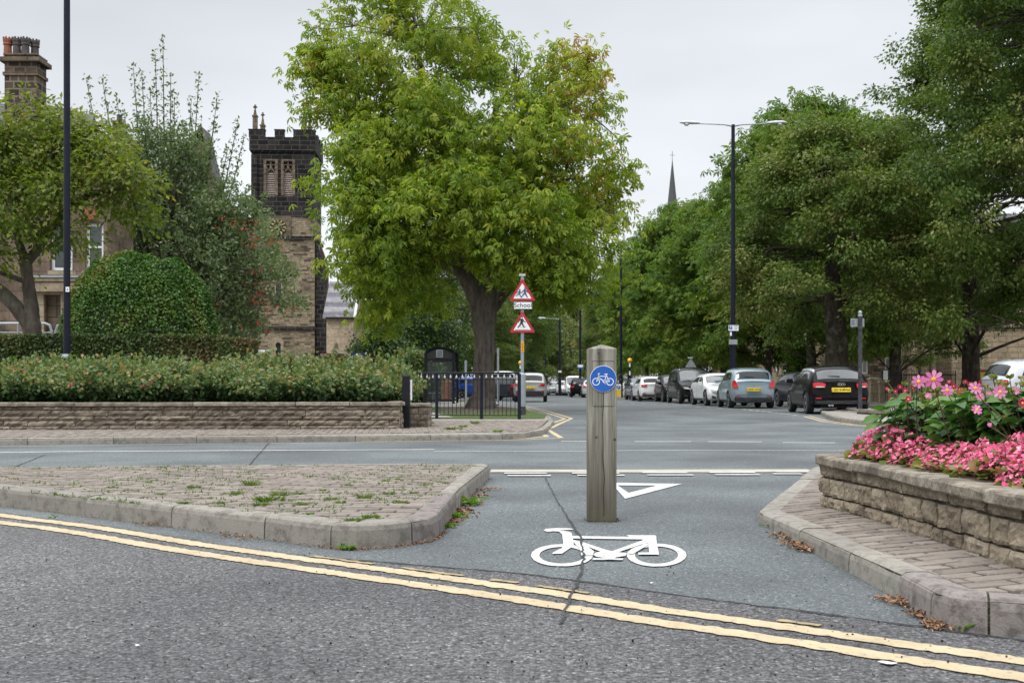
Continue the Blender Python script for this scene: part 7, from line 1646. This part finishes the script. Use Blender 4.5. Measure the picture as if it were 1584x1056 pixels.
for row, (y, hs) in enumerate(((18.55, .90), (19.9, 1.08), (21.3, 1.22))):
    for i in range(11 if row == 0 else 12):
        x = -9.0+i*.72+row*.3-row*.35
        if row == 0: x = -8.9+i*.70
        if x > -2.5: continue
        s_ = srcs[k] if k < 4 else copy_tree(srcs[random.randrange(4)]); k += 1
        s_.location = (x+random.uniform(-.12, .12), y+random.uniform(-.15, .15)+(i*.012), .42); s_.rotation_euler = (0, 0, random.uniform(0, 6.28)); h_ = hs*random.uniform(.86, 1.12); s_.scale = (1.0, 1.0, h_); s_['label'] = LBL
e_ = copy_tree(srcs[1]); e_.location = (-1.98, 19.7, .3); e_.scale = (.55, .55, 1.0); e_['label'] = 'single rose bush spilling past the black end post towards the railing'
# dark shrubs behind, between tower and chestnut
def shrub(px, Y, rpx, hpx_top, label, mat, n=900, ls=.20, zb_=.09, ry=None):
    x, y, zt_ = P(px, hpx_top, Y); rx_ = rpx*Y/FPX; t = thing('shrub', label, 'shrub', (x, y, zb_), 0, 'shrubs beyond the rose bed'); d = rdir(n, .2); lump = np.array([.8+.5*noise.noise(Vector(tuple(q*2+px))) for q in d]); r_ = (.4+.6*RNG.random(n)**.5)*lump
    h_ = (zt_-zb_); c = np.array([x, y, zb_+h_*.45])+d*r_[:, None]*np.array([rx_, ry or rx_*.7, h_*.58]); c[:, 2] = np.maximum(c[:, 2], zb_+.05); k = 14; p = (c[:, None]+RNG.normal(size=(n, k, 3))*.22).reshape(-1, 3)
    V, F, T = scatter(DIAM, p, RNG.normal(size=p.shape), rdir(len(p), 1.2), RNG.uniform(.6, 1.1, len(p))*ls, np.clip(np.repeat(RNG.random(n)*.5, k)+RNG.random(len(p))*.5, 0, 1)); npmesh('foliage', V, F, mat, T, t)
    mb = MB()
    for _ in range(7): mb.tube(branch((x, y, zb_-.05), (x+random.uniform(-.6, .6)*rx_, y+random.uniform(-.3, .3)*rx_, zb_+h_*random.uniform(.5, .8)), 0, .06, 4), [.06, .045, .035, .02, .01], 5)
    mb.build('stems', M['bark_dark'], t)
shrub(590, 58, 46, 500, 'dark evergreen shrub right of the small stone hall', M['lf_dark']); shrub(640, 50, 40, 545, 'brown-tinged shrub left of the bus shelter', M['lf_rose']); shrub(560, 66, 22, 520, 'small dark shrub by the hall gable', M['lf_dark'], 500)
shrub(660, 66, 80, 470, 'broad dark shrub behind the bus shelter', M['lf_dark'], 1300); shrub(730, 100, 60, 520, 'dark shrub behind the blue hatchback', M['lf_dark'], 900); shrub(800, 118, 40, 520, 'shrub between the railing sign post and the far trees', M['lf_dark'], 800)
shrub(1090, 100, 40, 520, 'grey-green shrub above the white coupe', M['lf_rowan'], 700); shrub(1240, 62, 26, 525, 'shrub left of the twin lime trunks', M['lf_green'], 500); shrub(935, 170, 60, 560, 'low shrubs closing the road behind the timber bollard', M['lf_dark'], 700); shrub(860, 190, 60, 560, 'low dark shrubs behind the far parked cars', M['lf_dark'], 700)
shrub(1190, 100, 30, 560, 'garden shrub in front of the terraced houses', M['lf_green'], 500)
# ------------------------------------------------------------------ begonias and dahlias in the planter
def begonia(seed):
    rs = np.random.default_rng(seed); t = thing('begonia_plant', 'x', 'flowers', (0, 0, 0), 0, 'pink begonias along the planter edge'); n = 105; a = rs.random(n)*2*PI; r_ = rs.random(n)**.5*.145; z = .155*(1-(r_/.18)**2)*rs.uniform(.35, 1.0, n)+.01
    p = np.stack([np.cos(a)*r_, np.sin(a)*r_, z], 1); d = np.stack([np.cos(a), np.sin(a), rs.uniform(-.3, .5, n)], 1); V, F, T = scatter(T_round(8), p, d, rdir(n, 1.6, .8), rs.uniform(.030, .052, n), rs.random(n)); npmesh('foliage', V, F, M['lf_begonia'], T, t)
    n = 310; a = rs.random(n)*2*PI; r_ = rs.random(n)**.5*.155; z = .165*(1-(r_/.185)**2)*rs.uniform(.55, 1.15, n)+.02; c = np.stack([np.cos(a)*r_, np.sin(a)*r_, z], 1); k = 4; 
    fn = np.stack([np.cos(a)*.6, np.sin(a)*.6, np.full(n, .7)], 1); fnr = np.repeat(fn+rs.normal(size=(n, 3))*.4, k, 0); ang = np.tile(np.arange(k)*PI/2, n)+np.repeat(rs.random(n)*PI, k)
    dd = np.cos(ang)[:, None]*np.cross(fnr, [0, 0, 1.])+np.sin(ang)[:, None]*np.cross(fnr, np.cross(fnr, [0, 0, 1.])); P3 = np.repeat(c, k, 0)
    V, F, T = scatter(T_round(7), P3, dd, fnr+rs.normal(size=(n*k, 3))*.25, rs.uniform(.008, .0145, n*k), np.clip(np.repeat(rs.random(n), k)*.7+rs.random(n*k)*.3, 0, 1)); npmesh('blossoms', V, F, M['pt_begonia'], T, t)
    mb = MB()
    for i in range(0, n, 3): mb.tube([(c[i][0]*.4, c[i][1]*.4, 0), tuple(c[i])], [.003, .0015], 3, False)
    mb.build('stems', M['stem'], t); return t
bsrc = [begonia(40+i) for i in range(4)]; i = 0
spots = []
y = 6.22
while y > 3.8:
    spots.append((2.03, y)); spots.append((2.21, y-.10)) if random.random() < .45 else None; 
    if y > 5.9: spots.append((2.46, y)); spots.append((2.7, y-.05))
    y -= .20
BL = 'pink begonia mound in the bedding row along the planter coping'
for k, (x, y) in enumerate(spots):
    c = bsrc[k] if k < 4 else copy_tree(bsrc[k % 4]); c.location = (x+random.uniform(-.03, .03), y+random.uniform(-.03, .03), .345); c.rotation_euler = (random.uniform(-.1, .1), random.uniform(-.12, .05), random.uniform(0, 6.28)); s_ = random.uniform(.9, 1.15); c.scale = (s_, s_, s_*random.uniform(.68, .98)); c['label'] = BL
def flower(pos, face, R_, mats, np_=8, eye=.26, parent=None, nm='flower', layers=1):
    f = Vector(face).normalized(); a = f.orthogonal().normalized(); b = f.cross(a); p = Vector(pos); PP, DD, NN, TT, SS = [], [], [], [], []
    for L in range(layers):
        for k in range(np_):
            an = 2*PI*(k+.5*L)/np_+random.uniform(-.06, .06); d = a*math.cos(an)+b*math.sin(an)+f*(.10+.35*L+random.uniform(-.08, .05)); PP.append(p+d*R_*.12-f*.002*L); DD.append(d); NN.append(f+d*-.1); TT.append(random.random()); SS.append(R_*(1-.2*L)*random.uniform(.88, 1))
    V, F, T = scatter(T_petal, np.array([tuple(v) for v in PP]), np.array([tuple(v) for v in DD]), np.array([tuple(v) for v in NN]), np.array(SS), np.array(TT)); fl = npmesh(nm, V, F, mats[0], T, parent)
    e_ = MB(); k = 12; vs = [tuple(p+f*R_*.16)]
    for rr, hh in ((.6, .13), (1.0, .06), (1.0, -.02)):
        for j in range(k): an = 2*PI*j/k; vs.append(tuple(p+(a*math.cos(an)+b*math.sin(an))*R_*eye*rr+f*R_*hh))
    e_.add(vs, [(0, 1+j, 1+(j+1) % k) for j in range(k)]+[(1+r_*k+j, 1+(r_+1)*k+j, 1+(r_+1)*k+(j+1) % k, 1+r_*k+(j+1) % k) for r_ in range(2) for j in range(k)]); e_.build('eye', mats[1], fl); return fl
T_petal = (np.array([(0, 0, 0), (.25, .13, .02), (.6, .25, .035), (.88, .20, .0), (1.0, .05, -.03), (1.0, -.05, -.03), (.88, -.20, .0), (.6, -.25, .035), (.25, -.13, .02), (.3, 0, -.02), (.65, 0, -.03), (.9, 0, -.03)]),
           np.array([(0, 9, 1), (9, 2, 1), (9, 10, 2), (10, 3, 2), (10, 11, 3), (11, 4, 3), (11, 5, 4), (11, 6, 5), (10, 6, 11), (10, 7, 6), (9, 7, 10), (9, 8, 7), (0, 8, 9)]))
def dahlia(seed, x, y, h, label, nb=7, col='pt_dahlia', blooms=(), nleaf=110):
    rs = np.random.default_rng(seed); z = .35; t = thing('dahlia_plant', label, 'flowers', (x, y, z), 0, 'dahlias in the middle of the planter'); st = MB(); pos, d, ti = [], [], []; tips = []
    for i in range(24):
        a = rs.random()*2*PI; l = rs.random()**.6*.22; tip = Vector((x+math.cos(a)*l, y+math.sin(a)*l, z+h*rs.uniform(.60, .98))); pth = branch((x+math.cos(a)*.02, y+math.sin(a)*.02, z), tip, 0, .05, 5); st.tube(pth, [.004, .0036, .0032, .003, .0026, .002], 5, False); tips.append(tip)
    for i in range(nleaf):
        a = rs.random()*2*PI; r_ = rs.uniform(.03, .22); hz = z+h*rs.uniform(.08, .86)*(1-.15*r_/.22); c = np.array([x+math.cos(a)*r_, y+math.sin(a)*r_, hz]); dd = np.array([math.cos(a), math.sin(a), rs.uniform(-.35, .35)])
        sd = np.array([-math.sin(a), math.cos(a), 0.]); tt = rs.random()
        for o2, dd2, s_ in ((0, dd, 1), (.2, dd*.6+sd*.9, .72), (.2, dd*.6-sd*.9, .72)): pos.append(c-dd*.02*o2); d.append(dd2*(1 if s_ == 1 else 1)); ti.append(np.clip(tt+rs.normal()*.1, 0, 1))
    pos, d, ti = np.array(pos), np.array(d), np.array(ti); V, F, T = scatter(T_oval(.52, .07, -.18), pos, d, rdir(len(pos), 2.2, .5), rs.uniform(.07, .12, len(pos)), ti); npmesh('foliage', V, F, M['lf_dahlia'], T, t)
    for b in tips[:nb+12]:
        pp_ = np.array([np.array(b)+rs.normal(size=3)*.003 for k in range(9)]); dd = np.array([[math.cos(2*PI*k/9), math.sin(2*PI*k/9), .9] for k in range(9)])
        V, F, T = scatter(T_oval(.5, .2, .2), pp_, dd, rdir(9, .6), np.full(9, rs.uniform(.014, .028)), np.full(9, rs.random())); npmesh('seed_head', V, F, M['bud'], T, t)
    for (fx, fy, fz, fr, fc, face) in blooms:
        fl = flower((fx, fy, fz), face, fr, (M[fc], M['dahlia_eye']), 8, .27, t, 'flower', 1 if fc != 'pt_red' else 3); st.tube(branch((fx*.6+x*.4, fy*.6+y*.4+.03, z+.12), (fx, fy+.012, fz-.004), 0, .05, 5), [.003, .0028, .0026, .0026, .0024, .002], 5, False)
    st.build('stems', M['stem'], t); return t
def bl(px, py, Y, r_px, c='pt_dahlia', face=(-.2, -1, .25)): p = P(px, py, Y); return (p[0], p[1], p[2], r_px*(.88 if r_px < 13 else 1)*Y/FPX, c, (face[0]+random.uniform(-.25, .25), face[1], face[2]+random.uniform(-.2, .3)))
cols = {0: [bl(1444, 586.5, 5.0, 14, face=(-.15, -1, .1))], 1: [bl(1421, 590, 5.3, 12), bl(1405, 617, 5.5, 6, 'pt_red')], 2: [bl(1465, 603.5, 5.15, 10.5), bl(1436, 612, 5.4, 6, 'pt_dahlia')], 3: [bl(1509, 600, 4.9, 11), bl(1511, 633.5, 4.6, 9.5, face=(-.1, -.9, .5))],
        4: [bl(1547, 606, 4.8, 11.5), bl(1530, 609, 5.2, 6)], 5: [bl(1516, 613, 5, 7.5), bl(1531, 656.5, 4.4, 4)], 6: [bl(1582, 623, 4.6, 8, 'pt_red'), bl(1571, 604, 5, 7)], 7: [bl(1385, 605, 5.9, 4.5, 'pt_red'), bl(1392, 598, 5.95, 5, 'pt_red'), bl(1378, 616, 5.9, 4, 'pt_red'), bl(1400, 604, 5.85, 5, 'pt_red'), bl(1372, 601, 5.9, 3.5, 'pt_red'), bl(1412, 600, 5.8, 4, 'pt_red'), bl(1388, 618, 5.8, 4.5)], 8: [bl(1475, 597, 5.7, 5.5, 'pt_red'), bl(1484, 602, 5.8, 5, 'pt_red'), bl(1493, 590, 5.8, 4, 'pt_red'), bl(1468, 590, 5.8, 4, 'pt_red'), bl(1479, 608, 5.7, 4, 'pt_red')], 9: [bl(1500, 594, 5.6, 4.5, 'pt_red')]}
labs = ['dahlia with the largest wide open pink flower, highest in the planter', 'dahlia with a part-open pink flower left of the largest bloom', 'dahlia with a drooping pink flower just right and below the largest bloom', 'dahlia with two pink flowers, one low among the leaves', 'dahlia with a pink flower facing left near the white car',
        'dahlia with small fading pink flowers and seed heads in the planter centre', 'dahlia with a magenta bloom at the right edge of the photo', 'dahlia with small crimson blooms at the left end of the planter', 'dahlia with crimson blooms behind the largest pink flower', 'dahlia with one dark red bloom and tall seed heads at the back']
spots = [(2.12, 5.25), (2.02, 5.75), (2.28, 5.2), (2.42, 4.85), (2.52, 5.0), (2.40, 4.45), (2.60, 4.5), (2.22, 6.1), (2.50, 5.85), (2.78, 5.6)]
for i, ((x, y), lab) in enumerate(zip(spots, labs)): dahlia(60+i, x+.13, y, .44 if i != 5 else .36, lab, 8, 'pt_dahlia', cols[i])
fd = 'dahlia of green leaves and dried seed heads filling the planter'
gs = [dahlia(80+i, 2.7+.3*i, 6.1, .44, fd, 9) for i in range(3)]; k = 0
for (x, y) in ((2.40, 5.55), (2.55, 5.3), (2.36, 5.0), (2.42, 4.35), (2.34, 5.9), (2.40, 5.25), (2.42, 4.6), (2.72, 4.85), (2.85, 5.1), (2.95, 5.5), (2.48, 4.72), (2.75, 5.95), (3.05, 5.95), (2.98, 4.75), (3.2, 5.3), (2.45, 6.15), (2.72, 4.35), (2.60, 4.15), (3.3, 5.8), (3.1, 6.25), (2.85, 4.5)):
    c = gs[k] if k < 3 else copy_tree(gs[k % 3]); k += 1; c.location = (x, y, .35); c.rotation_euler = (0, 0, random.uniform(0, 6)); s_ = random.uniform(.88, 1.1); c.scale = (s_, s_, s_)
# ------------------------------------------------------------------ weeds, moss and litter
def tuft(seed, n, r_, h, mat, wide=.08, lay=.3):
    rs = np.random.default_rng(seed); a = rs.random(n)*2*PI; p = np.stack([np.cos(a)*rs.random(n)*r_*.5, np.sin(a)*rs.random(n)*r_*.5, np.zeros(n)], 1); d = np.stack([np.cos(a), np.sin(a), rs.uniform(lay, 1.6, n)], 1)
    return scatter(T_diamond(wide, .03), p, d, rdir(n, .3), rs.uniform(.5, 1, n)*h, rs.random(n))
wl = 'small green weed growing between the island paving blocks'; ws = []
for i, (n, r_, h, wd) in enumerate(((60, .05, .055, .12), (90, .10, .04, .25), (50, .04, .035, .3))):
    V, F, T = tuft(200+i, n, r_, h, None, wd); o = npmesh('weed', V, F, M['grass'] if i != 2 else M['weed'], T, None, loc=(0, 0, 0)); tag(o, wl, 'weed', 'weeds in the island paving'); ws.append(o)
wspots = [(388, 748, 1.5, 0), (415, 772, 1.6, 1), (432, 764, 1.3, 0), (564, 768, 1.2, 0), (527, 776, 1.0, 2), (466, 778, .8, 1), (500, 756, .7, 2), (513, 770, .8, 1), (460, 762, .8, 1), (597, 742, .7, 0), (538, 749, .7, 1), (615, 739, .6, 2), (603, 762, .8, 1), (550, 803, .9, 1), (575, 798, .9, 1), (230, 744, .8, 2), (170, 752, .6, 1), (300, 752, .9, 1), (362, 762, 1.0, 1), (405, 779, .9, 1), (480, 793, .7, 2), (340, 776, .7, 1), (285, 776, .7, 1), (250, 762, .6, 1), (640, 760, .6, 1), (660, 748, .6, 1), (620, 775, .8, 1), (590, 800, .5, 2), (690, 745, .5, 1)]
for k, (px, py, s_, kind) in enumerate(wspots):
    used = {0: 0, 1: 1, 2: 2}; c = ws[kind]
    if c.get('placed'): c = c.copy(); COL.objects.link(c)
    c['placed'] = 1; x, y, _ = G(px, py+2, .115); c.location = (x, y, .112); c.scale = (s_, s_, s_*.8); c.rotation_euler = (0, 0, random.uniform(0, 6)); c['label'] = wl
for o in bpy.data.objects:
    if o.get('placed'): del o['placed']
rs = np.random.default_rng(5); J = [j for j in JOINTS if clip([(j[0]-.03, j[1]-.03), (j[0]+.03, j[1]-.03), (j[0], j[1]+.03)], isl_poly) and noise.noise(Vector((j[0]*1.1, j[1]*1.1, 3)))+.25*random.random() > -.10+(.2 if j[0] < -3 else 0)]
if J:
    J = np.array(J); k = 22; p = np.repeat(J, k, 0)+rs.normal(size=(len(J)*k, 2))*np.array([.030, .010]); p = np.concatenate([p, np.full((len(p), 1), .104)], 1); V, F, T = scatter(T_diamond(.3, .05), p, np.concatenate([rs.normal(size=(len(p), 2))*.8, rs.uniform(.4, 1.3, (len(p), 1))], 1), rdir(len(p)), rs.uniform(.012, .030, len(p)), rs.random(len(p))*.8); tag(npmesh('moss', V, F, M['grass'], T), kind='stuff')
def weedplant(px, py, z, label, n, L, grp=None, wide=.3):
    x, y, _ = G(px, py, z); a = RNG.random(n)*2*PI; d = np.stack([np.cos(a), np.sin(a), RNG.uniform(.25, 1.0, n)], 1); V, F, T = scatter(T_oval(wide, .12, -.2), np.tile([x, y, z], (n, 1))+RNG.normal(size=(n, 3))*[.02, .02, .003], d, rdir(n, 1.5), RNG.uniform(.6, 1, n)*L, RNG.random(n)*.8); tag(npmesh('weed', V, F, M['weed'], T, loc=(x, y, z)), label, 'weed', grp)
weedplant(722, 781, 0, 'broad bright green dandelion-like weed against the island kerb side', 12, .11); weedplant(733, 779, 0, 'second leafy weed against the island kerb, nearer the bollard', 9, .10)
weedplant(704, 800, 0, 'bushy weed in the leaf litter halfway along the island kerb', 34, .055, None, .5); weedplant(689, 815, 0, 'small weed in leaf litter at the rounded kerb corner', 26, .05, None, .5); weedplant(540, 848, 0, 'flat weed at the foot of the pinkish corner kerb stone', 26, .045, None, .6)
for _w in ((700, 664, 1), (716, 660, 2), (648, 657, 1), (735, 655, 0), (770, 668, 2), (663, 655, 0)):
    c = ws[_w[2]].copy(); COL.objects.link(c); x, y, _ = G(_w[0], _w[1], .095); c.location = (x, y, .095); c.scale = (2.6, 2.6, 1.6); c['label'] = 'grass tuft on the far corner pavement in front of the railing'; c['group'] = 'grass tufts on the far pavement'
weedplant(1486, 972, 0, 'green rosette weed below the pinkish right kerb stone', 10, .05, None, .25); weedplant(1190, 815, 0, 'tiny weed below the tip of the right kerb', 14, .03); weedplant(85, 801, 0, 'tiny weed in the gutter at the left', 12, .03)
def litter(name, pts, n, sp, L, mat, zz=.003):
    c = np.array([G(*random.choice(pts))[:2] for _ in range(n)]); p = np.concatenate([c+RNG.normal(size=(n, 2))*sp, np.full((n, 1), zz)+RNG.random((n, 1))*.012], 1); V, F, T = scatter(T_diamond(.45, .2), p, RNG.normal(size=(n, 3))*[1, 1, .25], rdir(n, 1.8), RNG.uniform(.4, 1, n)*L, RNG.random(n)); tag(npmesh(name, V, F, mat, T), kind='stuff')
litter('leaf_litter', [(708, 798), (718, 790), (730, 780), (742, 768), (697, 810), (755, 758), (700, 806), (712, 792)], 420, .045, .035, M['litter'])
litter('leaf_litter', [(1207, 829), (1215, 832), (1240, 848), (1250, 850), (1228, 842), (1255, 852)], 260, .03, .035, M['litter'])
litter('leaf_litter', [(1385, 932), (1400, 937), (1420, 952), (1440, 966), (1375, 928), (1450, 972)], 230, .022, .03, M['litter'])
litter('leaf_litter', [(228, 812), (240, 812), (350, 830), (380, 835)], 120, .03, .02, M['litter'])
grit_and_shade = [(x, 700) for x in (1,)]
n = 900; gx = [G(random.uniform(0, 1584), random.uniform(850, 1050)) for _ in range(n)]
p = np.array([(a, b, .004) for a, b, _ in gx]); V, F, T = scatter(T_round(5), p, rdir(n), rdir(n, 2), RNG.uniform(.003, .009, n), RNG.random(n)); tag(npmesh('grit_and_shade', V, F, M['soil'], T), kind='stuff')
c_ = np.array([[bc[0]+random.choice((-1, 1))*hw*random.uniform(.95, 1.25) if random.random() < .5 else bc[0]+random.uniform(-1, 1)*hw*1.2, bc[1]] for _ in range(110)]); c_[:, 1] += np.where(np.abs(c_[:, 0]-bc[0]) < hw, -hw-np.abs(RNG.normal(size=110))*.010, RNG.uniform(-1.1, 1.1, 110)*hw); V, F, T = scatter(T_round(5), np.concatenate([c_, np.full((110, 1), .001)], 1), rdir(110), rdir(110, 2), RNG.uniform(.003, .007, 110), RNG.random(110)*.5); tag(npmesh('grit_and_shade', V, F, M['soil'], T), kind='stuff')  # dark grit ring round the bollard foot, standing in for its contact shadow
kb = []
for a, b in zip(LB[1:14], LB[2:15]):
    for _ in range(60): t_ = random.random(); kb.append((a[0]+(b[0]-a[0])*t_, a[1]+(b[1]-a[1])*t_))
kb = np.array(kb); n = len(kb); kb += np.abs(RNG.normal(size=(n, 2)))*[.01, -.022]; V, F, T = scatter(T_round(5), np.concatenate([kb, np.full((n, 1), .003)], 1), rdir(n), rdir(n, 2), RNG.uniform(.004, .012, n), RNG.random(n)); tag(npmesh('grit_and_shade', V, F, M['litter'], T), kind='stuff')
for px, py, s_, lab in ((1373, 1027, .03, 'flattened white litter scrap on the near road by the yellow lines'), (1385, 931, .014, 'white scrap in the right gutter beside the leaf litter'), (75, 749, .014, 'white scrap on the left of the paved island'), (934, 866-5, .006, 'pale petal in front of the bollard'), (213, 1000, .01, 'tiny pale scrap on the near road'), (1008, 903, .010, 'pale chip on the cycle lane below the bicycle symbol')):
    x, y, _ = G(px, py, .115 if py == 749 else 0); z = .119 if py == 749 else .004; mb = MB(); n = 9; vs = [(x+s_*random.uniform(.5, 1)*math.cos(2*PI*i/n), y+s_*.8*random.uniform(.5, 1)*math.sin(2*PI*i/n), z+random.uniform(0, .004)) for i in range(n)]; mb.add(vs, [tuple(range(n))]); tag(mb.build('litter_scrap', M['litter_pale'], loc=(x, y, z)), lab, 'litter', 'litter scraps')
